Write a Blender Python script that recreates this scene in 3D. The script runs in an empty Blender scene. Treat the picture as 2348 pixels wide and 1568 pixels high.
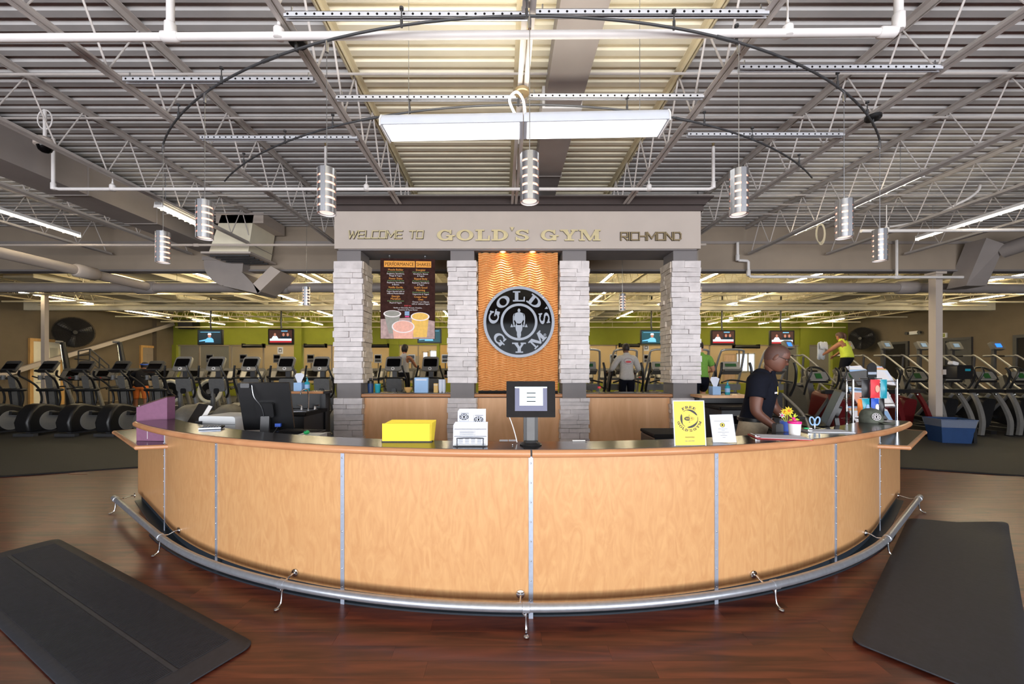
import bpy, bmesh, math, random
from mathutils import Vector, Matrix, Euler
random.seed(7)
R = math.radians
C = bpy.context.scene.collection
SC = bpy.context.scene
# ---------------------------------------------------------------- camera
H = 1.6; F = 905.0; VX = 1160.0; VY = 845.0
cam_d = bpy.data.cameras.new('camera'); cam = bpy.data.objects.new('camera', cam_d); C.objects.link(cam)
cam.location = (0, 0, H); cam.rotation_euler = (R(90), 0, 0)
cam_d.sensor_width = 36; cam_d.lens = 36*F/2348
cam_d.shift_x = 14/2348; cam_d.shift_y = 61/2348
cam_d.clip_start = .05; cam_d.clip_end = 200
SC.camera = cam
# ---------------------------------------------------------------- world, view, big lights
w = bpy.data.worlds.new('outdoors'); SC.world = w; w.use_nodes = True
w.node_tree.nodes['Background'].inputs[0].default_value = (.75, .86, 1, 1)
w.node_tree.nodes['Background'].inputs[1].default_value = 1.5
SC.view_settings.view_transform = 'Standard'; SC.view_settings.look = 'None'
SC.view_settings.exposure = 0.0; SC.view_settings.gamma = 1; SC.view_settings.use_curve_mapping = False
SC.cycles.max_bounces = 6; SC.cycles.diffuse_bounces = 4; SC.cycles.glossy_bounces = 3; SC.cycles.transmission_bounces = 4
SC.cycles.transparent_max_bounces = 8; SC.cycles.caustics_reflective = False; SC.cycles.caustics_refractive = False
SC.cycles.sample_clamp_indirect = 6
def area(name, loc, rot, sx, sy, power, col, spread=None):
    l = bpy.data.lights.new(name, 'AREA'); l.shape = 'RECTANGLE'; l.size = sx; l.size_y = sy; l.energy = power; l.color = col
    if spread: l.spread = R(spread)
    o = bpy.data.objects.new(name, l); C.objects.link(o); o.location = loc; o.rotation_euler = rot; return o
# daylight through the shopfront behind the camera
area('window_daylight', (.2, -5.8, 2.05), (R(90), 0, 0), 20, 3.3, 880, (.84, .90, 1.0))
# added upward fill by the shopfront, brightens the roof deck and joists
area('ceiling_fill', (.2, -5.85, 1.4), (R(128), 0, 0), 20, 2.0, 1200, (1.0, .97, .95))
# lamps of the studio behind the green wall
area('studio_lamps', (-8, 26, 4.6), (0, 0, 0), 20, 1.2, 420, (1, .84, .60)); area('studio_lamps', (11, 26, 4.6), (0, 0, 0), 16, 1.2, 340, (1, .84, .60))
# added fill just above the long luminaire, brightens the deck overhead
area('deck_fill', (.2, 3.42, 3.80), (R(180), 0, 0), 2.3, .14, 20, (1, .93, .80))
# ---------------------------------------------------------------- helpers
def P(px, py, D): return Vector(((px-VX)*D/F, D, H+(VY-py)*D/F))
def PX(px, D): return (px-VX)*D/F
def PZ(py, D): return H+(VY-py)*D/F
class MB:
    def __init__(s): s.v = []; s.f = []
    def add(s, vs, fs, M=None):
        o = len(s.v)
        if M is not None: vs = [M @ Vector(p) for p in vs]
        s.v += [tuple(p) for p in vs]; s.f += [tuple(i+o for i in q) for q in fs]; return s
    def box(s, x0, x1, y0, y1, z0, z1, M=None):
        return s.add([(x0,y0,z0),(x1,y0,z0),(x1,y1,z0),(x0,y1,z0),(x0,y0,z1),(x1,y0,z1),(x1,y1,z1),(x0,y1,z1)],
              [(0,3,2,1),(4,5,6,7),(0,1,5,4),(1,2,6,5),(2,3,7,6),(3,0,4,7)], M)
    def cbox(s, c, d, rot=(0,0,0), ch=0.0):
        M = Matrix.Translation(c) @ Euler(rot).to_matrix().to_4x4()
        if ch <= 0: return s.box(-d[0]/2, d[0]/2, -d[1]/2, d[1]/2, -d[2]/2, d[2]/2, M)
        x, y, z = d[0]/2, d[1]/2, d[2]/2; n = 3
        pr = []
        for (cx, cz, a0) in ((x-ch, z-ch, 0), (-x+ch, z-ch, 90), (-x+ch, -z+ch, 180), (x-ch, -z+ch, 270)):
            for k in range(n+1):
                a = R(a0+90*k/n); pr.append((cx+ch*math.cos(a), cz+ch*math.sin(a)))
        return s.prism(pr, -y, y, lambda u, v, w: (u, w, v), M)
    def prism(s, poly, w0, w1, fn, M=None):
        n = len(poly)
        vs = [fn(u, v, w0) for u, v in poly]+[fn(u, v, w1) for u, v in poly]
        fs = [tuple(range(n)), tuple(range(2*n-1, n-1, -1))]+[(i, i+n, (i+1) % n+n, (i+1) % n) for i in range(n)]
        return s.add(vs, fs, M)
    def tube(s, pts, r, n=8, closed=False, M=None):
        pts = [Vector(p) for p in pts]; m = len(pts)
        rr = r if isinstance(r, (list, tuple)) else [r]*m
        vs = []; up = None
        for i in range(m):
            if closed: t = pts[(i+1) % m]-pts[i-1]
            else: t = pts[min(i+1, m-1)]-pts[max(i-1, 0)]
            t.normalize()
            if up is None:
                a = Vector((0,0,1)) if abs(t.z) < .9 else Vector((1,0,0))
                up = (a-t*a.dot(t)).normalized()
            else:
                up = (up-t*up.dot(t)); up.normalize()
            b = t.cross(up)
            for k in range(n):
                an = 2*math.pi*k/n
                vs.append(pts[i]+(up*math.cos(an)+b*math.sin(an))*rr[i])
        fs = []
        for i in range(m if closed else m-1):
            for k in range(n):
                a = i*n+k; b_ = i*n+(k+1) % n; j = (i+1) % m
                fs.append((a, b_, j*n+(k+1) % n, j*n+k))
        if not closed: fs += [tuple(range(n-1, -1, -1)), tuple(range((m-1)*n, m*n))]
        return s.add(vs, fs, M)
    def lathe(s, prof, c=(0,0,0), n=20, M=None, sx=1, sy=1, caps=True):
        vs = []; fs = []; m = len(prof)
        for r, z in prof:
            for k in range(n):
                a = 2*math.pi*k/n; vs.append((c[0]+r*math.cos(a)*sx, c[1]+r*math.sin(a)*sy, c[2]+z))
        for i in range(m-1):
            for k in range(n):
                fs.append((i*n+k, i*n+(k+1) % n, (i+1)*n+(k+1) % n, (i+1)*n+k))
        if caps and prof[0][0] > 1e-5: fs.append(tuple(range(n-1, -1, -1)))
        if caps and prof[-1][0] > 1e-5: fs.append(tuple(range((m-1)*n, m*n)))
        return s.add(vs, fs, M)
    def ball(s, c, rx, ry=None, rz=None, n=12, m=8, M=None, fn=None):
        ry = ry or rx; rz = rz or rx; vs = [(0,0,-1)]
        for i in range(1, m):
            t = math.pi*i/m
            for k in range(n):
                a = 2*math.pi*k/n; vs.append((math.sin(t)*math.cos(a), math.sin(t)*math.sin(a), -math.cos(t)))
        vs.append((0,0,1)); fs = []; L = len(vs)-1
        for k in range(n): fs.append((0, 1+(k+1) % n, 1+k))
        for i in range(m-2):
            for k in range(n): fs.append((1+i*n+k, 1+i*n+(k+1) % n, 1+(i+1)*n+(k+1) % n, 1+(i+1)*n+k))
        for k in range(n): fs.append((1+(m-2)*n+k, 1+(m-2)*n+(k+1) % n, L))
        if fn: vs = [fn(*p) for p in vs]
        return s.add([(c[0]+x*rx, c[1]+y*ry, c[2]+z*rz) for x, y, z in vs], fs, M)
    def disc(s, c, r, t, n=28, axis='y'):
        # solid disc of thickness t
        pr = [(r*math.cos(2*math.pi*k/n), r*math.sin(2*math.pi*k/n)) for k in range(n)]
        fn = {'y': lambda u, v, w: (c[0]+u, c[1]+w, c[2]+v), 'x': lambda u, v, w: (c[0]+w, c[1]+u, c[2]+v), 'z': lambda u, v, w: (c[0]+u, c[1]+v, c[2]+w)}[axis]
        return s.prism(pr, -t/2, t/2, fn)
    def mesh(s, name, mat, smooth=True, recalc=True):
        me = bpy.data.meshes.new(name); me.from_pydata(s.v, [], s.f)
        if recalc:
            bm = bmesh.new(); bm.from_mesh(me); bmesh.ops.recalc_face_normals(bm, faces=bm.faces[:]); bm.to_mesh(me); bm.free()
        if smooth: me.shade_smooth(); me.set_sharp_from_angle(angle=R(38))
        for m_ in (mat if isinstance(mat, (list, tuple)) else [mat]): me.materials.append(m_)
        return me
    def build(s, name, mat, parent=None, smooth=True, loc=None, rot=None, recalc=True):
        return link(name, s.mesh(name, mat, smooth, recalc), parent, loc, rot)
def link(name, me, parent=None, loc=None, rot=None):
    o = bpy.data.objects.new(name, me); C.objects.link(o)
    if parent: o.parent = parent
    if loc is not None: o.location = loc
    if rot is not None: o.rotation_euler = rot
    return o
def tag(o, label, cat, group=None, kind=None):
    if label: o['label'] = label
    if cat: o['category'] = cat
    if group: o['group'] = group
    if kind: o['kind'] = kind
    return o
def struct(o): o['kind'] = 'structure'; return o
def stuff(o): o['kind'] = 'stuff'; return o
def thing(name, label, cat, loc=(0,0,0), rz=0, group=None):
    o = bpy.data.objects.new(name, None); C.objects.link(o); o.location = loc; o.rotation_euler = (0,0,rz); o.empty_display_size = .1
    return tag(o, label, cat, group)
def dup(root, loc, rz=None, label=None):
    kids = {}
    for o in bpy.data.objects:
        if o.parent: kids.setdefault(o.parent, []).append(o)
    r = root.copy(); C.objects.link(r); r.location = loc
    if rz is not None: r.rotation_euler = (0,0,rz)
    if label: r['label'] = label
    def rec(a, b):
        for c_ in kids.get(a, []):
            d = c_.copy(); C.objects.link(d); d.parent = b; rec(c_, d)
    rec(root, r); return r
def arc(cx, cy, r, a0, a1, n): return [(cx+r*math.cos(R(a0+(a1-a0)*k/n)), cy+r*math.sin(R(a0+(a1-a0)*k/n))) for k in range(n+1)]
def smoothpath(pts, k=5):
    pts = [Vector(p) for p in pts]; out = []
    for i in range(len(pts)-1):
        p0 = pts[max(i-1,0)]; p1 = pts[i]; p2 = pts[i+1]; p3 = pts[min(i+2,len(pts)-1)]
        for j in range(k):
            t = j/k
            out.append(.5*((2*p1)+(p2-p0)*t+(2*p0-5*p1+4*p2-p3)*t*t+(3*p1-p0-3*p2+p3)*t*t*t))
    out.append(pts[-1]); return out
ORD = ['first','second','third','fourth','fifth','sixth','seventh','eighth','ninth','tenth','eleventh','twelfth','thirteenth','fourteenth','fifteenth','sixteenth','seventeenth','eighteenth','nineteenth','twentieth','twenty-first']
# ---------------------------------------------------------------- materials
MATS = {}
def lin(c):
    return tuple((x/12.92 if x <= .04045 else ((x+.055)/1.055)**2.4) for x in (v/255 for v in c))
def mat(name, rgb, rough=.5, metal=0, var=.08, scale=8, bump=0, rnd=0, spec=.5, coat=0):
    m = bpy.data.materials.new(name); m.use_nodes = True; nt = m.node_tree; b = nt.nodes['Principled BSDF']
    b.inputs['Roughness'].default_value = rough; b.inputs['Metallic'].default_value = metal
    b.inputs['Specular IOR Level'].default_value = spec; b.inputs['Coat Weight'].default_value = coat
    col = lin(rgb)
    tc = nt.nodes.new('ShaderNodeTexCoord'); nz = nt.nodes.new('ShaderNodeTexNoise'); nz.inputs['Scale'].default_value = scale; nz.inputs['Detail'].default_value = 3
    nt.links.new(tc.outputs['Object'], nz.inputs['Vector'])
    rp = nt.nodes.new('ShaderNodeMapRange'); rp.inputs['From Min'].default_value = .3; rp.inputs['From Max'].default_value = .7
    rp.inputs['To Min'].default_value = 1-var; rp.inputs['To Max'].default_value = 1+var
    nt.links.new(nz.outputs['Fac'], rp.inputs['Value'])
    src = rp.outputs['Result']
    if rnd:
        oi = nt.nodes.new('ShaderNodeObjectInfo'); r2 = nt.nodes.new('ShaderNodeMapRange'); r2.inputs['To Min'].default_value = 1-rnd; r2.inputs['To Max'].default_value = 1+rnd
        nt.links.new(oi.outputs['Random'], r2.inputs['Value']); mu = nt.nodes.new('ShaderNodeMath'); mu.operation = 'MULTIPLY'
        nt.links.new(src, mu.inputs[0]); nt.links.new(r2.outputs['Result'], mu.inputs[1]); src = mu.outputs[0]
    vm = nt.nodes.new('ShaderNodeVectorMath'); vm.operation = 'SCALE'; vm.inputs[0].default_value = col
    nt.links.new(src, vm.inputs['Scale']); nt.links.new(vm.outputs['Vector'], b.inputs['Base Color'])
    if bump:
        bp = nt.nodes.new('ShaderNodeBump'); bp.inputs['Strength'].default_value = bump; bp.inputs['Distance'].default_value = .01
        nt.links.new(nz.outputs['Fac'], bp.inputs['Height']); nt.links.new(bp.outputs['Normal'], b.inputs['Normal'])
    MATS[name] = m; return m
def emit(name, rgb, s, white=False):
    m = bpy.data.materials.new(name); m.use_nodes = True; b = m.node_tree.nodes['Principled BSDF']
    b.inputs['Base Color'].default_value = (*lin(rgb), 1); b.inputs['Emission Color'].default_value = (*lin(rgb), 1); b.inputs['Emission Strength'].default_value = s
    b.inputs['Roughness'].default_value = .4
    MATS[name] = m; return m
def wood(name, c0, c1, rough, sc, axis='z', detail=6, dist=1.5, coat=0, rnd=0, bump=.03, zf=.16):
    m = bpy.data.materials.new(name); m.use_nodes = True; nt = m.node_tree; b = nt.nodes['Principled BSDF']; b.inputs['Roughness'].default_value = rough; b.inputs['Coat Weight'].default_value = coat; b.inputs['Coat Roughness'].default_value = .15
    tc = nt.nodes.new('ShaderNodeTexCoord'); mp = nt.nodes.new('ShaderNodeMapping'); nt.links.new(tc.outputs['Object'], mp.inputs['Vector'])
    s_ = {'z': (sc, sc, sc*zf), 'x': (sc*.10, sc, sc), 'y': (sc, sc*.12, sc)}[axis]; mp.inputs['Scale'].default_value = s_
    if rnd:
        oi = nt.nodes.new('ShaderNodeObjectInfo'); cm = nt.nodes.new('ShaderNodeCombineXYZ'); mm = nt.nodes.new('ShaderNodeMath'); mm.operation = 'MULTIPLY'; mm.inputs[1].default_value = 37
        nt.links.new(oi.outputs['Random'], mm.inputs[0]); nt.links.new(mm.outputs[0], cm.inputs[0]); nt.links.new(mm.outputs[0], cm.inputs[1]); nt.links.new(cm.outputs[0], mp.inputs['Location'])
    nz = nt.nodes.new('ShaderNodeTexNoise'); nz.inputs['Scale'].default_value = 1; nz.inputs['Detail'].default_value = detail; nz.inputs['Distortion'].default_value = dist
    nt.links.new(mp.outputs['Vector'], nz.inputs['Vector'])
    cr = nt.nodes.new('ShaderNodeValToRGB'); cr.color_ramp.elements[0].position = .32; cr.color_ramp.elements[1].position = .68
    cr.color_ramp.elements[0].color = (*lin(c0), 1); cr.color_ramp.elements[1].color = (*lin(c1), 1); nt.links.new(nz.outputs['Fac'], cr.inputs['Fac'])
    out = cr.outputs['Color']
    if rnd:
        r2 = nt.nodes.new('ShaderNodeMapRange'); r2.inputs['To Min'].default_value = 1-rnd; r2.inputs['To Max'].default_value = 1+rnd; nt.links.new(oi.outputs['Random'], r2.inputs['Value'])
        vm = nt.nodes.new('ShaderNodeVectorMath'); vm.operation = 'SCALE'; nt.links.new(out, vm.inputs[0]); nt.links.new(r2.outputs['Result'], vm.inputs['Scale']); out = vm.outputs['Vector']
    nt.links.new(out, b.inputs['Base Color'])
    bp = nt.nodes.new('ShaderNodeBump'); bp.inputs['Strength'].default_value = bump; nt.links.new(nz.outputs['Fac'], bp.inputs['Height']); nt.links.new(bp.outputs['Normal'], b.inputs['Normal'])
    MATS[name] = m; return m
M = MATS
wood('panel_wood', (195,145,97), (207,160,110), .36, 13, 'z', 4, 2.6, .10, zf=.30, bump=.015)
wood('nosing_wood', (180,124,84), (202,148,106), .35, 9, 'x', 5, .6, .2)
wood('back_wood', (220,166,116), (236,186,138), .4, 5, 'z', 5, 1.2, .1)
wood('floor_wood', (58,24,18), (112,56,38), .33, 16, 'x', 7, .8, .12, rnd=.10)
wood('door_wood', (196,150,90), (214,170,104), .5, 6, 'z')
mat('laminate', (46,43,44), .17, 0, .06, 60)
mat('steel', (196,200,206), .30, 1, .05, 40)
mat('strip_steel', (176,186,204), .42, .55, .05, 40)
mat('zinc', (206,208,214), .45, .25, .05, 40)
mat('rail_steel', (176,181,190), .34, .72, .08, 30)
mat('chrome', (215,218,222), .12, 1, .03, 30)
mat('kick', (34,42,50), .45, 0, .1, 10)
mat('rubber_floor', (43,42,39), .75, 0, .22, 90, .05)
mat('mat_rubber', (43,45,52), .6, 0, .12, 30, .1)
mat('mat_seam', (51,53,60), .6, 0, .12, 30, .1)
mat('stone', (216,209,208), .85, 0, .10, 9, .5, rnd=.10)
mat('stone_warm', (218,205,190), .85, 0, .12, 9, .5, rnd=.10)
mat('block_grey', (122,117,117), .7, 0, .03, 6)
mat('fascia', (190,178,168), .75, 0, .03, 3)
mat('cornice', (84,75,73), .65, 0, .04, 5, spec=.2)
mat('gold_letter', (214,200,158), .35, .35, .05, 20)
mat('bronze_letter', (150,132,100), .4, .5, .06, 20)
mat('letter_side', (84,72,58), .5, .2)
mat('wave_gold', (228,164,100), .36, .2, .05, 20)
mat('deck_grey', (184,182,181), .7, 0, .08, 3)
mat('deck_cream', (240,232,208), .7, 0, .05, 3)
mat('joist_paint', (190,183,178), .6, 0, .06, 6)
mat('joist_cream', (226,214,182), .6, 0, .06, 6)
mat('pipe_white', (226,222,220), .45, 0, .04, 5)
mat('duct', (150,142,138), .55, .1, .06, 3)
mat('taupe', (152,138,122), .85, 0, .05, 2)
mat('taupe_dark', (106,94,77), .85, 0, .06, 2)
mat('green', (138,144,42), .8, 0, .05, 2)
mat('tan', (214,176,110), .8, 0, .05, 2)
mat('white', (232,230,228), .5, 0, .03, 6)
mat('paper', (214,219,232), .6, 0, .02, 6)
mat('black', (24,24,26), .4, 0, .1, 20)
mat('black_matte', (30,28,28), .75, 0, .12, 20, spec=.2)
mat('dark_grey', (58,58,60), .5, 0, .1, 14)
mat('mid_grey', (98,98,98), .5, 0, .08, 14)
mat('machine_grey', (104,102,98), .5, .15, .08, 14)
mat('silver', (168,166,162), .38, .6, .06, 20)
mat('disc_grey', (112,112,112), .55, 0, .05, 14)
mat('red_dark', (92,20,24), .35, .1, .08, 14)
mat('red', (190,36,40), .5, 0, .05, 14)
mat('maroon', (128,84,112), .55, 0, .06, 30)
mat('yellow', (228,202,58), .8, 0, .03, 14)
mat('beige', (206,208,210), .5, 0, .03, 10)
mat('blue', (40,86,190), .5, 0, .05, 10)
mat('teal', (40,150,170), .3, 0, .1, 40)
mat('sky_blue', (150,186,226), .6, 0, .04, 12)
mat('bin_blue', (30,62,108), .5, 0, .06, 8)
mat('pink', (236,40,140), .4, 0, .03, 8)
mat('lime', (196,214,60), .7, 0, .06, 12)
mat('orange', (220,120,40), .6, 0, .06, 12)
mat('green_bright', (40,190,110), .5, 0, .05, 12)
mat('skin_dark', (104,66,52), .5, 0, .05, 12)
mat('skin_light', (206,150,118), .5, 0, .05, 12)
mat('skin_mid', (170,112,80), .5, 0, .05, 12)
mat('navy_cloth', (19,21,31), .9, 0, .12, 40, .1, spec=.15)
mat('hair_shaved', (80,52,43), .6, 0, .1, 60)
mat('khaki', (176,160,136), .85, 0, .08, 40, .1)
mat('grey_cloth', (196,192,188), .85, 0, .06, 30, .1)
mat('lime_cloth', (206,220,70), .85, 0, .06, 30, .1)
mat('green_cloth', (120,170,70), .85, 0, .08, 30, .1)
mat('black_cloth', (24,24,28), .9, 0, .12, 30, .1, spec=.15)
mat('orange_cloth', (210,110,40), .85, 0, .08, 30, .1)
mat('hair_dark', (34,24,20), .6, 0, .2, 60)
mat('hair_brown', (70,44,32), .6, 0, .2, 60)
mat('camo', (84,88,78), .85, 0, .35, 16)
mat('lip', (104,62,54), .5)
mat('eye_white', (220,214,206), .3)
mat('logo_grey', (148,154,166), .45, .1, .03, 10)
mat('sign_black', (13,12,13), .06, 0, .02, 4, spec=.13)
mat('lum_body', (196,201,212), .5, 0, .03, 6)
mat('ink', (26,24,26), .9, 0, .02, 10, spec=.05)
mat('ink_grey', (96,98,108), .9, 0, .02, 10, spec=.05)
mat('print_orange', (236,160,60), .6, 0, .05, 10)
mat('print_green', (130,190,120), .6, 0, .02, 10)
mat('print_white', (228,224,226), .6, 0, .02, 10)
mat('print_red', (220,60,70), .6, 0, .02, 10)
mat('menu_dark', (58,36,32), .9, 0, .3, 14, spec=.1)
mat('menu_floor', (176,150,146), .9, 0, .25, 14)
mat('cup_grey', (140,138,128), .5, 0, .1, 20)
mat('cup_pink', (230,168,148), .5, 0, .1, 20)
mat('cup_yellow', (226,178,70), .5, 0, .1, 20)
mat('cup_rim', (232,222,222), .5, 0, .03, 20)
mat('led_green', (26,84,34), .4)
emit('tube_glow', (255,236,196), 95)
emit('tube_glow_soft', (255,240,208), 26); emit('lens_glow', (255,252,246), 2.6)
emit('pend_glow', (255,176,150), 2.2)
emit('pend_inner', (255,226,214), 1.1)
emit('lamp_glow', (255,210,150), 14)
emit('scr_dark', (20,40,52), .8); emit('scr_teal', (12,70,84), .8); emit('scr_blue', (110,190,236), .9); emit('scr_white', (226,236,250), .9)
emit('scr_skin', (190,130,110), .7); emit('scr_red', (190,40,50), .8); emit('scr_brown', (70,44,40), .7); emit('scr_lcd', (40,120,255), 1.4)
emit('scr_page', (214,236,244), .85); emit('scr_grey', (70,72,100), .45); emit('lcd_green', (30,150,40), .7); emit('outside', (214,232,255), 1.5)
def glass(name, rgb, rough=.02, alpha=.2):
    m = bpy.data.materials.new(name); m.use_nodes = True; b = m.node_tree.nodes['Principled BSDF']; b.inputs['Base Color'].default_value = (*lin(rgb), 1)
    b.inputs['Roughness'].default_value = rough; b.inputs['Alpha'].default_value = alpha; MATS[name] = m
glass('clear_plastic', (235,240,245), .3, .035); glass('pane', (220,230,225), .03, .12)
glass('teal_gel', (40,170,190), .1, .75); glass('bag_film', (220,224,228), .25, .2)
# ---------------------------------------------------------------- lettering
_TX = {}
def text_geo(s, align='CENTER'):
    if (s, align) in _TX: return _TX[(s, align)]
    cu = bpy.data.curves.new('lettering', 'FONT'); cu.body = s; cu.align_x = align; cu.resolution_u = 2; cu.size = 1
    o = bpy.data.objects.new('lettering', cu); C.objects.link(o)
    dg = bpy.context.evaluated_depsgraph_get(); me = bpy.data.meshes.new_from_object(o.evaluated_get(dg))
    g = ([(v.co.x, v.co.y) for v in me.vertices], [tuple(p.vertices) for p in me.polygons])
    bpy.data.objects.remove(o); bpy.data.curves.remove(cu); bpy.data.meshes.remove(me)
    _TX[(s, align)] = g; return g
def put_text(mb, s, size, fn, align='CENTER', sx=1):
    v, f = text_geo(s, align)
    mb.add([fn(a*size*sx, b*size) for a, b in v], f)
MENU_L = [('Muscle Builder', 'h'), ('27 grams protein & 43 g carbs', 'g'), ('Raspberry, Strawberry,', 'w'), ('Mango & Yogurt', 'w'), ('Power Shake', 'h'), ('27 grams protein & 38 g carbs', 'g'), ('Raspberry, Strawberry', 'w'), ('& Banana', 'w'), ('Vanilla Gorilla', 'h'), ('27 grams protein & 34 g carbs', 'g'), ('Yogurt blended with or', 'w'), ('without Peanut Butter', 'w'), ('Georgia', 'h'), ('Marathon', 'h'), ('27 grams protein & 32 g carbs', 'g'), ('Peach & Yogurt', 'w')]
MENU_R = [('Energizer', 'h'), ('27 grams protein & 40 g carbs', 'g'), ('Strawberry, Banana', 'w'), ('& Yogurt', 'w'), ('Ripped Body', 'h'), ('27 grams protein & 36 g carbs', 'g'), ('Raspberry, Strawberry', 'w'), ('& Yogurt', 'w'), ("Gold's Good", 'h'), ('Morning', 'h'), ('27 grams protein & 18 g carbs', 'g'), ('Cappuccino & Yogurt', 'w'), ('Create Your', 'h'), ('Own', 'h'), ('Choose 1 or 2 flavors', 'w'), ('with or without Yogurt', 'w')]
for s_, k_ in MENU_L+MENU_R: text_geo(s_)
for s_ in ('PERFORMANCE', 'SHAKES', 'Add Ins', 'Vanilla or Chocolate Protein, Creatine,', 'Glutamine & Peanut Butter', 'WI', 'FI', 'PASSWORD:', 'PERF', 'ORMANCE', 'EXIT', 'FREE'): text_geo(s_)
def rings(cx, cy, rx, ry, tx, ty, a0, a1, n=14):
    # pieces of an elliptical ring, each a convex quad
    out = []
    for k in range(n):
        a = R(a0+(a1-a0)*k/n); b = R(a0+(a1-a0)*(k+1)/n)
        o = lambda t: (cx+rx*math.cos(t), cy+ry*math.sin(t)); i = lambda t: (cx+(rx-tx)*math.cos(t), cy+(ry-ty)*math.sin(t))
        out.append([o(a), o(b), i(b), i(a)])
    return out
def rc(x0, y0, x1, y1): return [(x0,y0),(x1,y0),(x1,y1),(x0,y1)]
SLAB = {
 'G': (1.4, rings(.62,.5,.62,.5,.3,.14,48,345)+[rc(.72,.38,1.38,.5), rc(.92,.03,1.2,.45), [(1.0,.98),(1.12,.98),(1.12,.6),(1.02,.6),(.9,.78)]]),
 'O': (1.36, rings(.66,.5,.66,.5,.32,.14,0,360,22)),
 'L': (1.16, [rc(.2,0,.52,1), rc(.02,.87,.7,1), rc(.02,0,1.12,.14), [(.98,.1),(1.12,.1),(1.12,.46),(1.02,.46)]]),
 'D': (1.3, [rc(.16,0,.48,1), rc(.0,.87,.6,1), rc(.0,0,.6,.14)]+rings(.55,.5,.72,.5,.32,.14,-90,90,12)),
 "'": (.34, [[(.02,1.22),(.34,1.22),(.18,.86)]]),
 'S': (1.06, rings(.52,.73,.5,.27,.27,.125,20,270,12)+rings(.52,.27,.52,.27,.29,.125,-160,90,12)+[[(.9,1),(1.0,1),(1.0,.66),(.92,.66),(.8,.82)], [(.02,0),(.12,0),(.24,.18),(.1,.36),(.02,.36)]]),
 'Y': (1.36, [[(.12,1),(.5,1),(.86,.42),(.56,.42)], [(1.24,1),(.98,1),(.66,.42),(.86,.42)], rc(.55,0,.87,.46), rc(.34,0,1.08,.13), rc(0,.87,.6,1), rc(.84,.87,1.36,1)]),
 'M': (1.66, [rc(.14,0,.3,1), rc(1.2,0,1.52,1), [(.14,1),(.5,1),(.96,.12),(.76,.0)], [(1.24,1),(1.5,1),(.9,.0),(.76,.0)], rc(0,0,.46,.13), rc(1.06,0,1.66,.13), rc(0,.87,.44,1), rc(1.24,.87,1.66,1)]),
 'F': (1.1, [rc(.16,0,.48,1), rc(0,0,.66,.13), rc(0,.87,1.04,1), [(.92,1),(1.04,1),(1.04,.6),(.96,.6)], rc(.4,.44,.8,.57), rc(.72,.34,.82,.68)]),
 'E': (1.16, [rc(.16,0,.48,1), rc(0,0,1.1,.13), rc(0,.87,1.06,1), [(.94,1),(1.06,1),(1.06,.62),(.98,.62)], [(.98,0),(1.1,0),(1.1,.4),(1.02,.4)], rc(.4,.44,.8,.57), rc(.72,.34,.82,.68)]),
 'R': (1.3, [rc(.16,0,.48,1), rc(0,0,.62,.13), rc(0,.87,.6,1), rc(.4,.42,.7,.54)]+rings(.58,.7,.5,.3,.28,.13,-90,90,8)+[[(.6,.48),(.88,.48),(1.16,0),(.84,0)], rc(.9,0,1.3,.13)]),
 'I': (.62, [rc(.15,0,.47,1), rc(0,0,.62,.13), rc(0,.87,.62,1)]),
 'W': (1.66, [[(.1,1),(.42,1),(.7,0),(.48,0)], [(.48,0),(.7,0),(.9,.7),(.76,.9)], [(.74,.85),(.98,.85),(1.14,0),(.94,0)], [(.94,0),(1.14,0),(1.56,1),(1.36,1)]]),
}
# thin squared display letters: strokes as polylines (u, v) in a unit-high cell
TECH = {
 'W': (1.25, [[(0,1),(.2,0),(.6,.9),(.8,0),(1.25,1)]]), 'E': (.85, [[(.85,1),(0,1),(0,0),(.85,0)], [(0,.5),(.75,.5)]]),
 'L': (.8, [[(0,1),(0,0),(.8,0)]]), 'C': (.9, [[(.9,1),(0,1),(0,0),(.9,0)]]), 'O': (.95, [[(0,1),(.95,1),(.95,0),(0,0),(0,1)]]),
 'M': (1.2, [[(0,0),(0,1),(.6,.2),(1.2,1),(1.2,0)]]), 'T': (.9, [[(0,1),(.9,1)], [(.45,1),(.45,0)]]), 'R': (.9, [[(0,0),(0,1),(.9,1),(.9,.45),(0,.45)], [(.4,.45),(.9,0)]]),
 'I': (.12, [[(.06,1),(.06,0)]]), 'H': (.95, [[(0,1),(0,0)], [(.95,1),(.95,0)], [(0,.5),(.95,.5)]]), 'N': (.95, [[(0,0),(0,1),(.95,0),(.95,1)]]),
 'D': (.95, [[(0,1),(.75,1),(.95,.8),(.95,.2),(.75,0),(0,0),(0,1)]]), ' ': (.55, []),
}
def slab_letter(mb, ch, size, fn, w0, w1, sx=1):
    e = 0; st = (w1-w0)*.02 if abs(w1-w0) < .007 else 0                                           # overlapping strokes stand a hair apart
    for pl in SLAB[ch][1]:
        mb.prism([(u*size*sx, v*size) for u, v in pl], w0-e, w1, fn)
        e += st
def tech_letter(mb, ch, size, fn, w0, w1, t=.14, slant=.0, sx=1):
    e = 0
    for st in TECH[ch][1]:
        for (a, b), (c, d) in zip(st[:-1], st[1:]):
            L = math.hypot(c-a, d-b); dx, dy = (c-a)/L, (d-b)/L; h = t/2
            q = [(a-dx*h-dy*h, b-dy*h+dx*h), (a-dx*h+dy*h, b-dy*h-dx*h), (c+dx*h+dy*h, d+dy*h-dx*h), (c+dx*h-dy*h, d+dy*h+dx*h)]
            mb.prism([((u+slant*v)*size*sx, v*size) for u, v in q], w0-e, w1, fn); e += (w1-w0)*.03 if abs(w1-w0) < .007 else 0
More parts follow.
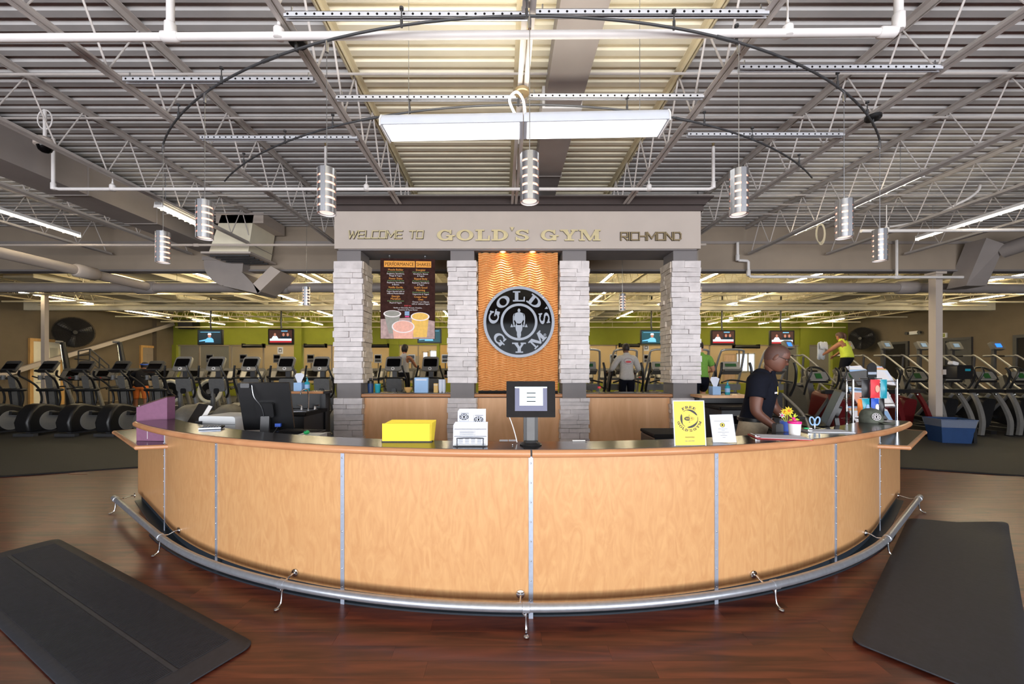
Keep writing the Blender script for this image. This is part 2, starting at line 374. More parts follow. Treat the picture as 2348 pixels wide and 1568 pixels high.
def slab_arc(mb, text, size, cx, cz, r, a_mid, step, fn3, w0, w1, sx=1, inward=False, sizes=None):
    # letters round a circle; inward letters read along the bottom
    n = len(text); tot = 0
    ws = [SLAB[c][0]*size*sx+size*.16 for c in text]; T = sum(ws); pos = -T/2
    for c, wd in zip(text, ws):
        m = pos+wd/2; pos += wd
        a = R(a_mid)+(m/r if inward else -m/r)
        up = (math.cos(a), math.sin(a)); 
        if inward: up = (-up[0], -up[1])
        rt = (up[1], -up[0]); base = r if not inward else r
        bx, bz = cx+math.cos(a)*base, cz+math.sin(a)*base
        g = SLAB[c][0]*size*sx/2
        def fn(u, v, w, bx=bx, bz=bz, rt=rt, up=up, g=g): return fn3(bx+rt[0]*(u-g)+up[0]*(v-size/2), bz+rt[1]*(u-g)+up[1]*(v-size/2), w)
        slab_letter(mb, c, size, fn, w0, w1, sx)
# ---------------------------------------------------------------- bodies grown from a skeleton
def skin_geo(V, E, RD, root=0, sub=2):
    me = bpy.data.meshes.new('skeleton'); me.from_pydata([tuple(p) for p in V], E, []); o = bpy.data.objects.new('skeleton', me); C.objects.link(o)
    mo = o.modifiers.new('s', 'SKIN'); mo.use_smooth_shade = True; mo.branch_smoothing = .4
    sv = me.skin_vertices[0].data
    for i, r in enumerate(RD): sv[i].radius = r if isinstance(r, tuple) else (r, r)
    for i in range(len(V)): sv[i].use_root = (i == root)
    sb = o.modifiers.new('d', 'SUBSURF'); sb.levels = sub; sb.render_levels = sub
    dg = bpy.context.evaluated_depsgraph_get(); m2 = bpy.data.meshes.new_from_object(o.evaluated_get(dg))
    g = ([v.co.copy() for v in m2.vertices], [tuple(p.vertices) for p in m2.polygons])
    bpy.data.objects.remove(o); bpy.data.meshes.remove(me); bpy.data.meshes.remove(m2); return g
HPROF = [(.1235,.010,-.012,.010), (.116,.040,-.046,.036), (.102,.066,-.072,.056), (.085,.083,-.088,.067), (.060,.094,-.098,.0745), (.035,.0985,-.102,.077), (.012,.094,-.101,.0765), (-.012,.0925,-.096,.075), (-.035,.093,-.088,.072), (-.055,.0935,-.078,.067), (-.075,.092,-.066,.0605), (-.095,.089,-.048,.051), (-.110,.076,-.028,.038), (-.118,.050,-.008,.020), (-.120,.030,.006,.008)]
def head_grid(s=1.0, n=44, m=34):
    """rows of points of a skull with brow, nose, lips and chin; local x right, y forward, z up"""
    rows = []
    for i in range(m+1):
        t = i/m*(len(HPROF)-1); k = min(int(t), len(HPROF)-2); f = t-k; p = [HPROF[max(0, k-1)], HPROF[k], HPROF[k+1], HPROF[min(len(HPROF)-1, k+2)]]
        cr = lambda j: .5*(2*p[1][j]+(p[2][j]-p[0][j])*f+(2*p[0][j]-5*p[1][j]+4*p[2][j]-p[3][j])*f*f+(3*p[1][j]-p[0][j]-3*p[2][j]+p[3][j])*f**3)
        z, fr, bk, hw = cr(0), cr(1), cr(2), cr(3); row = []
        for q in range(n):
            a = 2*math.pi*q/n; a = a-.62*math.sin(a); c_, s_ = math.cos(a), math.sin(a)
            mid = (fr+bk)/2; dep = (fr-bk)/2; x = hw*math.copysign(abs(s_)**.9, s_); y = mid+dep*math.copysign(abs(c_)**.92, c_)
            if c_ > 0:
                g = lambda v, w_: math.exp(-(v/w_)**2)
                nz = max(0, min(1, (.026-z)/.050)) if z > -.026 else max(0, 1-(-.026-z)/.013)
                y += .026*nz*g(x, .0095+.007*nz) + .0055*(g(z+.050, .006)+g(z+.062, .006))*g(x, .022)-.004*g(z+.056, .003)*g(x, .024)
                y += -.010*g(abs(x)-.031, .014)*g(z-.010, .012)+.004*g(abs(x)-.030, .022)*g(z-.034, .009)+.004*g(x, .022)*g(z+.094, .012)-.004*g(x, .03)*g(z+.076, .007)
            row.append((x*s, y*s, z*s))
        rows.append(row)
    return rows
def head_geo(c, pitch, yaw, s=1.0):
    mb = MB(); Mx = Matrix.Translation(c) @ Euler((0, 0, yaw)).to_matrix().to_4x4() @ Euler((pitch, 0, 0)).to_matrix().to_4x4()
    rows = head_grid(s); n = len(rows[0]); m = len(rows); vs = [p for r in rows for p in r]
    fs = [(i*n+k, i*n+(k+1) % n, (i+1)*n+(k+1) % n, (i+1)*n+k) for i in range(m-1) for k in range(n)]+[tuple(range(n)), tuple(range(m*n-1, (m-1)*n-1, -1))]
    mb.add(vs, fs, Mx)
    for sx in (-1, 1): E_ = Mx @ Matrix.Translation((sx*.077*s, -.012*s, -.002*s)) @ Euler((R(-12), 0, sx*R(-22))).to_matrix().to_4x4(); mb.ball((0,0,0), .008*s, .019*s, .032*s, 10, 8, E_)
    return mb, Mx
def hair_geo(Mx, kind):
    rows = head_grid(1.0); n = len(rows[0]); m = len(rows); off = {'shaved': .0012, 'short': .009, 'long': .014, 'bob': .018}[kind]; low = {'shaved': -.045, 'short': -.06, 'long': -.07, 'bob': -.10}[kind]
    def inside(p):
        x, y, z = p
        if y > .03: return z > .045+.030*(y-.03)/.06+(.012 if kind == 'shaved' else -.004)
        if y > -.01: return z > .020
        return z > low+.03*max(0, (y+.05)/.04)
    mb = MB(); vs = [tuple(v*(1+off/max(.03, math.sqrt(p[0]**2+p[1]**2+p[2]**2))) for v in p) for r in rows for p in r]; fs = []
    for i in range(m-1):
        for k in range(n):
            q = (i*n+k, i*n+(k+1) % n, (i+1)*n+(k+1) % n, (i+1)*n+k)
            if inside(tuple(sum(rows[j//n][j % n][a] for j in q)/4 for a in range(3))): fs.append(q)
    fs.append(tuple(range(n))); return mb.add(vs, fs, Mx)
def hand(V, E, RD, wrist_i, d, side, curl=.5, k=1.0):
    # palm and five fingers rooted in the wrist vertex; d = pointing direction, side = towards the thumb
    d = Vector(d).normalized(); side = Vector(side); side = (side-d*side.dot(d)).normalized(); nrm = d.cross(side)
    wp = Vector(V[wrist_i]); pm = wp+d*.05*k; V.append(pm); RD.append((.030*k, .018*k)); pi = len(V)-1; E.append((wrist_i, pi))
    for q, (off, ln) in enumerate(((.030, .074), (.011, .084), (-.009, .078), (-.028, .060))):
        a = wp+d*.088*k+side*off*k; b = a+(d*(1-.35*curl)-nrm*curl*.7).normalized()*ln*.5*k; c = b+(d*(1-curl)-nrm*curl*1.2).normalized()*ln*.5*k
        i0 = len(V); V += [a, b, c]; RD += [.0095*k, .0085*k, .0072*k]; E += [(pi, i0), (i0, i0+1), (i0+1, i0+2)]
    a = wp+d*.04*k+side*.040*k; b = a+(d*.7+side*.6).normalized()*.035*k; c = b+(d*.9-nrm*.3).normalized()*.030*k
    i0 = len(V); V += [a, b, c]; RD += [.012*k, .0105*k, .0085*k]; E += [(pi, i0), (i0, i0+1), (i0+1, i0+2)]
def person(label, loc, rz, J, skin, clothes, hair, head_pitch=0, head_yaw=0, base=0, group=None, glasses=False, broad=1.0, ponytail=False, sub=2, waist=.07, belt=False):
    """J: joints in local coords x=right, y=forward, z=up. clothes: list of (name, material, predicate(co, seg), offset)."""
    names = list(J); V = [Vector(J[n]) for n in names]; ix = {n: i for i, n in enumerate(names)}; b = broad
    RDm = {'pelvis': (.155*b, .115*b), 'belly': (.150*b, .115*b), 'chest': (.165*b, .115*b), 'upper': (.135*b, .088*b), 'neck': .056*b**.5, 'skull': .060,
           'sh': .062*b, 'el': .044*b, 'wr': .028, 'hip': .092*b, 'kn': .058*b, 'an': .040, 'heel': .036, 'toe': .030}
    E = [(ix[a], ix[c]) for a, c in (('pelvis','belly'), ('belly','chest'), ('chest','upper'), ('upper','neck'), ('neck','skull'))]; RD = [None]*len(V)
    for n in names: RD[ix[n]] = RDm[n.split('_')[0]]
    for s in ('r', 'l'):
        for a, c in (('upper','sh_'+s), ('sh_'+s,'el_'+s), ('el_'+s,'wr_'+s), ('pelvis','hip_'+s), ('hip_'+s,'kn_'+s), ('kn_'+s,'an_'+s), ('an_'+s,'toe_'+s)): E.append((ix[a], ix[c]))
    segs = [(names[a], names[c]) for a, c in E]; segP = [(V[a].copy(), V[c].copy()) for a, c in E]
    mx = lambda r: max(r) if isinstance(r, tuple) else r
    segR = {(names[a], names[c]): (mx(RD[a]), mx(RD[c])) for a, c in E}
    for s, sg in (('r', 1), ('l', -1)):
        d = V[ix['wr_'+s]]-V[ix['el_'+s]]; hand(V, E, RD, ix['wr_'+s], d, Vector((-sg*.9, .5, .2)), .55)
    g = skin_geo(V, E, RD, ix['pelvis'], sub)
    t = thing('person', label, 'person', (loc[0], loc[1], loc[2]), rz, group)
    hc = J['skull']; hm, Mx = head_geo(Vector(hc)+Vector((0, .02, .02)), head_pitch, head_yaw)
    mb = MB(); mb.add(g[0], g[1]); mb.add(hm.v, hm.f); mb.build('body', skin, t)
    # clothing: the skin faces of a region pushed outward
    def near(co):
        best = None; bd = 9
        for (p, q), nm in zip(segP, segs):
            u = q-p; L2 = u.length_squared or 1e-9; tt = max(0, min(1, (co-p).dot(u)/L2)); dd = (p+u*tt-co).length/(segR[nm][0]*(1-tt)+segR[nm][1]*tt)
            if dd < bd: bd = dd; best = (nm, tt)
        return best if bd < 1.45 else (('none', 'none'), 0)
    me = bpy.data.meshes.new('tmp'); me.from_pydata(g[0], [], g[1]); bm = bmesh.new(); bm.from_mesh(me); bmesh.ops.recalc_face_normals(bm, faces=bm.faces[:]); bm.normal_update()
    info = {v.index: near(v.co) for v in bm.verts}
    zw = J['pelvis'].z+waist
    for nm, mt, pred, off in clothes:
        up = pred in UPPER; lo = pred in LOWER; hem = zw-(.015 if pred is not longsleeve else .13)
        cut = lambda z: z > hem if up else (z < zw if lo else True)
        keep = [f for f in bm.faces if all(pred(v.co, *info[v.index]) for v in f.verts) and any(cut(v.co.z) for v in f.verts)]
        vi = {}; vs = []; fs = []
        for f in keep:
            q = []
            for v in f.verts:
                if v.index not in vi:
                    vi[v.index] = len(vs); c_ = v.co+v.normal*off; arm = info[v.index][0][1][:3] in ('el_', 'wr_')
                    if up and not arm: c_.z = max(c_.z, hem)
                    if lo: c_.z = min(c_.z, zw)
                    vs.append(c_)
                q.append(vi[v.index])
            fs.append(q)
        if not fs: continue
        if up:
            # drop stray scraps: keep the largest connected piece
            par = list(range(len(vs)))
            def fd(a):
                while par[a] != a: par[a] = par[par[a]]; a = par[a]
                return a
            for q in fs:
                for a in q[1:]: par[fd(a)] = fd(q[0])
            ct = {}
            for q in fs: ct[fd(q[0])] = ct.get(fd(q[0]), 0)+1
            bg = max(ct, key=ct.get); fs = [q for q in fs if fd(q[0]) == bg]; us = sorted({a for q in fs for a in q}); rm = {a: i for i, a in enumerate(us)}; vs = [vs[a] for a in us]; fs = [[rm[a] for a in q] for q in fs]
        m_ = bpy.data.meshes.new(nm); m_.from_pydata(vs, [], fs); m_.shade_smooth(); m_.materials.append(mt); o = link(nm, m_, t)
        so = o.modifiers.new('thickness', 'SOLIDIFY'); so.thickness = .010; so.offset = -1
    if belt:
        c0 = J['pelvis'].lerp(J['belly'], .8); ring = []; zb_ = zw-.012
        for k in range(30):
            a = 2*math.pi*k/30; rr = .12
            for v in bm.verts:
                if abs(v.co.z-zb_) < .045 and info[v.index][0][1] in TORSO:
                    dx, dy = v.co.x-c0.x, v.co.y-c0.y; da = abs((math.atan2(dy, dx)-a+math.pi) % (2*math.pi)-math.pi)
                    if da < R(11): rr = max(rr, math.hypot(dx, dy))
            ring.append((a, rr))
        rs = [(ring[k-1][1]+ring[k][1]*2+ring[(k+1) % 30][1])/4+.012 for k in range(30)]
        b2 = MB()
        for dz in (-.010, 0, .010): b2.tube([(c0.x+rs[k]*math.cos(ring[k][0]), c0.y+rs[k]*math.sin(ring[k][0]), zb_+dz) for k in range(30)], .009, 6, True)
        b2.build('belt', M['black'], t); q = rs[7]+.010; MB().box(c0.x-.028, c0.x+.028, c0.y+q-.008, c0.y+q+.006, zb_-.018, zb_+.018).build('belt_buckle', M['chrome'], t)
    bm.free(); bpy.data.meshes.remove(me)
    # face
    ey = MB(); lp = MB(); br = MB()
    for sx in (-1, 1):
        ey.ball((sx*.031, .074, .011), .0125, .010, .0065, 8, 6, Mx); br.ball((sx*.031, .087, .033), .018, .006, .0035, 8, 5, Mx)
    lp.ball((0, .0915, -.057), .021, .0075, .0075, 8, 6, Mx)
    ey.build('eyes', M['eye_white'], t); lp.build('mouth', M['lip'], t); br.build('eyebrows', M['hair_dark'], t)
    if hair:
        nm, mt, kind = hair; hb = hair_geo(Mx, kind)
        if ponytail: hb.tube(smoothpath([Mx @ Vector(p) for p in ((0,-.10,.05), (0,-.135,.03), (.01,-.13,-.06), (0,-.10,-.16))], 4), [.03]*5+[.034]*4+[.026]*3+[.012], 8)
        hb.build(nm, mt, t)
    if glasses:
        gb = MB()
        for sx in (-1, 1):
            gb.tube([Mx @ Vector((sx*.033+.022*math.cos(a), .102-.008*abs(math.cos(a)), .010+.015*math.sin(a))) for a in [2*math.pi*k/14 for k in range(14)]], .0022, 5, True)
            gb.tube([Mx @ Vector(p) for p in ((sx*.055, .094, .014), (sx*.080, .04, .014), (sx*.084, -.012, .012))], .0022, 5)
        gb.tube([Mx @ Vector(p) for p in ((-.011,.108,.014), (.011,.108,.014))], .0022, 5); gb.build('glasses', M['black'], t)
    return t
TORSO = ('belly', 'chest', 'upper', 'hip_r', 'hip_l')
def shoes(co, seg, tt): return seg[1].startswith('toe') or (seg[1].startswith('an') and tt > .93)
def trousers(co, seg, tt): return seg[1] in ('belly',) or seg[1][:3] in ('hip','kn_') or (seg[1].startswith('an_') and tt <= .93)
def shorts(co, seg, tt): return seg[1] in ('belly',) or seg[1][:3] == 'hip' or (seg[1][:3] == 'kn_' and tt < .85)
def tee(co, seg, tt): return seg[1] in TORSO or (seg[1] == 'neck' and tt < .35) or seg[1][:3] == 'sh_' or (seg[1][:3] == 'el_' and tt < .62)
def longsleeve(co, seg, tt): return seg[1] in TORSO or (seg[1] == 'neck' and tt < .4) or seg[1][:3] in ('sh_','el_') or (seg[1][:3] == 'wr_' and tt < .9)
def tank(co, seg, tt): return (seg[1] in ('belly', 'chest', 'hip_r', 'hip_l') or (abs(co.x) < .168 and seg[1][:3] not in ('wr_', 'kn_', 'an_', 'toe', 'nec', 'sku'))) and co.y < .24 and (co.z < 1.33 or abs(co.x) < .105)
UPPER = (tee, longsleeve, tank); LOWER = (trousers, shorts)
# ================================================================ room shell
XL, XR, YB, YF, ZC = -19.8, 20.1, 23.2, -6.0, 4.90
DC = Vector((.16, 7.78, 0))                                         # centre of the desk's curve
def dp(r, a, z=0): return Vector((DC.x+r*math.sin(R(a)), DC.y-r*math.cos(R(a)), z))
fl = MB().box(XL, XR, YF, YB+6, -.15, -.006).build('floor', M['floor_wood']); struct(fl)
# planks of the visible wood floor, each a piece of its own
pk = []
for k in range(4):
    b = MB(); b.cbox((0,0,0), (1.2192, .1194, .006), (0,0,0)); pk.append(b.mesh('plank', M['floor_wood']))
def rub_edge(x):                                                    # where wood meets rubber
    return 6.45 if abs(x-.16) < 5.9 else max(2.2, 6.45-.36*(abs(x-.16)-5.9))
npl = 0; rows = []
y = 1.62; j = 0
restm = MB()
while y < 6.5:
    off = random.random()*1.22; x = -8.4+off-1.22
    while x < 8.6:
        cx = x+.61; inside = (cx-DC.x)**2+(y-DC.y)**2 < 4.3**2 or abs(cx-DC.x) < 4.1 and y > 4.9
        px0 = VX+F*(x+1.2)/y; px1 = VX+F*x/y
        if y+.1 < rub_edge(cx) and not inside and px0 > -20 and px1 < 2370:
            rows.append((abs(cx)*.2+y, cx, y))
        x += 1.22
    y += .12
rows.sort()
for q, cx, y in rows:
    if npl < 300:
        link('plank', pk[npl % 4], fl, (cx, y, -.003)); npl += 1
    else: restm.cbox((cx, y, -.003), (1.2192, .1194, .006))
if restm.v: stuff(restm.build('far_planks', M['floor_wood'], fl, smooth=False))
# rubber sports floor
xs = [XL]+[-14+i*.5 for i in range(57)]+[XR]
vs = []; fs = []
for x in xs: vs += [(x, min(rub_edge(x), 22), .004), (x, YB+6, .004)]
for i in range(len(xs)-1): fs.append((2*i, 2*i+2, 2*i+3, 2*i+1))
struct(MB().add(vs, fs).build('floor', M['rubber_floor'], smooth=False))
tr = MB(); tr.tube([(x, rub_edge(x), .006) for x in xs], .012, 6)
struct(tr.build('trim_1', M['black_matte']))
# ceiling deck: ribbed sheet, ribs across the room
def deck(name, x0, x1, y0, y1, mt):
    per = .152; n = int((y1-y0)/per)+1; vs = []; fs = []; prof = [(0,.045), (.045,.045), (.062,0), (.135,0), (.152,.045)]
    pts = []
    for i in range(n):
        for u, z in prof[:-1]: pts.append((y0+i*per+u, ZC+z))
    for yy, z in pts: vs += [(x0, yy, z), (x1, yy, z)]
    for i in range(len(pts)-1): fs.append((2*i, 2*i+1, 2*i+3, 2*i+2))
    o = MB().add(vs, fs).build(name, mt, smooth=False, recalc=False); return struct(o)
deck('ceiling', XL, -1.66, YF, 9.2, M['deck_grey']); deck('ceiling', 2.0, XR, YF, 9.2, M['deck_grey'])  # same deck as the centre bays; its shade is put into the grey
deck('ceiling', -1.66, 2.0, YF, 9.2, M['deck_cream']); deck('ceiling', XL, XR, 9.35, YB, M['deck_cream'])  # lamp glow on the centre bays and back hall put into the cream
struct(MB().box(XL, XR, YF, YB+6, ZC+.1, ZC+.2).build('ceiling', M['deck_grey']))
# walls
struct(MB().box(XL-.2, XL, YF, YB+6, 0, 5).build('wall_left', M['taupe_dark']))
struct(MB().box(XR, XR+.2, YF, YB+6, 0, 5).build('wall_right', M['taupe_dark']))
fw = MB(); fw.box(XL, -10, YF-.2, YF, 0, 5); fw.box(10.4, XR, YF-.2, YF, 0, 5); fw.box(-10, 10.4, YF-.2, YF, 0, .3); fw.box(-10, 10.4, YF-.2, YF, 3.75, 5)
for x in (-6.6, -3.2, .2, 3.6, 7.0): fw.box(x-.06, x+.06, YF-.15, YF-.02, .3, 3.75)
struct(fw.build('wall_front', M['taupe']))
# deep beam across the hall between the bays
struct(MB().box(XL, XR, 9.2, 9.36, 3.90, ZC+.05).build('trim_2', M['taupe']))
lip = MB().box(XL, XR, 9.16, 9.40, 3.86, 3.90).build('trim_3', M['block_grey']); struct(lip)
struct(MB().box(XL, XR, 9.17, 9.2, 4.50, 4.56).build('trim_4', M['duct']))
struct(MB().box(XL, XR, 16.2, 16.4, 4.0, 4.42).build('trim_5', M['deck_cream']))
# back wall: green with openings to the studio behind
zo = 3.0; gw = MB()
gw.box(XL, XR, YB, YB+.2, zo, 5)
pil = [(-19.8,-19.3), (PX(676,YB), PX(693,YB)), (PX(893,YB), PX(915,YB)), (PX(1002,YB), PX(1008,YB)), (PX(1537,YB), PX(1560,YB)), (PX(1832,YB), PX(1853,YB)), (PX(1906,YB), XR)]
for a, b in pil: gw.box(a, b, YB-.10, YB+.2, 0, zo); 
gw.box(XL, XR, YB, YB+.2, 0, .75)
struct(gw.build('wall_back', M['green']))
for i, (a, b) in enumerate(pil):
    if 0 < i < 6: struct(MB().box(a, b, YB-.12, YB, zo, 4.6).build('trim_%d' % (10+i), M['green']))
struct(MB().box(XL, XR, YB+5, YB+5.2, 0, 5).build('wall_studio', M['tan']))
# things on and behind the studio wall: doors, boards, bright window
def frame_window(n, x0, x1, z0, z1, yy, fm, pm_, bars=0):
    f = MB(); t = .07
    f.box(x0-t, x0, yy-.06, yy, z0, z1+t); f.box(x1, x1+t, yy-.06, yy, z0, z1+t); f.box(x0-t, x1+t, yy-.06, yy, z1, z1+t); f.box(x0, x1, yy-.06, yy, z0-t, z0)
    for k in range(bars): xx = x0+(x1-x0)*(k+1)/(bars+1); f.box(xx-.02, xx+.02, yy-.05, yy, z0, z1)
    o = struct(f.build('window_%d' % n, fm)); MB().box(x0, x1, yy-.02, yy-.01, z0, z1).build('pane', pm_, o); return o
YS = YB+5
frame_window(1, PX(1862,YS), PX(1896,YS), PZ(870,YS), PZ(800,YS), YS, M['white'], M['outside'], 1)
frame_window(2, PX(1690,YS), PX(1712,YS), PZ(850,YS), PZ(812,YS), YS, M['white'], M['outside'])
frame_window(3, PX(1716,YS), PX(1728,YS), PZ(850,YS), PZ(812,YS), YS, M['white'], M['outside'])
frame_window(4, PX(971,YS), PX(980,YS), PZ(845,YS), PZ(808,YS), YS, M['door_wood'], M['outside'])
frame_window(5, PX(988,YS), PX(1000,YS), PZ(845,YS), PZ(805,YS), YS, M['white'], M['outside'])
def door(n, x0, x1, z1, yy, m1):
    o = struct(MB().box(x0, x1, yy-.05, yy, 0, z1).build('door_%d' % n, m1)); f = MB(); t = .08
    f.box(x0-t, x0, yy-.07, yy, 0, z1+t); f.box(x1, x1+t, yy-.07, yy, 0, z1+t); f.box(x0, x1, yy-.07, yy, z1, z1+t); f.build('door_frame', M['door_wood'], o)
    h = MB(); h.tube([(x1-.12, yy-.05, 1.0), (x1-.12, yy-.12, 1.0), (x1-.24, yy-.12, 1.0)], .012, 6); h.build('handle', M['steel'], o); return o
door(1, PX(400,YS), PX(421,YS), PZ(792,YS)+.3, YS, M['nosing_wood']); door(2, PX(945,YS), PX(962,YS), 2.5, YS, M['taupe'])
door(3, PX(1660,YS), PX(1684,YS), 2.6, YS, M['back_wood'])
# doors of the side walls
def side_door(n, X, y0, y1, z1, m1, m2, sg, lite=None):
    o = struct(MB().box(min(X, X-sg*.05), max(X, X-sg*.05), y0, y1, 0, z1).build('door_%d' % n, m1)); t = .12; f = MB(); xa, xb = sorted((X, X-sg*.09))
    f.box(xa, xb, y0-t, y0, 0, z1+t); f.box(xa, xb, y1, y1+t, 0, z1+t); f.box(xa, xb, y0, y1, z1, z1+t); f.build('door_frame', m2, o)
    if lite:
        ya = y0+(y1-y0)*lite[0]; yb = y0+(y1-y0)*lite[1]; xc, xd = sorted((X-sg*.05, X-sg*.06)); MB().box(xc, xd, ya, yb, lite[2], lite[3]).build('pane', M['clear_plastic'], o)
    h = MB(); h.tube([(X-sg*.05, y0+.14, 1.02), (X-sg*.12, y0+.14, 1.02), (X-sg*.12, y0+.28, 1.02)], .014, 6); h.build('handle', M['steel'], o); return o
DL = lambda px: XL*F/(px-VX); DR = lambda px: XR*F/(px-VX)
side_door(4, XL, DL(72), DL(136), 2.75, M['deck_cream'], M['door_wood'], -1, (.6, .9, 1.0, 2.5)); side_door(5, XL, DL(324), DL(352), 2.75, M['taupe'], M['door_wood'], -1, (.35, .8, .9, 2.4))
side_door(6, XR, DR(2080), DR(2032), 2.85, M['black_matte'], M['dark_grey'], 1); side_door(7, XR, DR(2224), DR(2172), 2.85, M['dark_grey'], M['dark_grey'], 1, (.1, .9, .9, 2.5)); side_door(8, XR, DR(2400), DR(2336), 2.8, M['black_matte'], M['dark_grey'], 1)
# pale pier on the left wall and the diagonal tan brace
struct(MB().box(XL, XL+.25, 22.1, 23.2, 0, 4.9).build('trim_20', M['taupe_dark']))
bz = MB(); a = Vector((XL+.35, 12.6, .42)); b = Vector((XL+.35, 23.0, 4.2)); d = (b-a).normalized(); n = Vector((0, -d.z, d.y))*.09
bz.add([a+n, b+n, b-n, a-n]+[p+Vector((.14,0,0)) for p in (a+n, b+n, b-n, a-n)], [(0,1,2,3),(7,6,5,4),(0,4,5,1),(1,5,6,2),(2,6,7,3),(3,7,4,0)])
struct(bz.build('trim_21', M['fascia']))
# columns of the hall
def hall_column(X, Y, label, wd, zt):
    t = thing('steel_column', label, 'column', (X, Y, 0))
    b = MB(); b.cbox((0,0,zt/2), (wd, wd, zt), (0,0,0)); b.build('shaft', M['fascia'], t); MB().cbox((0,0,.02), (wd*1.7, wd*1.7, .04)).build('base_plate', M['dark_grey'], t)
    MB().cbox((0,0,zt-.03), (wd*1.6, wd*1.6, .05)).build('cap_plate', M['fascia'], t); return t
hall_column(PX(2143,9.3), 9.28, 'square taupe steel column by the blue tub, with a black dispenser on it', .16, 3.86)
hall_column(PX(103,13.6), 13.6, 'pale square steel column behind the black ellipticals on the left', .13, 4.2)
d_ = thing('wipe_dispenser', 'black wipe dispenser strapped to the taupe column on the right', 'dispenser', (PX(2143,9.3)+.30, 9.09, 1.52))
MB().cbox((0,0,0), (.36, .3, .32), (0,0,0), .05).build('tub', M['black'], d_); MB().cbox((-.1,.0,.2), (.14,.1,.08), (0,.3,0), .02).build('wipe', M['white'], d_); MB().cbox((.06,-.152,.05), (.12,.006,.05)).build('label_strip', M['teal'], d_)
sb_ = MB(); sb_.cbox((-.2,.12,.0), (.1, .1, .12)); sb_.build('bracket', M['fascia'], d_)

# ================================================================ roof joists
JY = 16
JX = [-9.0, -7.15, -5.32, -3.49, -1.64, .20, 1.98, 3.86, 5.69, 7.5, 9.3]
YAW = -.011
def joist_mesh(y0, y1, zb, zt, mt, bay=.61, ph=0, rr=.011):
    ch = []; tp = MB(); bt = MB(); wb = MB()
    for sx in (-1, 1):
        tp.box(sx*.014-.004, sx*.014+.004, y0-.2, y1+.2, zt-.062, zt); a, b = sorted((sx*.014, sx*.062)); tp.box(a, b, y0-.2, y1+.2, zt-.008, zt)
        bt.box(sx*.012-.004, sx*.012+.004, y0, y1, zb, zb+.05); a, b = sorted((sx*.012, sx*.05)); bt.box(a, b, y0, y1, zb, zb+.007)
    n = int((y1-y0)/bay); pts = []
    for i in range(2*n+1): pts.append((0, y0+.15+i*bay/2, zb+.03 if i % 2 == 0 else zt-.03))
    wb.tube(pts, rr, 6)
    return tp.mesh('top_chord', mt), bt.mesh('bottom_chord', mt), wb.mesh('web', mt)
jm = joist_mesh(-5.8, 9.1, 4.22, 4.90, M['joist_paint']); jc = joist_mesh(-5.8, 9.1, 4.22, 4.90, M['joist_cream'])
jb = joist_mesh(0, 6.7, 4.22, 4.90, M['joist_cream'])
for i, x in enumerate(JX):
    t = thing('roof_joist', 'open-web steel roof joist of the front bay, %s from the left' % ORD[i], 'joist', (x, 0, 0), -YAW, 'roof joists over the front bay')
    if x == .20:
        # the middle joist keeps only its chords and short hangers in view
        pass
    src = jm
    link('top_chord', (jc if abs(x) < 2 else jm)[0], t); link('bottom_chord', src[1], t); link('web', src[2], t)  # cream top chords carry the glow of the centre bays in their colour
kb = 0
for (y0, lab) in ((9.5, 'middle'), (16.45, 'far')):
    for k in range(21):
        x = -18.2+k*1.84
        t = thing('roof_joist', 'cream open-web roof joist in the %s bay behind the deep beam, %s from left' % (lab, ORD[k]), 'joist', (x, y0, 0), -YAW, 'cream roof joists of the %s bay' % lab)
        for nm, me in zip(('top_chord', 'bottom_chord', 'web'), jb): link(nm, me, t)
# bridging rods between joists
for k, (yy, zz) in enumerate(((4.3, 4.80), (5.05, 4.80), (7.3, 4.80))):
    b = MB().tube([(-10, yy, zz), (10, yy-.03, zz)], .013, 6).build('bridging_rod', M['joist_paint'])
    tag(b, 'thin white bridging rod across the front joists, %s from the camera' % ORD[k], 'rod')
# ---------------------------------------------------------------- strut channels with round holes
def strut(x0, x1, y, label, z=4.195, sag=0):
    t = thing('strut_channel', label, 'channel', (0, y, z)); L = x1-x0; s = MB()
    w_ = .041
    s.box(x0, x1, -w_/2, -w_/2+.003, 0, .041); s.box(x0, x1, w_/2-.003, w_/2, 0, .041); s.box(x0, x1, -w_/2, w_/2, .038, .041); s.box(x0, x1, -w_/2, -w_/2+.012, 0, .003); s.box(x0, x1, w_/2-.012, w_/2, 0, .003)
    s.build('channel', M['zinc'], t, smooth=False); h = MB(); n = int(L/.066)
    for k in range(n): h.disc((x0+.03+k*.066, -w_/2-.0006, .020), .009, .001, 10)
    stuff(h.build('holes', M['ink'], t, smooth=False))
    c = MB()
    for xx in (x0+.05, x1-.05): c.tube([(xx, 0, .04), (xx, 0, .09)], .006, 6)
    c.build('hanger_bolt', M['steel'], t)
strut(-1.64, .17, 2.93, 'perforated steel channel nearest the camera, left half'); strut(.22, 1.93, 2.91, 'perforated steel channel nearest the camera, right half')
strut(-1.64, .16, 3.82, 'perforated steel channel above the ceiling luminaire, left of the middle joist'); strut(.22, 1.90, 3.80, 'perforated steel channel above the ceiling luminaire, right of the middle joist')
strut(-3.46, -1.74, 3.58, 'perforated steel channel between the joists at upper left'); strut(2.03, 3.79, 3.44, 'perforated steel channel between the joists at upper right')
strut(-3.46, -1.68, 4.48, 'perforated steel channel behind the left hanging lamps'); strut(2.03, 3.78, 4.42, 'perforated steel channel behind the right hanging lamps')
strut(.95, 2.1, 2.60, 'short perforated steel channel at the top edge of the photo, right of centre')
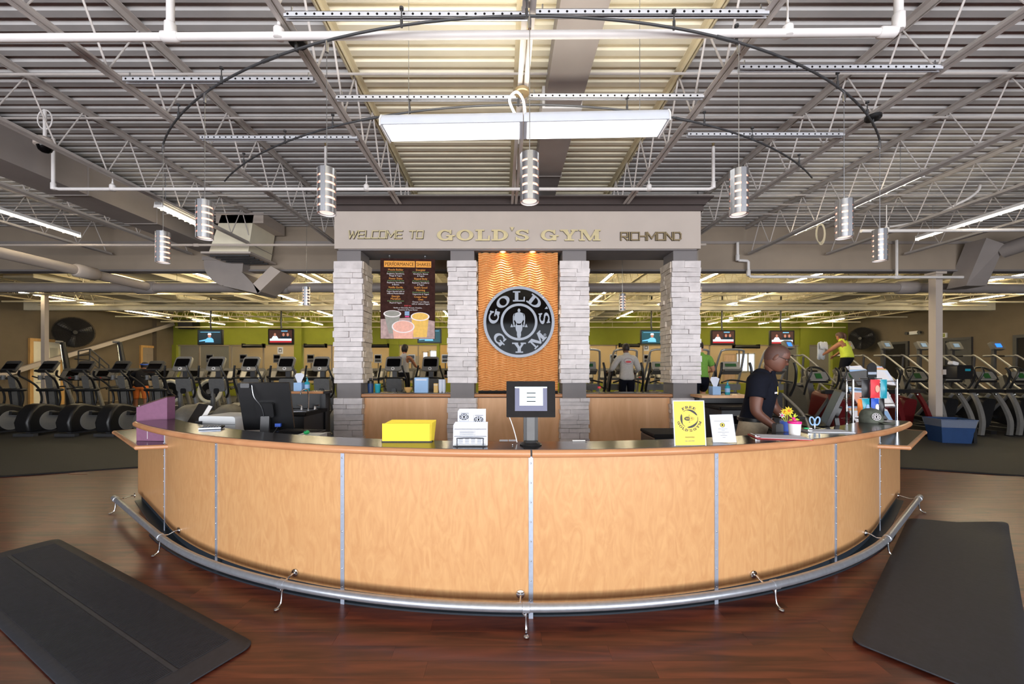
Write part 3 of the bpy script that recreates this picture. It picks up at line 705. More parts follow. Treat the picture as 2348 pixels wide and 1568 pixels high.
# ---------------------------------------------------------------- pipes
def pipe(name, label, pts, r, mt=None, fit=(), cat='pipe', heads=()):
    t = thing(name, label, cat); mt = mt or M['pipe_white']
    MB().tube(pts, r, 12).build('pipe_run', mt, t)
    for (c, ax) in fit:
        c = Vector(c); d = Vector(ax); MB().tube([c-d*r*2.2, c-d*r*1.8, c+d*r*1.8, c+d*r*2.2], [r*1.1, r*1.38, r*1.38, r*1.1], 12).build('fitting', mt, t)
    for k, c in enumerate(heads):
        h = MB(); h.lathe([(0,.0), (.012,0), (.012,.03), (.02,.035), (.02,.05), (.0,.05)], c, 8); h.build('sprinkler_head', M['bronze_letter'], t)
    return t
def hanger(t, x, y, z, zt): MB().tube([(x, y, z), (x, y, zt)], .007, 6).build('hanger_rod', M['pipe_white'], t); MB().lathe([(.030,-.045), (.038,-.04), (.038,.03), (.012,.06), (.012,.08)], (x,y,z), 10).build('hanger_ring', M['pipe_white'], t)
t = pipe('sprinkler_pipe', 'thick white sprinkler pipe across the top of the photo', [(-5.2,3.02,4.12), (2.86,2.96,4.12), (2.92,2.96,4.14), (2.945,2.96,4.19), (2.945,2.96,4.86)], .029, fit=[((-2.55,3.0,4.12),(1,0,0)), ((-2.55,3.0,4.165),(0,0,1)), ((2.86,2.96,4.12),(1,0,0)), ((2.945,2.96,4.2),(0,0,1))])
MB().tube([(-2.55,3.0,4.12), (-2.55,3.0,4.86)], .027, 10).build('riser', M['pipe_white'], t); hanger(t, -1.72, 2.99, 4.14, 4.40); hanger(t, 2.12, 2.97, 4.14, 4.40)
t = pipe('sprinkler_pipe', 'white sprinkler pipe just above the stone portal, upturned at both ends', [(-6.33,5.52,4.82), (-6.33,5.52,4.15), (-6.30,5.52,4.12), (-6.25,5.52,4.11), (2.84,5.52,4.11), (2.89,5.52,4.13), (2.90,5.52,4.17), (2.90,5.52,4.70)], .022, fit=[((-6.33,5.52,4.15),(0,0,1)), ((2.90,5.52,4.17),(0,0,1))], heads=[(2.90,5.52,4.70), (-2.52,5.52,4.70)])
MB().tube([(-2.52,5.52,4.11), (-2.52,5.52,4.70)], .020, 10).build('riser', M['pipe_white'], t); hanger(t, -5.5, 5.52, 4.13, 4.35); hanger(t, 2.0, 5.52, 4.13, 4.30); hanger(t, -1.95, 5.52, 4.13, 4.30)
pipe('sprinkler_pipe', 'grey sprinkler pipe in front of the deep beam on the left', [(-10.5,7.9,4.07), (4,7.9,4.08)], .024, M['fascia'], fit=[((-6.2,7.9,4.07),(1,0,0))])
pipe('conduit', 'thin upper electric conduit behind the stone portal', [(-10,7.32,4.63), (10,7.28,4.63)], .014, M['duct']); pipe('conduit', 'thin lower electric conduit behind the stone portal', [(-10,7.42,4.50), (10,7.40,4.50)], .014, M['duct'])
t = pipe('sprinkler_pipe', 'white sprinkler pipe at upper right, right of the last hanging lamp', [(6.3,7.0,4.04), (9.35,6.95,4.04), (9.40,6.95,4.07), (9.40,6.95,4.8)], .030, fit=[((9.39,6.95,4.06),(1,0,0))]); hanger(t, 6.75, 7.0, 4.06, 4.5)
t = pipe('drain_pipe', 'pale pipe stepping down the deep beam right of the portal', [(5.33,9.08,4.50), (5.33,9.08,4.12), (5.36,9.08,4.09), (5.55,9.08,4.08), (5.58,9.08,4.05), (5.58,9.08,3.78), (5.62,9.08,3.72), (5.70,9.08,3.71), (13.5,9.05,3.69)], .032, fit=[((5.33,9.08,4.15),(0,0,1)), ((5.58,9.08,3.8),(0,0,1)), ((9.0,9.07,3.70),(1,0,0))]); MB().tube([(8.98,9.07,3.7), (8.98,9.07,4.55)], .028, 8).build('riser', M['pipe_white'], t)
pipe('round_duct', 'fat grey round duct under the deep beam, right of the portal', [(.5,9.75,3.60), (10,9.75,3.60), (13.5,9.7,3.55)], .115, M['duct'], fit=[((9.9,9.75,3.6),(1,0,0))], cat='duct')
pipe('round_duct', 'fat grey round duct under the deep beam, left of the portal', [(-15,9.75,3.60), (-1,9.75,3.60)], .115, M['duct'], fit=[((-8.9,9.75,3.6),(1,0,0)), ((-5.6,9.75,3.6),(1,0,0))], cat='duct')
pipe('round_duct', 'pale round duct running towards the camera at far left', [(-8.75,9.6,3.60), (-8.72,4.5,3.60)], .10, M['fascia'], fit=[((-8.73,8.2,3.6),(0,1,0))], cat='duct')
for k, (yy, zz, r) in enumerate(((11.2, 4.02, .03), (12.6, 3.98, .028), (14.1, 4.0, .03), (15.2, 4.05, .03), (18.2, 4.0, .03), (20.6, 4.05, .035), (21.5, 3.86, .03))):
    t = pipe('sprinkler_pipe', 'cream sprinkler pipe across the back bays, %s behind the deep beam' % ORD[k], [(-18, yy, zz), (18.5, yy, zz-.02)], r, M['joist_cream'])
    for x in range(-16, 18, 4): MB().tube([(x+.3*k, yy, zz), (x+.3*k, yy, 4.8)], .009, 5).build('hanger_rod', M['joist_cream'], t)
# ---------------------------------------------------------------- sheet-metal ducts
t = thing('flat_duct', 'flat grey duct tight under the roof in the middle bay', 'duct'); MB().box(.45, .86, 2.0, 4.55, 4.62, 4.84).build('duct_body', M['duct'], t); MB().box(.45, .86, 4.98, 9.1, 4.62, 4.84).build('duct_body', M['duct'], t); MB().box(.42, .88, 4.55, 4.98, 4.60, 4.86).build('joint_box', M['white'], t)  # joint box, its white holding the lamp light that falls there
for yy in (3.1, 6.2): MB().box(.435, .875, yy-.012, yy+.012, 4.61, 4.85).build('flange', M['duct'], t)
MB().box(.43,.6,6.9,7.2,4.5,4.62).build('damper', M['strip_steel'], t)
t = thing('rectangular_duct', 'big rectangular duct running along the left side under the roof', 'duct'); MB().box(-7.04, -6.45, 2.5, 9.05, 4.28, 4.80).build('duct_body', M['duct'], t)
for yy in (3.7, 4.9, 6.1, 7.3): MB().box(-7.05, -6.438, yy-.012, yy+.012, 4.268, 4.812).build('flange', M['duct'], t)
t = thing('air_handler_drop', 'square cream duct drop with a flanged grille under the left roof', 'duct'); bx = MB()
bx.add([(-6.25,8.3,4.04), (-5.42,8.3,4.04), (-5.42,9.1,4.04), (-6.25,9.1,4.04), (-5.98,8.3,4.84), (-5.3,8.3,4.84), (-5.3,9.1,4.84), (-5.98,9.1,4.84)], [(0,3,2,1),(4,5,6,7),(0,1,5,4),(1,2,6,5),(2,3,7,6),(3,0,4,7)]); bx.build('drop', M['deck_cream'], t)
MB().box(-6.36, -5.32, 8.22, 9.14, 4.0, 4.04).build('flange', M['fascia'], t)
for k in range(5): MB().box(-6.25, -5.42, 8.33+.16*k, 8.36+.16*k, 3.97, 4.0).build('louver', M['dark_grey'], t)
bt = MB().box(-6.1, -5.1, 8.3, 9.1, 4.66, 4.88); bt.build('collar', M['fascia'], t)
t = thing('duct_elbow', 'wide grey duct elbow curving under the deep beam at left', 'duct'); pr = []
for k in range(9): a = R(90+90*k/8); pr.append((-5.95+.85*math.cos(a)*1.0, 4.12+.62*math.sin(a)-.62))
e2 = MB(); outer = [(-6.85,4.1)]+[(-6.0+.85*math.cos(R(180+70*k/7)), 4.05+.55*math.sin(R(180+70*k/7))) for k in range(8)]+[(-5.55,3.42), (-5.1,3.78), (-5.35,3.80), (-5.62,3.66), (-6.05,3.80), (-6.1,4.1)]
e2.prism([(-6.85,4.12)]+[(-6.10+.75*math.cos(R(180+62*k/7)), 3.98+.56*math.sin(R(180+62*k/7))) for k in range(8)]+[(-6.0,3.50), (-5.95,4.12)], 8.95, 9.6, lambda u, v, w: (u, w, v)); e2.build('elbow', M['duct'], t); e3 = MB(); e3.prism([(-6.40,3.47), (-5.62,3.30), (-5.55,3.34), (-5.93,3.74), (-6.0,3.8)], 8.93, 9.6, lambda u, v, w: (u, w, v)); e3.build('chute', M['duct'], t); e3 = MB(); e3.prism([(-5.62,3.30), (-5.10,3.80), (-5.32,3.92), (-5.72,3.52)], 8.93, 9.6, lambda u, v, w: (u, w, v)); e3.build('chute', M['fascia'], t)
MB().box(-6.88, -6.08, 8.93, 9.74, 4.06, 4.14).build('flange', M['duct'], t)
for k, (x, y0, y1) in enumerate(((-9.92, 10.2, 15.8), (-2.56, 9.8, 15.6), (-13.6, 11, 15.8), (4.80, 16.8, 21), (12.16, 10, 15.5))):
    t = thing('flat_duct', 'cream rectangular duct between back-bay joists, %s counted from the beam' % ORD[k], 'duct'); MB().box(x-.42, x+.42, y0, y1, 4.14, 4.50).build('duct_body', M['deck_cream'], t)
    for yy in (y0+1.2, y0+2.4, y0+3.6): MB().box(x-.44, x+.44, yy-.015, yy+.015, 4.13, 4.51).build('flange', M['deck_cream'], t)
t = thing('branch_duct', 'slanting grey duct branch beside the taupe column at right', 'duct'); b = MB(); b.add([p for p in (P(2215,655,9.0), P(2262,655,9.0), P(2305,560,8.6), P(2262,545,8.6))]+[p+Vector((0,.4,0)) for p in (P(2215,655,9.0), P(2262,655,9.0), P(2305,560,8.6), P(2262,545,8.6))], [(0,1,2,3),(7,6,5,4),(0,4,5,1),(1,5,6,2),(2,6,7,3),(3,7,4,0)]); b.build('duct_body', M['duct'], t); MB().tube([P(2300,575,8.7), P(2420,535,8.0)], .16, 12).build('round_branch', M['duct'], t)
# conduits and cables at the upper right
pipe('conduit', 'bent white conduit hooked over the right roof joists', smoothpath([P(2235,355,7.2), P(2240,400,7.2), P(2246,430,7.1), P(2225,452,7.1), P(2190,470,7.2), P(2120,505,7.6), P(2040,520,8.0)], 5), .022)
pipe('conduit', 'slack white cable drooping below the right roof joists', smoothpath([P(2195,375,7.0), P(2203,398,7.0), P(2230,402,7.0), P(2270,388,6.8), P(2348,340,6.4)], 5), .013)
cl = MB()
for k in range(4): cl.tube([Vector((PX(1880,8.3)+.02*k, 8.3+.015*k, PZ(535,8.3)))+Vector((.09*math.cos(a), 0, (.19+.012*k)*math.sin(a))) for a in [2*math.pi*q/20 for q in range(20)]], .008, 5, True)
cl.tube([(PX(1880,8.3)+.03, 8.32, PZ(535,8.3)+.18), (5.66, 8.32, 4.25)], .008, 5); tag(cl.build('cable_coil', M['joist_cream']), 'coil of cream cable hanging from a joist right of the portal', 'cable coil')
# dome camera on the left joist
t = thing('dome_camera', 'white dome security camera hanging from the left roof joist', 'security camera', (PX(103,4.9), 4.9, PZ(335,4.9)))
MB().lathe([(0,.10), (.07,.10), (.10,.07), (.10,0), (.085,-.01), (0,-.01)], n=20).build('housing', M['fascia'], t); MB().lathe([(0,-.085), (.03,-.08), (.06,-.055), (.075,-.01), (0,-.01)], n=20).build('dome', M['sign_black'], t); MB().tube([(0,0,.09), (0,0,.45)], .018, 8).build('stem', M['pipe_white'], t)
MB().tube([Vector((.0+.09*math.cos(a), 0, .33+.12*math.sin(a))) for a in [2*math.pi*q/18 for q in range(18)]], .008, 5, True).build('cable', M['pipe_white'], t)
# ================================================================ luminaires
def strip_light_parts(L=2.4):
    h = MB(); h.box(-.028, .028, 0, L, .035, .085); rf = MB()
    for yy in (0, L-.01): rf.add([(-.04,yy,-.01), (.04,yy,-.01), (.03,yy,.085), (-.03,yy,.085), (-.04,yy+.01,-.01), (.04,yy+.01,-.01), (.03,yy+.01,.085), (-.03,yy+.01,.085)], [(0,1,2,3),(7,6,5,4),(0,4,5,1),(1,5,6,2),(2,6,7,3),(3,7,4,0)])
    for k in range(1, 9): rf.box(-.035, .035, L*k/9-.003, L*k/9+.003, -.012, .012)
    tb = []
    for sx in (-.020, .020): tb.append(MB().tube([(sx,.03,.012), (sx,L-.03,.012)], .010, 8))
    hg = MB(); hg.tube([(0,.3,.085), (0,.3,.6)], .004, 5); hg.tube([(0,L-.3,.085), (0,L-.3,.6)], .004, 5)
    return [('housing', h.mesh('housing', M['white'])), ('end_louvers', rf.mesh('end_louvers', M['white'], False)), ('tube', tb[0].mesh('tube', M['tube_glow'])), ('tube', tb[1].mesh('tube', M['tube_glow'])), ('hanger_wires', hg.mesh('hanger_wires', M['steel']))]
SLP = strip_light_parts()
def strip_light(x, y, z, label, group, tilt=0):
    t = thing('strip_light', label, 'ceiling light', (x, y, z), -YAW, group)
    for n_, me in SLP: link(n_, me, t)
    return t
for x, y, z, lb in ((-8.4, 5.4, 4.14, 'fluorescent strip light at the far left edge, front bay'), (-5.55, 6.3, 4.12, 'fluorescent strip light behind the left hanging lamps'), (5.80, 5.5, 4.22, 'fluorescent strip light left of the fifth hanging lamp, front bay'), (8.35, 5.6, 4.14, 'fluorescent strip light at the right above the last hanging lamp')):
    t = strip_light(x, y, z+.06, lb, 'strip lights of the front bay')
    if x == -5.55: t.scale = (1.9, .45, 1)
    for c_ in t.children:
        if c_.name.startswith('tube'): c_.material_slots[0].link = 'OBJECT'; c_.material_slots[0].material = M['tube_glow_soft']
cnt = {}
for r_, y0 in enumerate((10.0, 13.1, 17.0, 20.0)):
    for k in range(13):
        x = -16.5+2.76*k+(.45 if r_ % 2 else 0)
        if (k*7+r_*3) % 5 == 0: continue
        yl = y0+random.uniform(-.2,.3)
        if any(abs(x-xd) < .62 and yl < y1 and yl+2.4 > y_ for xd, y_, y1 in ((-9.92,10.2,15.8), (-2.56,9.8,15.6), (-13.6,11,15.8), (4.80,16.8,21), (12.16,10,15.5))): continue
        cnt[r_] = cnt.get(r_, 0)+1
        strip_light(x, yl, 4.1, 'fluorescent strip light in the back hall, %s row behind the deep beam, %s from left' % (ORD[r_], ORD[cnt[r_]-1]), 'back-hall strip lights, %s row' % ORD[r_])
# the long luminaire over the desk
t = thing('linear_luminaire', 'long white two-section luminaire hanging over the desk', 'ceiling light', (.15, 3.42, 3.66), -.03)
def trough(x0, x1):
    m = MB(); out = [(-.13,0), (-.125,.05), (-.10,.095), (-.05,.12), (.05,.12), (.10,.095), (.125,.05), (.13,0)]
    m.prism(out[:], x0, x1, lambda u, v, w: (w, u, v)); return m
for a, b in ((-1.215, -.004), (.004, 1.215)):
    o = trough(a, b).build('housing', M['lum_body'], t); MB().box(a+.03, b-.03, -.115, .115, -.006, .0).build('lens', M['lens_glow'], o)
    e = MB(); e.prism([(-.135,-.012), (-.135,.05), (-.10,.10), (.10,.10), (.135,.05), (.135,-.012)], a if a < -1 else b-.012, (a+.012) if a < -1 else b, lambda u, v, w: (w, u, v)); e.build('end_cap', M['white'], o)
wr = MB()
for x in (-1.0, 1.0): wr.tube([(x, 0, .12), (x, 0, 1.245)], .003, 5)
wr.build('hanger_wires', M['steel'], t); MB().tube(smoothpath([(-.05,.02,.12), (-.12,.05,.3), (-.06,.06,.38), (.0,.05,.3), (.02,.03,.12)], 6), .012, 6).build('cable_loop', M['white'], t)
# ---------------------------------------------------------------- slotted steel pendants
def pendant_parts():
    hgt = .335; r = .066; sh = MB(); n = 28
    bands = [(.0,.040), (.054,.092), (.106,.144), (.158,.196), (.210,.248), (.262,.300)]
    bands = [(.0,.042), (.058,.098), (.114,.154), (.170,.210), (.226,.266), (.280,.335)]
    for z0, z1 in bands: sh.lathe([(r,z0), (r,z1), (r-.003,z1), (r-.003,z0), (r,z0)], n=n, caps=False)
    for a in (90, 270, 200):
        M_ = Matrix.Rotation(R(a), 4, 'Z'); sh.box(r-.003, r-.0005, -.018, .018, 0, .335, M_)
    cap = MB().lathe([(0,.331), (r-.002,.331), (r-.002,.336), (.012,.340), (.010,.36), (.0,.36)], n=n)
    inn = MB().lathe([(.056,.02), (.056,.32)], n=20, caps=False)
    bot = MB().lathe([(r-.004,.0), (r-.006,.006), (.050,.010)], n=n, caps=False)
    lens = MB().disc((0,0,.012), .0555, .004, 20, 'z')
    return [('shade', sh.mesh('shade', M['steel'], recalc=False)), ('cap', cap.mesh('cap', M['steel'])), ('diffuser', inn.mesh('diffuser', M['pend_glow'])), ('rim', bot.mesh('rim', M['white'])), ('lens', lens.mesh('lens', M['pend_inner']))]
PDP = pendant_parts()
def pendant(x, y, zb, zt, label, group, stem=False):
    t = thing('pendant_lamp', label, 'pendant lamp', (x, y, zb), 0, group)
    for n_, me in PDP: link(n_, me, t)
    c = MB(); c.tube([(0,0,.36), (0,0,zt-zb-.03)], .0032, 5); c.build('cable', M['steel'], t)
    MB().lathe([(0,zt-zb-.09), (.012,zt-zb-.09), (.014,zt-zb-.03), (.008,zt-zb)], n=10).build('connector', M['chrome'], t)
    if stem: MB().tube([(0,0,.34), (0,0,.58)], .014, 8).build('stem', M['pipe_white'], t)
ZR = 4.08
PD = [(369,603), (487,552), (748,490), (1214,465), (1701,488), (1954,541), (2027,597)]
for i, (px, py) in enumerate(((703,700), (1427,712), (1600,700))):
    D = 1.17*F/(VY-py); pendant(PX(px,D), D, 2.77, 4.91, 'small distant slotted steel pendant behind the portal, %s from left' % ORD[i], 'pendants behind the portal')
def arc3(A, B, Cc, n=48):
    ax, ay = A; bx, by = B; cx, cy = Cc; d = 2*(ax*(by-cy)+bx*(cy-ay)+cx*(ay-by))
    ux = ((ax*ax+ay*ay)*(by-cy)+(bx*bx+by*by)*(cy-ay)+(cx*cx+cy*cy)*(ay-by))/d; uy = ((ax*ax+ay*ay)*(cx-bx)+(bx*bx+by*by)*(ax-cx)+(cx*cx+cy*cy)*(bx-ax))/d
    r = math.hypot(ax-ux, ay-uy); a0 = math.atan2(ay-uy, ax-ux); a1 = math.atan2(cy-uy, cx-ux)
    if a1 < a0: a0, a1 = a1, a0
    return [(ux+r*math.cos(a0+(a1-a0)*k/n), uy+r*math.sin(a0+(a1-a0)*k/n)) for k in range(n+1)]
def monorail(label, A, B, Cc, posts, couplers):
    t = thing('lighting_rail', label, 'lighting rail'); pts = arc3(A, B, Cc); MB().tube([(x, y, ZR) for x, y in pts], .0095, 8).build('rail', M['dark_grey'], t)
    for p in posts:
        x, y = min(pts, key=lambda q: abs(q[0]-p)); b = MB(); b.tube([(x,y,ZR-.012), (x,y,ZR+.05)], .011, 8); b.tube([(x,y,ZR+.05), (x,y,ZR+.125)], .005, 6); b.lathe([(0,.115), (.016,.115), (.016,.13), (0,.13)], (x,y,ZR), 10); b.build('standoff', M['dark_grey'], t)
    for p in couplers:
        k = min(range(len(pts)), key=lambda q: abs(pts[q][0]-p)); k = min(k, len(pts)-2); MB().tube([(*pts[k], ZR), (*pts[k+1], ZR)], .013, 8).build('coupler', M['dark_grey'], t)
    return t
A1 = 2.48*F/(VY-330); B1 = 2.48*F/(VY-37); C1 = 2.48*F/(VY-325)
t = monorail('curved dark lighting rail nearest the camera, carrying seven pendants', (PX(374,A1),A1), (PX(1200,B1),B1), (PX(2018,C1),C1), (-3.3,-2.45,-1.55,-.78,.2,1.15,1.82,2.85,3.55), (-2.0,1.6))
RAIL = arc3((PX(374,A1),A1), (PX(1200,B1),B1), (PX(2018,C1),C1), 400)
for i, (px, py) in enumerate(PD):
    D = 1.17*F/(VY-py); x, y = min(RAIL, key=lambda q: math.hypot(q[0]-PX(px,D), q[1]-D)); pendant(x, y, 2.77, ZR, 'slotted brushed-steel pendant over the front counter, %s from left' % ORD[i], 'pendants over the front counter')
A2 = 2.48*F/(VY-415); B2 = 2.48*F/(VY-240); C2 = 2.48*F/(VY-408)
monorail('curved dark lighting rail behind the long luminaire', (PX(515,A2),A2), (PX(1200,B2),B2), (PX(1862,C2),C2), (-3.2,-2.35,-1.75,-1.0,.2,1.25,1.95,2.7,3.5), (-1.5,1.75))
for px, py, n_ in ((683,92,'left'), (1197,208,'middle'), (2002,267,'right')):
    D = 2.58*F/(VY-py); t = thing('rail_canopy', 'round dark steel canopy feeding the lighting rail, %s of three' % n_, 'canopy', (PX(px,D), D, 4.16))
    MB().lathe([(0,-.012), (.062,-.012), (.070,-.004), (.070,.022), (0,.022)], n=24).build('canopy', M['bronze_letter'] if n_ == 'middle' else M['black'], t); MB().tube([(0,0,-.01), (0,0,-.075)], .008, 8).build('feed', M['dark_grey'], t)
# ================================================================ stone portal
DP = 6.4
def stone_column(cx, label, warm):
    t = thing('stone_column', label, 'column', (cx, DP, 0)); hw = .1925; dep = .40
    MB().box(-hw, hw, .0, dep, 0, 1.13).build('core', M['block_grey'], t); MB().box(-hw, hw, 0, dep, 1.13, 1.36).build('grey_block', M['block_grey'], t); MB().box(-hw, hw, 0, dep, 1.36, 3.508).build('core', M['block_grey'], t)
    def stone(x0, x1, y0, y1, z0, z1, face):
        b = MB(); j = lambda s=.007: random.uniform(-s, s)
        vs = [[x0,y0,z0],[x1,y0,z0],[x1,y1,z0],[x0,y1,z0],[x0,y0,z1],[x1,y0,z1],[x1,y1,z1],[x0,y1,z1]]
        idx = {'f': (0,1,4,5), 'l': (0,3,4,7), 'r': (1,2,5,6)}[face]; ax = 1 if face == 'f' else 0
        for i in idx: vs[i][ax] += j(.009); vs[i][2] += j(.003)
        b.add(vs, [(0,3,2,1),(4,5,6,7),(0,1,5,4),(1,2,6,5),(2,3,7,6),(3,0,4,7)]); b.build('stone', M['stone'] if face == 'f' else M['stone_warm'], t, smooth=False)
    for z0, z1 in ((.32, 1.125), (1.365, 3.34)):
        z = z0
        while z < z1-.02:
            h = min(random.choice((.062,.07,.078,.088,.10)), z1-z)
            if z1-z-h < .04: h = z1-z
            p = random.uniform(.030, .058); xl = -hw-random.uniform(.028,.05); xr = hw+random.uniform(.028,.05); g = .0025
            k = random.random(); xm = random.uniform(-.12, .12)
            if k < .30: stone(xl, xr, -p, -.001, z+g, z+h-g, 'f')
            else: stone(xl, xm-.002, -p, -.001, z+g, z+h-g, 'f'); stone(xm+.002, xr, -random.uniform(.030,.058), -.001, z+g, z+h-g, 'f')
            ym = random.uniform(.1, .3)
            stone(-hw-random.uniform(.03,.055), -hw-.001, .001, ym-.002, z+g, z+h-g, 'l'); stone(-hw-random.uniform(.03,.055), -hw-.001, ym+.002, dep+.03, z+g, z+h-g, 'l')
            stone(hw+.001, hw+random.uniform(.03,.055), .001, ym-.002, z+g, z+h-g, 'r'); stone(hw+.001, hw+random.uniform(.03,.055), ym+.002, dep+.03, z+g, z+h-g, 'r')
            z += h
    return t
CX = [-2.545, -.707, 1.11, 2.906]
for c_, lb in zip(CX, ('leftmost of the four ledgestone columns, left of the menu board', 'ledgestone column between the menu board and the wave panel', 'ledgestone column right of the golden wave panel', 'rightmost of the four ledgestone columns, behind the yellow sign')): stone_column(c_, lb, 0)
# header with cornice and lettering
t = thing('portal_header', 'grey portal header beam with dark cornice and raised gold lettering', 'sign', (.19, 6.35, 3.53)); x0, x1 = -2.95, 2.945
MB().box(x0, x1, 0, .62, 0, .60).build('fascia', M['fascia'], t); MB().box(x0+.05, x1-.05, .03, .6, -.02, 0).build('soffit', M['block_grey'], t)
co = MB(); prof = [(0,.60), (-.03,.60), (-.03,.665), (-.034,.668), (-.034,.672), (-.020,.676), (-.020,.684), (-.058,.690), (-.058,.704), (-.066,.710), (-.082,.735), (-.115,.762), (-.14,.770), (-.14,.795), (0,.795)]
vs = []; fs = []; m_ = len(prof)
for (y_, z_) in prof: vs.append((x0+y_, y_, z_))
for (y_, z_) in prof: vs.append((x1-y_, y_, z_))
for (y_, z_) in prof: vs.append((x1-y_, .62, z_))
for (y_, z_) in prof: vs.append((x0+y_, .62, z_))
for s_ in range(4):
    for k in range(m_-1): a, b = s_*m_, ((s_+1) % 4)*m_; fs.append((a+k, b+k, b+k+1, a+k+1))
fs.append((m_-1, 2*m_-1, 3*m_-1, 4*m_-1)); co.add(vs, fs); co.build('cornice', M['cornice'], t)
def header_letters(text, xa, xb, zb, hh, kind, mt):
    tab = SLAB if kind == 's' else TECH; gap = .10 if kind == 's' else .22
    tot = sum((tab[c][0] if c != ' ' else .7)+gap for c in text)-gap; sx = (xb-xa)/(tot*hh); u0 = 0
    for c in text:
        wd = tab[c][0] if c != ' ' else .7
        if c != ' ':
            off = xa-.19+u0*hh*sx; fr = MB(); sd = MB(); fn = lambda u, v, w: (off+u, w, zb-3.53+v)
            if kind == 's': slab_letter(fr, c, hh, fn, -.028, -.024, sx); slab_letter(sd, c, hh, fn, -.0235, -.001, sx)
            else: tech_letter(fr, c, hh, fn, -.028, -.024, .15, .12 if text[0] == 'W' else .0, sx); tech_letter(sd, c, hh, fn, -.0235, -.001, .19, .12 if text[0] == 'W' else .0, sx)
            o = fr.build('letter', mt, t, smooth=False); sd.build('letter_edge', M['letter_side'], o, smooth=False)
        u0 += wd+gap
D_ = 6.33
header_letters('WELCOME TO', PX(799,D_), PX(969,D_), PZ(546,D_), .115, 't', M['gold_letter'])
header_letters("GOLD'S GYM", PX(1002,D_), PX(1377,D_), PZ(552,D_), .178, 's', M['gold_letter'])
header_letters('RICHMOND', PX(1424,D_), PX(1561,D_), PZ(550,D_), .118, 't', M['bronze_letter'])
# recessed panel of wavy gold between the middle columns
t = thing('wave_panel', 'golden wall panel of carved wavy ridges behind the round emblem', 'wall panel', (.20, 6.50, 1.24)); xa, xb, zt = -.652, .652, 2.26; nx = 110; nz = 57*8; vs = []; fs = []
for i in range(nz+1):
    z = zt*i/nz
    for k in range(nx+1):
        x = xa+(xb-xa)*k/nx; ph = (z+.0155*math.sin(2*math.pi*x/.232+.5*math.sin(z*3)))/.0397; f_ = ph % 1
        vs.append((x, -.034*abs(math.sin(math.pi*f_))**.75, z))
for i in range(nz):
    for k in range(nx): a = i*(nx+1)+k; fs.append((a, a+1, a+nx+2, a+nx+1))
mb = MB().add(vs, fs); me = mb.mesh('carved_face', M['wave_gold'], True, False); o = link('carved_face', me, t); MB().box(xa, xb, .005, .06, 0, zt).build('backing', M['wave_gold'], t)
MB().box(xa, xb, -.03, .06, zt, zt+.035).build('top_strip', M['black_matte'], t); MB().box(xa, xb, -.03, .06, -.05, 0).build('bottom_strip', M['black_matte'], t)
for i, px in enumerate((1153, 1221)):
    x = PX(px, 6.42); d = thing('downlight', 'glowing recessed downlight above the wave panel, %s one' % ('left', 'right')[i], 'downlight', (x, 6.42, 3.505))
    MB().lathe([(.050,.0), (.060,-.004), (.060,-.012), (.046,-.012), (.040,.0)], n=20).build('trim_ring', M['nosing_wood'], d); MB().lathe([(0,-.006), (.040,-.006)], n=16).build('bulb', M['lamp_glow'], d)
    l = bpy.data.lights.new('downlight_beam', 'SPOT'); l.energy = 48; l.color = (1, .80, .54); l.spot_size = R(70); l.spot_blend = .6; l.shadow_soft_size = .03; lo = bpy.data.objects.new('downlight_beam', l); C.objects.link(lo); lo.location = (x, 6.40, 3.47); lo.rotation_euler = (R(3), 0, 0)
# round emblem
t = thing('round_emblem', 'round black and silver wall emblem with a weightlifter figure', 'sign', (PX(1190,6.40), 6.415, PZ(738,6.40))); r0 = .573
MB().disc((0,0,0), r0, .024, 64).build('disc', M['sign_black'], t)
def ringmb(r, th, y0, y1, n=64):
    m = MB()
    for q in rings(0, 0, r, r, th, th, 0, 360, n): m.prism(q, y0, y1, lambda u, v, w: (u, w, v))
    return m
ringmb(r0+.004, .045, -.020, .012).build('outer_ring', M['logo_grey'], t); ringmb(.300, .040, -.018, -.012).build('inner_ring', M['logo_grey'], t)
for ang, ch in ((197,'G'), (147,'O'), (93,'L'), (40,'D'), (18,"'"), (-1,'S')):
    ang = {'G':167,'O':128,'L':90,'D':52,"'":27,'S':8}[ch]; m = MB(); slab_arc(m, ch, .168 if ch != "'" else .14, 0, 0, .415, ang, 0, lambda u, v, w: (u, w, v), -.018, -.012, 1.05); m.build('letter', M['logo_grey'], t, smooth=False)
for ang, ch in ((-137,'G'), (-90,'Y'), (-44,'M')): m = MB(); slab_arc(m, ch, .165, 0, 0, .418, ang, 0, lambda u, v, w: (u, w, v), -.018, -.012, 1.0, True); m.build('letter', M['logo_grey'], t, smooth=False)
fg = MB(); fnl = lambda u, v, w: (u, w, v)
def sym(pl):
    fg.prism(pl, -.018, -.012, fnl); fg.prism([(-u, v) for u, v in pl], -.018, -.012, fnl)
fg.prism([(.022*math.cos(a), .185+.032*math.sin(a)) for a in [2*math.pi*k/14 for k in range(14)]], -.018, -.012, fnl)
sym([(0,.16), (.022,.155), (.060,.142), (.082,.12), (.080,.05), (.045,-.01), (.03,-.05), (0,-.05)]); sym([(.060,.142), (.086,.128), (.098,.09), (.100,.04), (.086,.01), (.074,.03), (.078,.08)]); sym([(.086,.02), (.100,.03), (.096,-.02), (.088,-.05), (.070,-.045), (.074,-.01)])
sym([(0,-.03), (.045,-.02), (.058,-.075), (.050,-.13), (.032,-.17), (.034,-.21), (.024,-.25), (.03,-.262), (.0,-.262)])
sym([(.060,-.055), (.088,-.05), (.094,-.075), (.066,-.085)]); sym([(.118,-.03), (.140,-.085), (.094,-.085)])
fg.build('lifter_figure', M['logo_grey'], t, smooth=False)
m = MB(); 
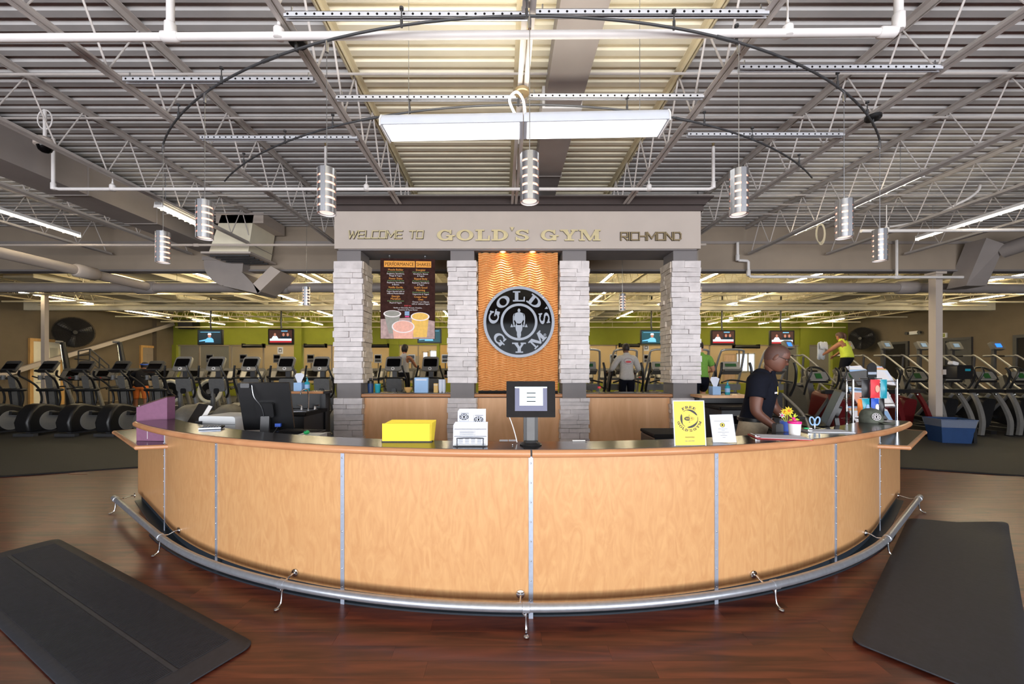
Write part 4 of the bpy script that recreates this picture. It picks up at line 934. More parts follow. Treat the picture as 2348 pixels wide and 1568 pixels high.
for q in rings(.42, -.21, .022, .022, .006, .006, 0, 360, 16): m.prism(q, -.018, -.012, fnl)
m.prism(rc(.412,-.222,.417,-.198), -.018, -.012, fnl); m.prism(rc(.417,-.203,.428,-.198), -.018, -.012, fnl); m.prism([(.417,-.210),(.421,-.210),(.430,-.222),(.426,-.222)], -.018, -.012, fnl); m.build('registered_mark', M['logo_grey'], t, smooth=False)
for a in (135, 45, -135, -45): MB().ball((.555*math.cos(R(a)), -.022, .555*math.sin(R(a))), .012, .006, .012, 8, 6).build('screw', M['chrome'], t); MB().tube([(.50*math.cos(R(a)), .01, .50*math.sin(R(a))), (.50*math.cos(R(a)), .09, .50*math.sin(R(a)))], .012, 8).build('standoff', M['chrome'], t)
# low bar walls between the columns
for i, (a, b) in enumerate(((-2.36, -.90), (-.52, .93), (1.29, 2.72))):
    t = thing('bar_wall', 'low maple bar wall with rounded ledge, %s' % ('left, under the menu board', 'middle, under the wave panel', 'right of the wave panel')[i], 'low wall', ((a+b)/2, 6.47, 0)); L = (b-a)/2
    MB().box(-L, L, 0, .30, 0, 1.12).build('wood_front', M['back_wood'], t); MB().box(-L-.02, L+.02, .0, .36, 1.12, 1.20).build('ledge_top', M['laminate'], t)
    n_ = MB(); n_.tube([(-L-.04, -.02, 1.16), (L+.04, -.02, 1.16)], .030, 12); n_.box(-L-.04, L+.04, -.02, .0, 1.13, 1.19); n_.build('ledge_nosing', M['nosing_wood'], t)
# ================================================================ reception desk
desk = thing('reception_desk', 'long curved maple reception desk with dark counter and steel joint strips', 'reception desk', (DC.x, 2.5, 0)); OFF = Vector((DC.x, 2.5, 0))
def dl(r, a, z): return dp(r, a, z)-OFF
def slab(ri, ro, a0, a1, z0, z1, n):
    m = MB(); vs = []
    for k in range(n+1):
        a = a0+(a1-a0)*k/n; i = ri(a) if callable(ri) else ri; o = ro(a) if callable(ro) else ro
        vs += [dl(i,a,z0), dl(o,a,z0), dl(o,a,z1), dl(i,a,z1)]
    fs = [(0,1,2,3), (4*n+3,4*n+2,4*n+1,4*n)]
    for k in range(n):
        for q in range(4): fs.append((4*k+q, 4*k+(q+1) % 4, 4*k+4+(q+1) % 4, 4*k+4+q))
    return m.add(vs, fs)
seams = [-42, -28, -14, 0, 14, 28, 42]
for a, b in zip(seams[:-1], seams[1:]): slab(5.21, 5.25, a+.03, b-.03, .10, 1.045, 14).build('front_panel', M['panel_wood'], desk)
slab(5.17, 5.215, -42, 42, 0, .10, 60).build('toe_kick', M['kick'], desk); slab(5.20, lambda a: 5.235+.13*(abs(a)/42)**2, -42, 42, 0, .012, 60).build('base_trim', M['kick'], desk)
slab(5.05, 5.17, -42, 42, .10, 1.0, 40).build('inner_carcass', M['laminate'], desk)
sl = MB().mesh
for a in seams:
    s_ = MB(); da = .155; vs = []
    s_ = slab(5.251, 5.2555, a-da, a+da, .0, 1.04, 2); o = s_.build('joint_strip', M['strip_steel'], desk, smooth=False); sc_ = MB()
    for k in range(8): c = dl(5.257, a, .12+.125*k); sc_.ball(c, .0055, .0055, .0055, 8, 6)
    sc_.build('screws', M['chrome'], o)
rout = lambda a: 5.30+.15*(abs(a)/42)**2; rin = lambda a: 5.02+.13*(abs(a)/42)**2
AE = 43.6
slab(rin, lambda a: rout(a)-.012, -AE, AE, 1.045, 1.09, 72).build('countertop', M['laminate'], desk)
for a0, a1 in ((-AE, -.06), (.06, AE)):
    n = MB(); pts = [dl(rout(a0+(a1-a0)*k/36)-.016, a0+(a1-a0)*k/36, 1.0625) for k in range(37)]; n.tube(pts, .0265, 12); n.build('wood_nosing', M['nosing_wood'], desk)
for sg in (-1, 1): n = MB(); n.tube([dl(rout(AE)-.016, sg*AE, 1.0625), dl(rin(AE), sg*AE, 1.0625)], .0265, 10); n.build('wood_nosing', M['nosing_wood'], desk)
slab(4.35, 5.05, -42, 42, .715, .745, 48).build('work_surface', M['laminate'], desk); slab(4.40, 4.43, -41, 41, 0, .715, 40).build('work_front', M['laminate'], desk)
def mir(p, sg): return Vector((.16+(p[0]-.16)*sg, p[1], p[2]))-OFF
for sg in (1, -1):
    p0 = dp(5.25, -42); d = Vector((-.774, .633, 0)); n = Vector((-.633, -.774, 0)); p1 = p0+d*1.42; th = .035
    def quad(a, b, c, e, z0, z1):
        m = MB(); vs = [mir((*q[:2], z), sg) for z in (z0, z1) for q in (a, b, c, e)]; return m.add(vs, [(0,3,2,1),(4,5,6,7),(0,1,5,4),(1,2,6,5),(2,3,7,6),(3,0,4,7)])
    quad(p0, p1, p1-n*th, p0-n*th, .10, .835).build('end_panel', M['panel_wood'], desk); quad(p0-n*.03, p1-n*.03, p1-n*.075, p0-n*.075, 0, .10).build('toe_kick', M['kick'], desk); quad(p0+n*.06, p1+n*.03, p1-n*.03, p0-n*.03, 0, .012).build('base_trim', M['kick'], desk)
    e1 = p1-n*.62; quad(p1-n*.036, e1, e1-d*.035, p1-n*.036-d*.035, 0, .835).build('end_return', M['panel_wood'], desk); quad(p0-n*.60, e1, e1+n*.03, p0-n*.57, 0, .835).build('end_back', M['laminate'], desk)
    L = [(-3.485,3.73,0), (-4.58,4.62,0), (-4.20,5.12,0), (-3.10,4.25,0), (-3.21,3.80,0)]
    m = MB(); q = [mir(p, sg) for p in L]; m.prism([(p.x, p.y) for p in q], .835, .870, lambda u, v, w: (u, v, w)); m.build('transaction_shelf', M['laminate'], desk, smooth=False)
    nn = MB(); nn.tube([mir((p[0], p[1], .852), sg) for p in (L[4], L[0])], .021, 10); nn.tube([mir((p[0], p[1], .852), sg) for p in (L[0], L[1], L[2])], .021, 10); nn.ball(mir((L[0][0], L[0][1], .852), sg), .023); nn.ball(mir((L[1][0], L[1][1], .852), sg), .023); nn.build('shelf_nosing', M['nosing_wood'], desk)
# ---------------------------------------------------------------- foot rail
fr = thing('foot_rail', 'brushed steel foot rail on forked brackets along the desk', 'foot rail', (DC.x, 2.39, 0)); O2 = Vector((DC.x, 2.39, 0)); zr = .152; rr = 5.388
br = [-35.6, -18.0, -.4, 17.8, 35.2]
for a0, a1 in zip(br[:-1], br[1:]):
    pts = [dp(rr, a0+(a1-a0)*k/14, zr)-O2 for k in range(15)]; MB().tube(pts, .0265, 16).build('rail_tube', M['rail_steel'], fr)
ends = []
for a, e in ((br[0], Vector((-4.40,4.43,zr))), (br[-1], Vector((4.68,4.46,zr)))):
    p = dp(rr, a, zr); MB().tube([p-O2, e-O2], .0265, 16).build('rail_tube', M['rail_steel'], fr); d = (e-p).normalized(); ends.append((e-d*.10, d)); MB().tube([e-O2, e+d*.004-O2], .022, 16).build('end_plug', M['dark_grey'], fr)
def bracket(c, along, out, wall):
    o = MB(); o.tube([c-along*.024, c-along*.022, c+along*.022, c+along*.024], [.027,.0305,.0305,.027], 16); o2 = o.build('rail_bracket', M['rail_steel'], fr)
    a = MB(); a.tube(smoothpath([c-out*.02-along*.03, c-out*.06-along*.035+Vector((0,0,-.012)), wall+out*.03-along*.03, wall-along*.03], 5), .0065, 8); a.build('wall_arm', M['chrome'], o2)
    fl_ = MB(); Mx = Matrix.Translation(wall-along*.03) @ out.to_track_quat('Z', 'Y').to_matrix().to_4x4(); fl_.lathe([(0,0), (.027,0), (.026,.006), (.012,.012), (0,.012)], n=18, M=Mx); fl_.build('wall_flange', M['chrome'], o2)
    l = MB(); foot = c+out*.045; foot.z = -O2.z+.008
    l.tube(smoothpath([c-Vector((0,0,.02))+along*.006, c+Vector((0,0,-.05))+out*.002, Vector((c.x,c.y,.03))+out*.012, foot], 5), [.008]*6+[.007]*10, 8); l.tube([c-Vector((0,0,.02))-along*.03, c+Vector((0,0,-.06))], .005, 6); l.ball(foot, .018, .018, .008, 10, 6); l.build('floor_leg', M['chrome'], o2)
for a in br:
    c = dp(rr, a, zr)-O2; out = Vector((math.sin(R(a)), -math.cos(R(a)), 0)); al = Vector((math.cos(R(a)), math.sin(R(a)), 0)); bracket(c, al, out, dp(5.253, a, zr+.005)-O2)
for (e, d), sg in zip(ends, (-1, 1)):
    out = Vector((sg*.633, -.774, 0)); c = e-O2; bracket(c, d*sg, out, c-out*.16)
# ---------------------------------------------------------------- floor mats
def floor_mat(label, A, B, Cc, Dd, curl=None):
    t = thing('floor_mat', label, 'floor mat', (A+B+Cc+Dd)/4); o = (A+B+Cc+Dd)/4
    def pt(u, v): return A.lerp(B, u).lerp(Dd.lerp(Cc, u), v)-o
    cr = .07; Lm = (B-A).length; kr = 2*cr/(Dd-A).length
    us = [0, .001, .003, .006, .010, .015]+[.03+.94*q/36 for q in range(37)]+[.985, .990, .994, .997, .999, 1]; nu, nv = len(us)-1, 10; vs = []; fs = []
    def half(u):
        e = min(u, 1-u)*Lm/cr
        return 1 if e >= 1 else 1-kr*(1-math.sqrt(max(0, 1-(1-e)**2)))
    for i in range(nu+1):
        for k in range(nv+1):
            vv = .5+(k/nv-.5)*half(us[i]); p = pt(us[i], vv); z = .014
            if curl: z += curl(us[i], vv)
            vs.append((p.x, p.y, z))
    for i in range(nu):
        for k in range(nv): a = i*(nv+1)+k; fs.append((a, a+1, a+nv+2, a+nv+1))
    m = MB().add(vs, fs); ob = m.build('mat_body', M['mat_rubber'], t); s_ = ob.modifiers.new('t', 'SOLIDIFY'); s_.thickness = .009; s_.offset = -1; bv = ob.modifiers.new('b', 'BEVEL'); bv.width = .003; bv.segments = 1; bv.limit_method = 'ANGLE'
    # ribs of the inner field and the smooth seam down the middle
    rb = MB(); n = 200
    for i in range(n):
        u = .05+.9*i/n
        for v0, v1 in ((.09, .48), (.53, .91)):
            zc = .0145+(curl(u, .5) if curl else 0)
            if curl and u < .12: continue
            a = pt(u, v0); b = pt(u, v1); c2 = pt(u+.0022, v1); d2 = pt(u+.0022, v0); rb.add([(a.x,a.y,zc),(b.x,b.y,zc),(c2.x,c2.y,zc),(d2.x,d2.y,zc),(a.x,a.y,zc+.0025),(b.x,b.y,zc+.0025),(c2.x,c2.y,zc+.0025),(d2.x,d2.y,zc+.0025)], [(4,5,6,7),(0,1,5,4),(1,2,6,5),(2,3,7,6),(3,0,4,7)])
    sm = MB(); q_ = [pt(u, v) for u, v in ((.13 if curl else .05, .490), (.95, .490), (.95, .520), (.13 if curl else .05, .520))]; sm.add([(p.x, p.y, .0143) for p in q_]+[(p.x, p.y, .0158) for p in q_], [(4,5,6,7),(0,1,5,4),(1,2,6,5),(2,3,7,6),(3,0,4,7)]); sm.build('centre_seam', M['mat_seam'], t, smooth=False)
    stuff(rb.build('ribs', M['mat_rubber'], t, smooth=False)); return t
V3 = lambda x, y: Vector((x, y, 0))
floor_mat('long black rubber runner mat on the wood floor at left', V3(-4.2,3.70), V3(-1.444,2.285), V3(-1.74,1.72), V3(-4.50,3.135))
cu = lambda u, v: .05*max(0, (.10-u)/.10)**1.5*max(0, (v-.5)/.5)+.012*max(0, math.sin(u*14)*.4)*(v > .9)
floor_mat('black rubber runner mat with a curled corner at right', V3(4.25,4.17), V3(2.0,2.295), V3(2.43,1.785), V3(5.03,3.95), cu)
# ================================================================ things on and behind the counter
ZT = 1.0905
def at(px, py, z=1.0905):                                           # the spot of a surface of height z seen there
    D = (H-z)*F/(py-VY); return PX(px, D), D
# yellow paper tray
x, y = at(930, 1014); y = 2.745; t = thing('paper_tray', 'tray full of bright yellow sheets on the counter', 'paper tray', (x, y, ZT)); 
b = MB(); b.box(-.166, .166, -.004, .0, 0, .128); b.build('front_sheet', M['yellow'], t)
for k in range(7): MB().add([(-.160,.004+.008*k,0), (.172+.002*k,.004+.008*k,0), (.176+.003*k,.012+.012*k,.13+.002*k), (-.150+.004*k,.012+.012*k,.130+.0022*k), (-.160,.009+.008*k,0), (.172+.002*k,.009+.008*k,0), (.176+.003*k,.016+.012*k,.13+.002*k), (-.150+.004*k,.016+.012*k,.130+.0022*k)], [(0,1,2,3),(7,6,5,4),(0,4,5,1),(1,5,6,2),(2,6,7,3),(3,7,4,0)]).build('sheet', M['yellow'], t, smooth=False)
MB().box(-.17, .18, -.006, .09, 0, .006).build('base', M['black'], t)
# brochure holder
x, y = at(1078, 1024); t = thing('brochure_holder', 'black wire holder with printed white cards and emblem flyers on the counter', 'brochure holder', (x, y, ZT))
def card(par, x0, x1, y_, z0, z1, lean=.02, mt=None, nm='card'):
    m = MB(); m.add([(x0,y_,z0), (x1,y_,z0), (x1,y_+lean,z1), (x0,y_+lean,z1), (x0,y_+.004,z0), (x1,y_+.004,z0), (x1,y_+lean+.004,z1), (x0,y_+lean+.004,z1)], [(0,1,2,3),(7,6,5,4),(0,4,5,1),(1,5,6,2),(2,6,7,3),(3,7,4,0)]); return m.build(nm, mt or M['paper'], par, smooth=False)
for k in range(3): card(t, -.090+.004*k, .098, .06+.008*k, .02, .225+.006*k, .02, None, 'flyer')
for k in range(4): card(t, -.113+.003*k, .113, .012+.009*k, .006, .140+.005*k, .012, None, 'form')
def emblem(m, cx, cz, r, y_, sx=1.0, lean=0):
    fn = lambda u, v, w: (u, w+lean*v, v)
    for q in rings(cx, cz, r*sx, r, r*.13*sx, r*.13, 0, 360, 28): m.prism(q, y_, y_-.0008, fn)
    for q in rings(cx, cz, r*.55*sx, r*.55, r*.10*sx, r*.10, 0, 360, 20): m.prism(q, y_, y_-.0008, fn)
    for a in range(0, 360, 40): 
        a0, a1 = a, a+22
        for q in rings(cx, cz, r*.82*sx, r*.82, r*.2*sx, r*.2, a0, a1, 3): m.prism(q, y_, y_-.0008, fn)
    m.prism([(cx-.12*r*sx, cz+.35*r), (cx+.12*r*sx, cz+.35*r), (cx+.22*r*sx, cz+.05*r), (cx+.08*r*sx, cz-.40*r), (cx-.08*r*sx, cz-.40*r), (cx-.22*r*sx, cz+.05*r)], y_, y_-.0008, fn)
m = MB(); emblem(m, -.048, .185, .021, .0565, 1.45, .0976); m.build('flyer_emblem', M['ink'], t, smooth=False)
m = MB(); emblem(m, .050, .168, .021, .0565, 1.45, .0976); m.build('flyer_emblem', M['ink'], t, smooth=False)
for a, b in ((-.078, -.016), (.018, .082)): 
    fm = MB()
    dz = 0 if a < 0 else -.014; yy = .0712
    fm.box(a, b, yy, yy+.0008, .158+dz, .1595+dz); fm.box(a, a+.0012, yy, yy+.0008, .158+dz, .214+dz); fm.box(b-.0012, b, yy, yy+.0008, .158+dz, .214+dz); fm.box(a+.008, b-.004, yy, yy+.0008, .208+dz, .2115+dz)
    fm.build('flyer_print', M['ink_grey'], t, smooth=False)
ln = MB()
ln.box(-.106, .106, .0085, .0110, .111, .1135); ln.box(-.106, .106, .0085, .0110, .064, .067); ln.box(-.106, .106, .0085, .011, .013, .015)
for k in range(5): ln.box(-.07, .035-.012*(k % 2), .0085, .0110, .099-.006*k, .1000-.006*k)
for k in range(5): 
    for q in range(4): ln.box(-.075+.04*q, -.048+.04*q, .0085, .0110, .048-.007*k, .0495-.007*k)
ln.box(.045, .0456, .0085, .011, .066, .112); ln.build('form_print', M['ink_grey'], t, smooth=False)
wf = MB(); wf.tube(smoothpath([(-.085,-.002,.0), (-.085,-.002,.045), (-.075,-.002,.055), (.075,-.002,.055), (.085,-.002,.045), (.085,-.002,0)], 4), .0032, 6); wf.tube([(-.1,.0,.003), (.1,.0,.003)], .003, 6); wf.build('wire_frame', M['black'], t); MB().box(-.112, .112, 0, .10, 0, .005).build('base', M['black'], t)
# tablet kiosk
x, y = at(1217, 1020); t = thing('tablet_kiosk', 'black-framed check-in tablet on a post, lit screen, on the counter', 'tablet kiosk', (x, y, ZT))
MB().lathe([(0,0), (.072,0), (.074,.006), (.062,.016), (.050,.02), (.046,.03), (0,.03)], n=8).build('base', M['black'], t); MB().box(-.048, .048, .0, .03, .02, .20).build('post', M['black'], t); MB().box(-.026, .026, -.003, .0, .03, .20).build('post_face', M['mid_grey'], t)
o = MB().cbox((0,.006,.305), (.325, .03, .240), (R(-4),0,0), .006).build('frame', M['black_matte'], t); Mt = Matrix.Translation((0,.006,.305)) @ Euler((R(-4),0,0)).to_matrix().to_4x4()
MB().box(-.106, .108, -.0170, -.0155, -.078, .082, Mt).build('screen', M['scr_grey'], t, smooth=False)
sp = MB(); sp.box(-.075, .080, -.0180, -.0172, -.042, .072, Mt); sp.build('page', M['scr_page'], t, smooth=False); MB().box(-.106, .108, -.0180, -.0172, .074, .082, Mt).build('status_bar', M['scr_page'], t, smooth=False)
for k in range(3): MB().box(-.028, .032, -.0190, -.0182, .038-.028*k, .044-.028*k, Mt).build('form_field', M['ink'], t, smooth=False)
MB().disc((.045,-.0178,-.064), .018, .001, 20).build('home_button', M['black'], t); MB().ball((-.122,-.016,.004), .0045, .003, .0045).build('camera_lens', M['chrome'], t)
MB().tube(smoothpath([(-.145,.03,.19), (-.12,.05,.12), (-.10,.06,.05), (-.09,.06,.006)], 5), .0035, 6).build('cable', M['white'], t)
x, y = at(1168, 1014); t = thing('loose_papers', 'scraps of white paper lying left of the tablet kiosk', 'paper', (x, 2.76, ZT)); card(t, -.07, -.01, 0, .001, .004, .05); card(t, -.005, .05, .0, .001, .006, .04)
x, y = at(1330, 1013); t = thing('pen', 'white pen lying on the counter right of the kiosk', 'pen', (x, 2.76, ZT)); MB().tube([(-.05,0,.005), (.04,.005,.005)], .004, 8).build('barrel', M['white'], t); MB().tube([(.04,.005,.005), (.052,.006,.005)], [.0035,.001], 8).build('tip', M['ink'], t)
# yellow wifi sign in an acrylic stand
x, y = at(1583, 1022); t = thing('wifi_sign', 'yellow wifi sign in a clear acrylic stand on the counter', 'sign', (x, y, ZT), R(4)); w2, h2 = .106, .296; TL = R(-5)
Ms = Euler((TL,0,0)).to_matrix().to_4x4()
MB().box(-w2, w2, 0, .004, .004, h2, Ms).build('poster', M['yellow'], t, smooth=False); ac = MB(); ac.box(-w2-.004, w2+.004, -.004, -.002, 0, h2+.004, Ms); ac.box(-w2-.004, w2+.004, .006, .009, 0, h2+.004, Ms); ac.box(-w2-.004, w2+.004, -.02, .07, 0, .004); ac.build('acrylic_stand', M['clear_plastic'], t, smooth=False)
fnp = lambda u, v, w: Ms @ Vector((u, w, v)); wb = MB(); wb.box(-w2-.003, w2+.003, -.0012, 0, h2-.003, h2+.002, Ms); wb.box(-w2-.003, -w2+.003, -.0012, 0, 0, h2, Ms); wb.box(w2-.003, w2+.003, -.0012, 0, 0, h2, Ms); wb.build('white_margin', M['paper'], t, smooth=False)
m = MB(); CZ = .178; FO = (-.0018, -.0010)
for a0, a1, r0_ in ((20, 130, .061), (150, 240, .061), (255, 372, .061)):
    n = 16
    for q in range(n):
        f0 = q/n; f1 = (q+1)/n; th0 = .003+.011*math.sin(math.pi*min(1, f0*1.15+.1)) if q else .002; th1 = .003+.011*math.sin(math.pi*min(1, f1*1.15+.1)) if q < n-1 else .002
        A_, B_ = R(a0+(a1-a0)*f0), R(a0+(a1-a0)*f1)
        m.prism([(r0_*math.cos(A_), CZ+r0_*math.sin(A_)), (r0_*math.cos(B_), CZ+r0_*math.sin(B_)), ((r0_-th1)*math.cos(B_), CZ+(r0_-th1)*math.sin(B_)), ((r0_-th0)*math.cos(A_), CZ+(r0_-th0)*math.sin(A_))], *FO, fnp)
m.build('ring_print', M['ink'], t, smooth=False)
m = MB(); slab_arc(m, 'FREE', .017, 0, CZ, .076, 90, 0, fnp, *FO, 1.15); slab_arc(m, "GOLD'S", .0165, 0, CZ, .078, -122, 0, fnp, *FO, 1.0, True); slab_arc(m, 'GYM', .0165, 0, CZ, .078, -42, 0, fnp, *FO, 1.0, True); m.build('sign_lettering', M['ink'], t, smooth=False)
m = MB(); put_text(m, 'PASSWORD:', .012, lambda u, v: fnp(u, v+.052, -.0024)); m.build('password_line', M['ink'], t, smooth=False, recalc=False)
m = MB(); 
for q in range(3): m.prism(rc(-.035+.022*q, .030, -.018+.024*q, .033), *FO, fnp)
m.build('password_print', M['ink_grey'], t, smooth=False)
m = MB(); m.prism([(-.013+.021*math.cos(a), CZ+.013*math.sin(a)) for a in [math.pi/2+math.pi*k/10 for k in range(11)]]+[(.0, CZ-.013), (.004, CZ), (0, CZ+.013)], *FO, fnp)
for q in rings(0, CZ, .034, .014, .0012, .0012, -90, 90, 14): m.prism(q, *FO, fnp)
for sg in (1, -1):
    for q in rings(0, CZ+sg*.020, .007, .006, .0014, .0014, 30 if sg > 0 else 210, 150 if sg > 0 else 330, 6): m.prism(q, *FO, fnp)
    m.prism([(.002*math.cos(a), CZ+sg*.021+.002*math.sin(a)) for a in [2*math.pi*k/8 for k in range(8)]], *FO, fnp)
m.build('wifi_badge', M['ink'], t, smooth=False); m = MB(); put_text(m, 'WI', .020, lambda u, v: fnp(u-.0145, v+CZ-.007, -.0030)); m.build('wifi_letters', M['yellow'], t, smooth=False, recalc=False); m = MB(); put_text(m, 'FI', .020, lambda u, v: fnp(u+.017, v+CZ-.007, -.0026)); m.build('wifi_letters', M['ink'], t, smooth=False, recalc=False)
# small white leaflet stand
x, y = at(1662, 1015); t = thing('leaflet_stand', 'small leaning white notice in an acrylic stand beside the yellow sign', 'sign', (x, y, ZT), R(-14)); Ms = Euler((R(-16),0,0)).to_matrix().to_4x4() @ Euler((0,R(-3),0)).to_matrix().to_4x4()
MB().box(-.073, .073, 0, .003, .003, .195, Ms).build('leaflet', M['paper'], t, smooth=False); ac = MB(); ac.box(-.076, .076, -.003, -.0015, 0, .198, Ms); ac.box(-.074, .076, .004, .007, 0, .198, Ms); ac.box(-.076, .076, 0, .06, 0, .003); ac.build('acrylic_stand', M['clear_plastic'], t, smooth=False)
fnp = lambda u, v, w: Ms @ Vector((u, w, v)); m = MB(); 
for k, (wd, zz) in enumerate(((.05,.148), (.03,.094), (.012,.083), (.036,.072), (.010,.060), (.022,.048), (.010,.036))): m.prism(rc(-wd, zz, wd, zz+.0022), -.0010, -.0004, fnp)
m.build('notice_print', M['ink_grey'], t, smooth=False); m = MB(); m.prism([(.016*math.cos(a), .122+.016*math.sin(a)) for a in [2*math.pi*k/20 for k in range(20)]], -.0010, -.0004, fnp); m.build('notice_badge', M['yellow'], t, smooth=False)
m = MB()
for q in rings(0, .122, .016, .016, .003, .003, 0, 360, 18): m.prism(q, -.0016, -.0011, fnp)
m.prism([(.006*math.cos(a), .122+.007*math.sin(a)) for a in [2*math.pi*k/10 for k in range(10)]], -.0016, -.0011, fnp); m.build('badge_print', M['ink'], t, smooth=False)
# clipboards
def clipboard(label, px, py, rz, mt, L=.33, W=.235):
    x, y = at(px, py); t = thing('clipboard', label, 'clipboard', (x, y, ZT), rz); MB().cbox((0,0,.003), (L, .004, W), (R(90),0,0), .012).build('board', mt, t); MB().box(-L/2+.03, L/2-.006, -W/2+.01, W/2-.01, .0052, .0068).build('paper', M['paper'], t, smooth=False)
    c = MB(); c.cbox((-L/2+.02,0,.009), (.03, .11, .008)); c.tube([(-L/2+.01,-.05,.016), (-L/2+.01,.05,.016)], .004, 6); c.build('clip', M['chrome'], t); return t
clipboard('red-backed clipboard with a white form beside the leaflet stand', 1786, 1003, R(-13), M['red'], .36, .20); clipboard('clipboard with white paper near the scissors and the cap', 1893, 989, R(-6), M['beige'], .34, .17)
# cup, flower pot, scissors and desk clutter
x, y = at(1822, 997); t = thing('cup', 'white lidded cup with a pink lid on the counter', 'cup', (x, y, ZT)); MB().lathe([(0,0), (.036,0), (.037,.004), (.043,.095), (.040,.095), (0,.09)], n=24).build('cup_body', M['white'], t); MB().lathe([(.044,.088), (.046,.092), (.046,.104), (.03,.108), (.012,.110), (.012,.117), (0,.117)], n=24).build('lid', M['pink'], t)
x, y = PX(1803,3.22), 3.22; t = thing('flower_pot', 'blue pot with yellow, pink and green flowers behind the cup', 'flower pot', (x, y, ZT)); MB().lathe([(0,0), (.04,0), (.046,.08), (.042,.08), (.038,.06), (0,.06)], n=20).build('pot', M['blue'], t)
def flower(c, r, mt, ctr, n=9, tilt=(R(70),0,0), nm='blossom'):
    m = MB(); Mx = Matrix.Translation(c) @ Euler(tilt).to_matrix().to_4x4()
    for k in range(n): a = 2*math.pi*k/n; m.ball((r*.6*math.cos(a), r*.6*math.sin(a), 0), r*.42, r*.25, r*.12, 8, 5, Mx @ Matrix.Rotation(a, 4, 'Z') @ Matrix.Translation((r*.6-r*.6*math.cos(a)*0, 0, 0)) if False else Mx) if False else m.add([(0,0,0), (r*.6*math.cos(a-.3), r*.6*math.sin(a-.3), r*.1), (r*math.cos(a), r*math.sin(a), r*.05), (r*.6*math.cos(a+.3), r*.6*math.sin(a+.3), r*.1), (r*.6*math.cos(a), r*.6*math.sin(a), r*.25)], [(0,1,4), (1,2,4), (2,3,4), (3,0,4), (0,3,2,1)], Mx)
    o = m.build(nm, mt, t); MB().ball((0,0,r*.1), r*.28, r*.28, r*.2, 8, 6, Mx).build('flower_centre', ctr, o); return o
flower((.012,-.01,.165), .042, M['print_orange'] if 0 else M['yellow'], M['orange']); flower((-.015,-.005,.155), .036, M['yellow'], M['orange'], 9, (R(60),R(-30),0)); flower((.03,-.035,.105), .052, M['lime'], M['pink'], 5, (R(80),R(10),0)); flower((-.05,-.02,.13), .026, M['print_white'], M['pink'], 6, (R(75),R(-20),0))
s_ = MB()
for q in ((.012,0,.165), (-.015,0,.15), (.03,-.03,.1), (-.05,-.02,.125), (.09,0,.13)): s_.tube([(0,0,.05), (q[0]*.5,q[1]*.5,.09), q], .003, 5)
s_.build('stems', M['lime'], t)
x, y = PX(1783,3.2), 3.2; t = thing('tape_dispenser', 'dark tape dispenser and glass beside the flower pot', 'dispenser', (x, y, .98)); MB().cbox((0,0,.12), (.06,.05,.11), (0,0,0), .015).build('body', M['dark_grey'], t); MB().lathe([(.028,.0), (.032,.10)], n=16, c=(.035,-.02,.11)).build('tumbler', M['clear_plastic'], t); MB().cbox((0,0,.03), (.2,.2,.06)).build('foot', M['black'], t)
x, y = PX(1868,3.35), 3.35; t = thing('scissors', 'scissors with pale blue loop handles standing in a cup by the monitor', 'scissors', (x, y, 1.02))
for sg in (-1, 1): MB().tube([Vector((sg*.022+.020*math.cos(a)+sg*.006*math.sin(a), 0, .135+.034*math.sin(a))) for a in [2*math.pi*k/18 for k in range(18)]], .006, 6, True).build('handle_loop', M['sky_blue'], t)
MB().box(-.005, .005, -.002, .002, 0, .11).build('blades', M['steel'], t); cb = thing('pen_cup', 'dark pen cup holding the scissors', 'cup', (x, y, .745)); MB().lathe([(0,0), (.04,0), (.042,.31), (.039,.31), (.037,.02), (0,.02)], n=18).build('cup_body', M['black'], cb)
t = thing('green_marker', 'small bright green marker cap beside the second clipboard', 'marker', (PX(1848,3.3), 3.3, ZT)); MB().tube([(-.02,0,.008), (.02,0,.008)], .008, 8).build('barrel', M['green_bright'], t); MB().tube([(.02,0,.008), (.05,0,.008)], .006, 8).build('cap', M['white'], t)
# desk monitors
def monitor(label, loc, rz, tilt, w_, h_, zc, cable=True):
    t = thing('monitor', label, 'monitor', loc, rz); Mx = Matrix.Translation((0,0,zc)) @ Euler((tilt,0,0)).to_matrix().to_4x4()
    m = MB(); m.cbox((0,0,0), (w_, .028, h_), (0,0,0), .012); m.v = [tuple(Mx @ Vector(p)) for p in m.v]; m.build('case', M['black'], t)
    MB().box(-w_/2+.02, w_/2-.02, .0142, .0150, -h_/2+.02, h_/2-.02, Mx).build('screen', M['scr_dark'], t, smooth=False)
    b = MB(); b.cbox((0,-.035,-.02), (w_*.34, .05, h_*.30), (0,0,0), .02); b.v = [tuple(Mx @ Vector(p)) for p in b.v]; b.build('back_shell', M['black'], t)
    s_ = MB(); s_.cbox((0,-.05,zc*.42), (.075,.03,zc*.84-.02), (R(-6),0,0), .006); s_.build('stand', M['dark_grey'], t); MB().lathe([(0,0), (.11,0), (.11,.008), (.04,.02), (0,.02)], n=24, sy=.8).build('foot', M['black'], t); return t, Mx
t, Mx = monitor('large black monitor seen from behind, tilted, left of the portal', (PX(612,3.72), 3.72, .745), R(10), R(17), .44, .47, .50)
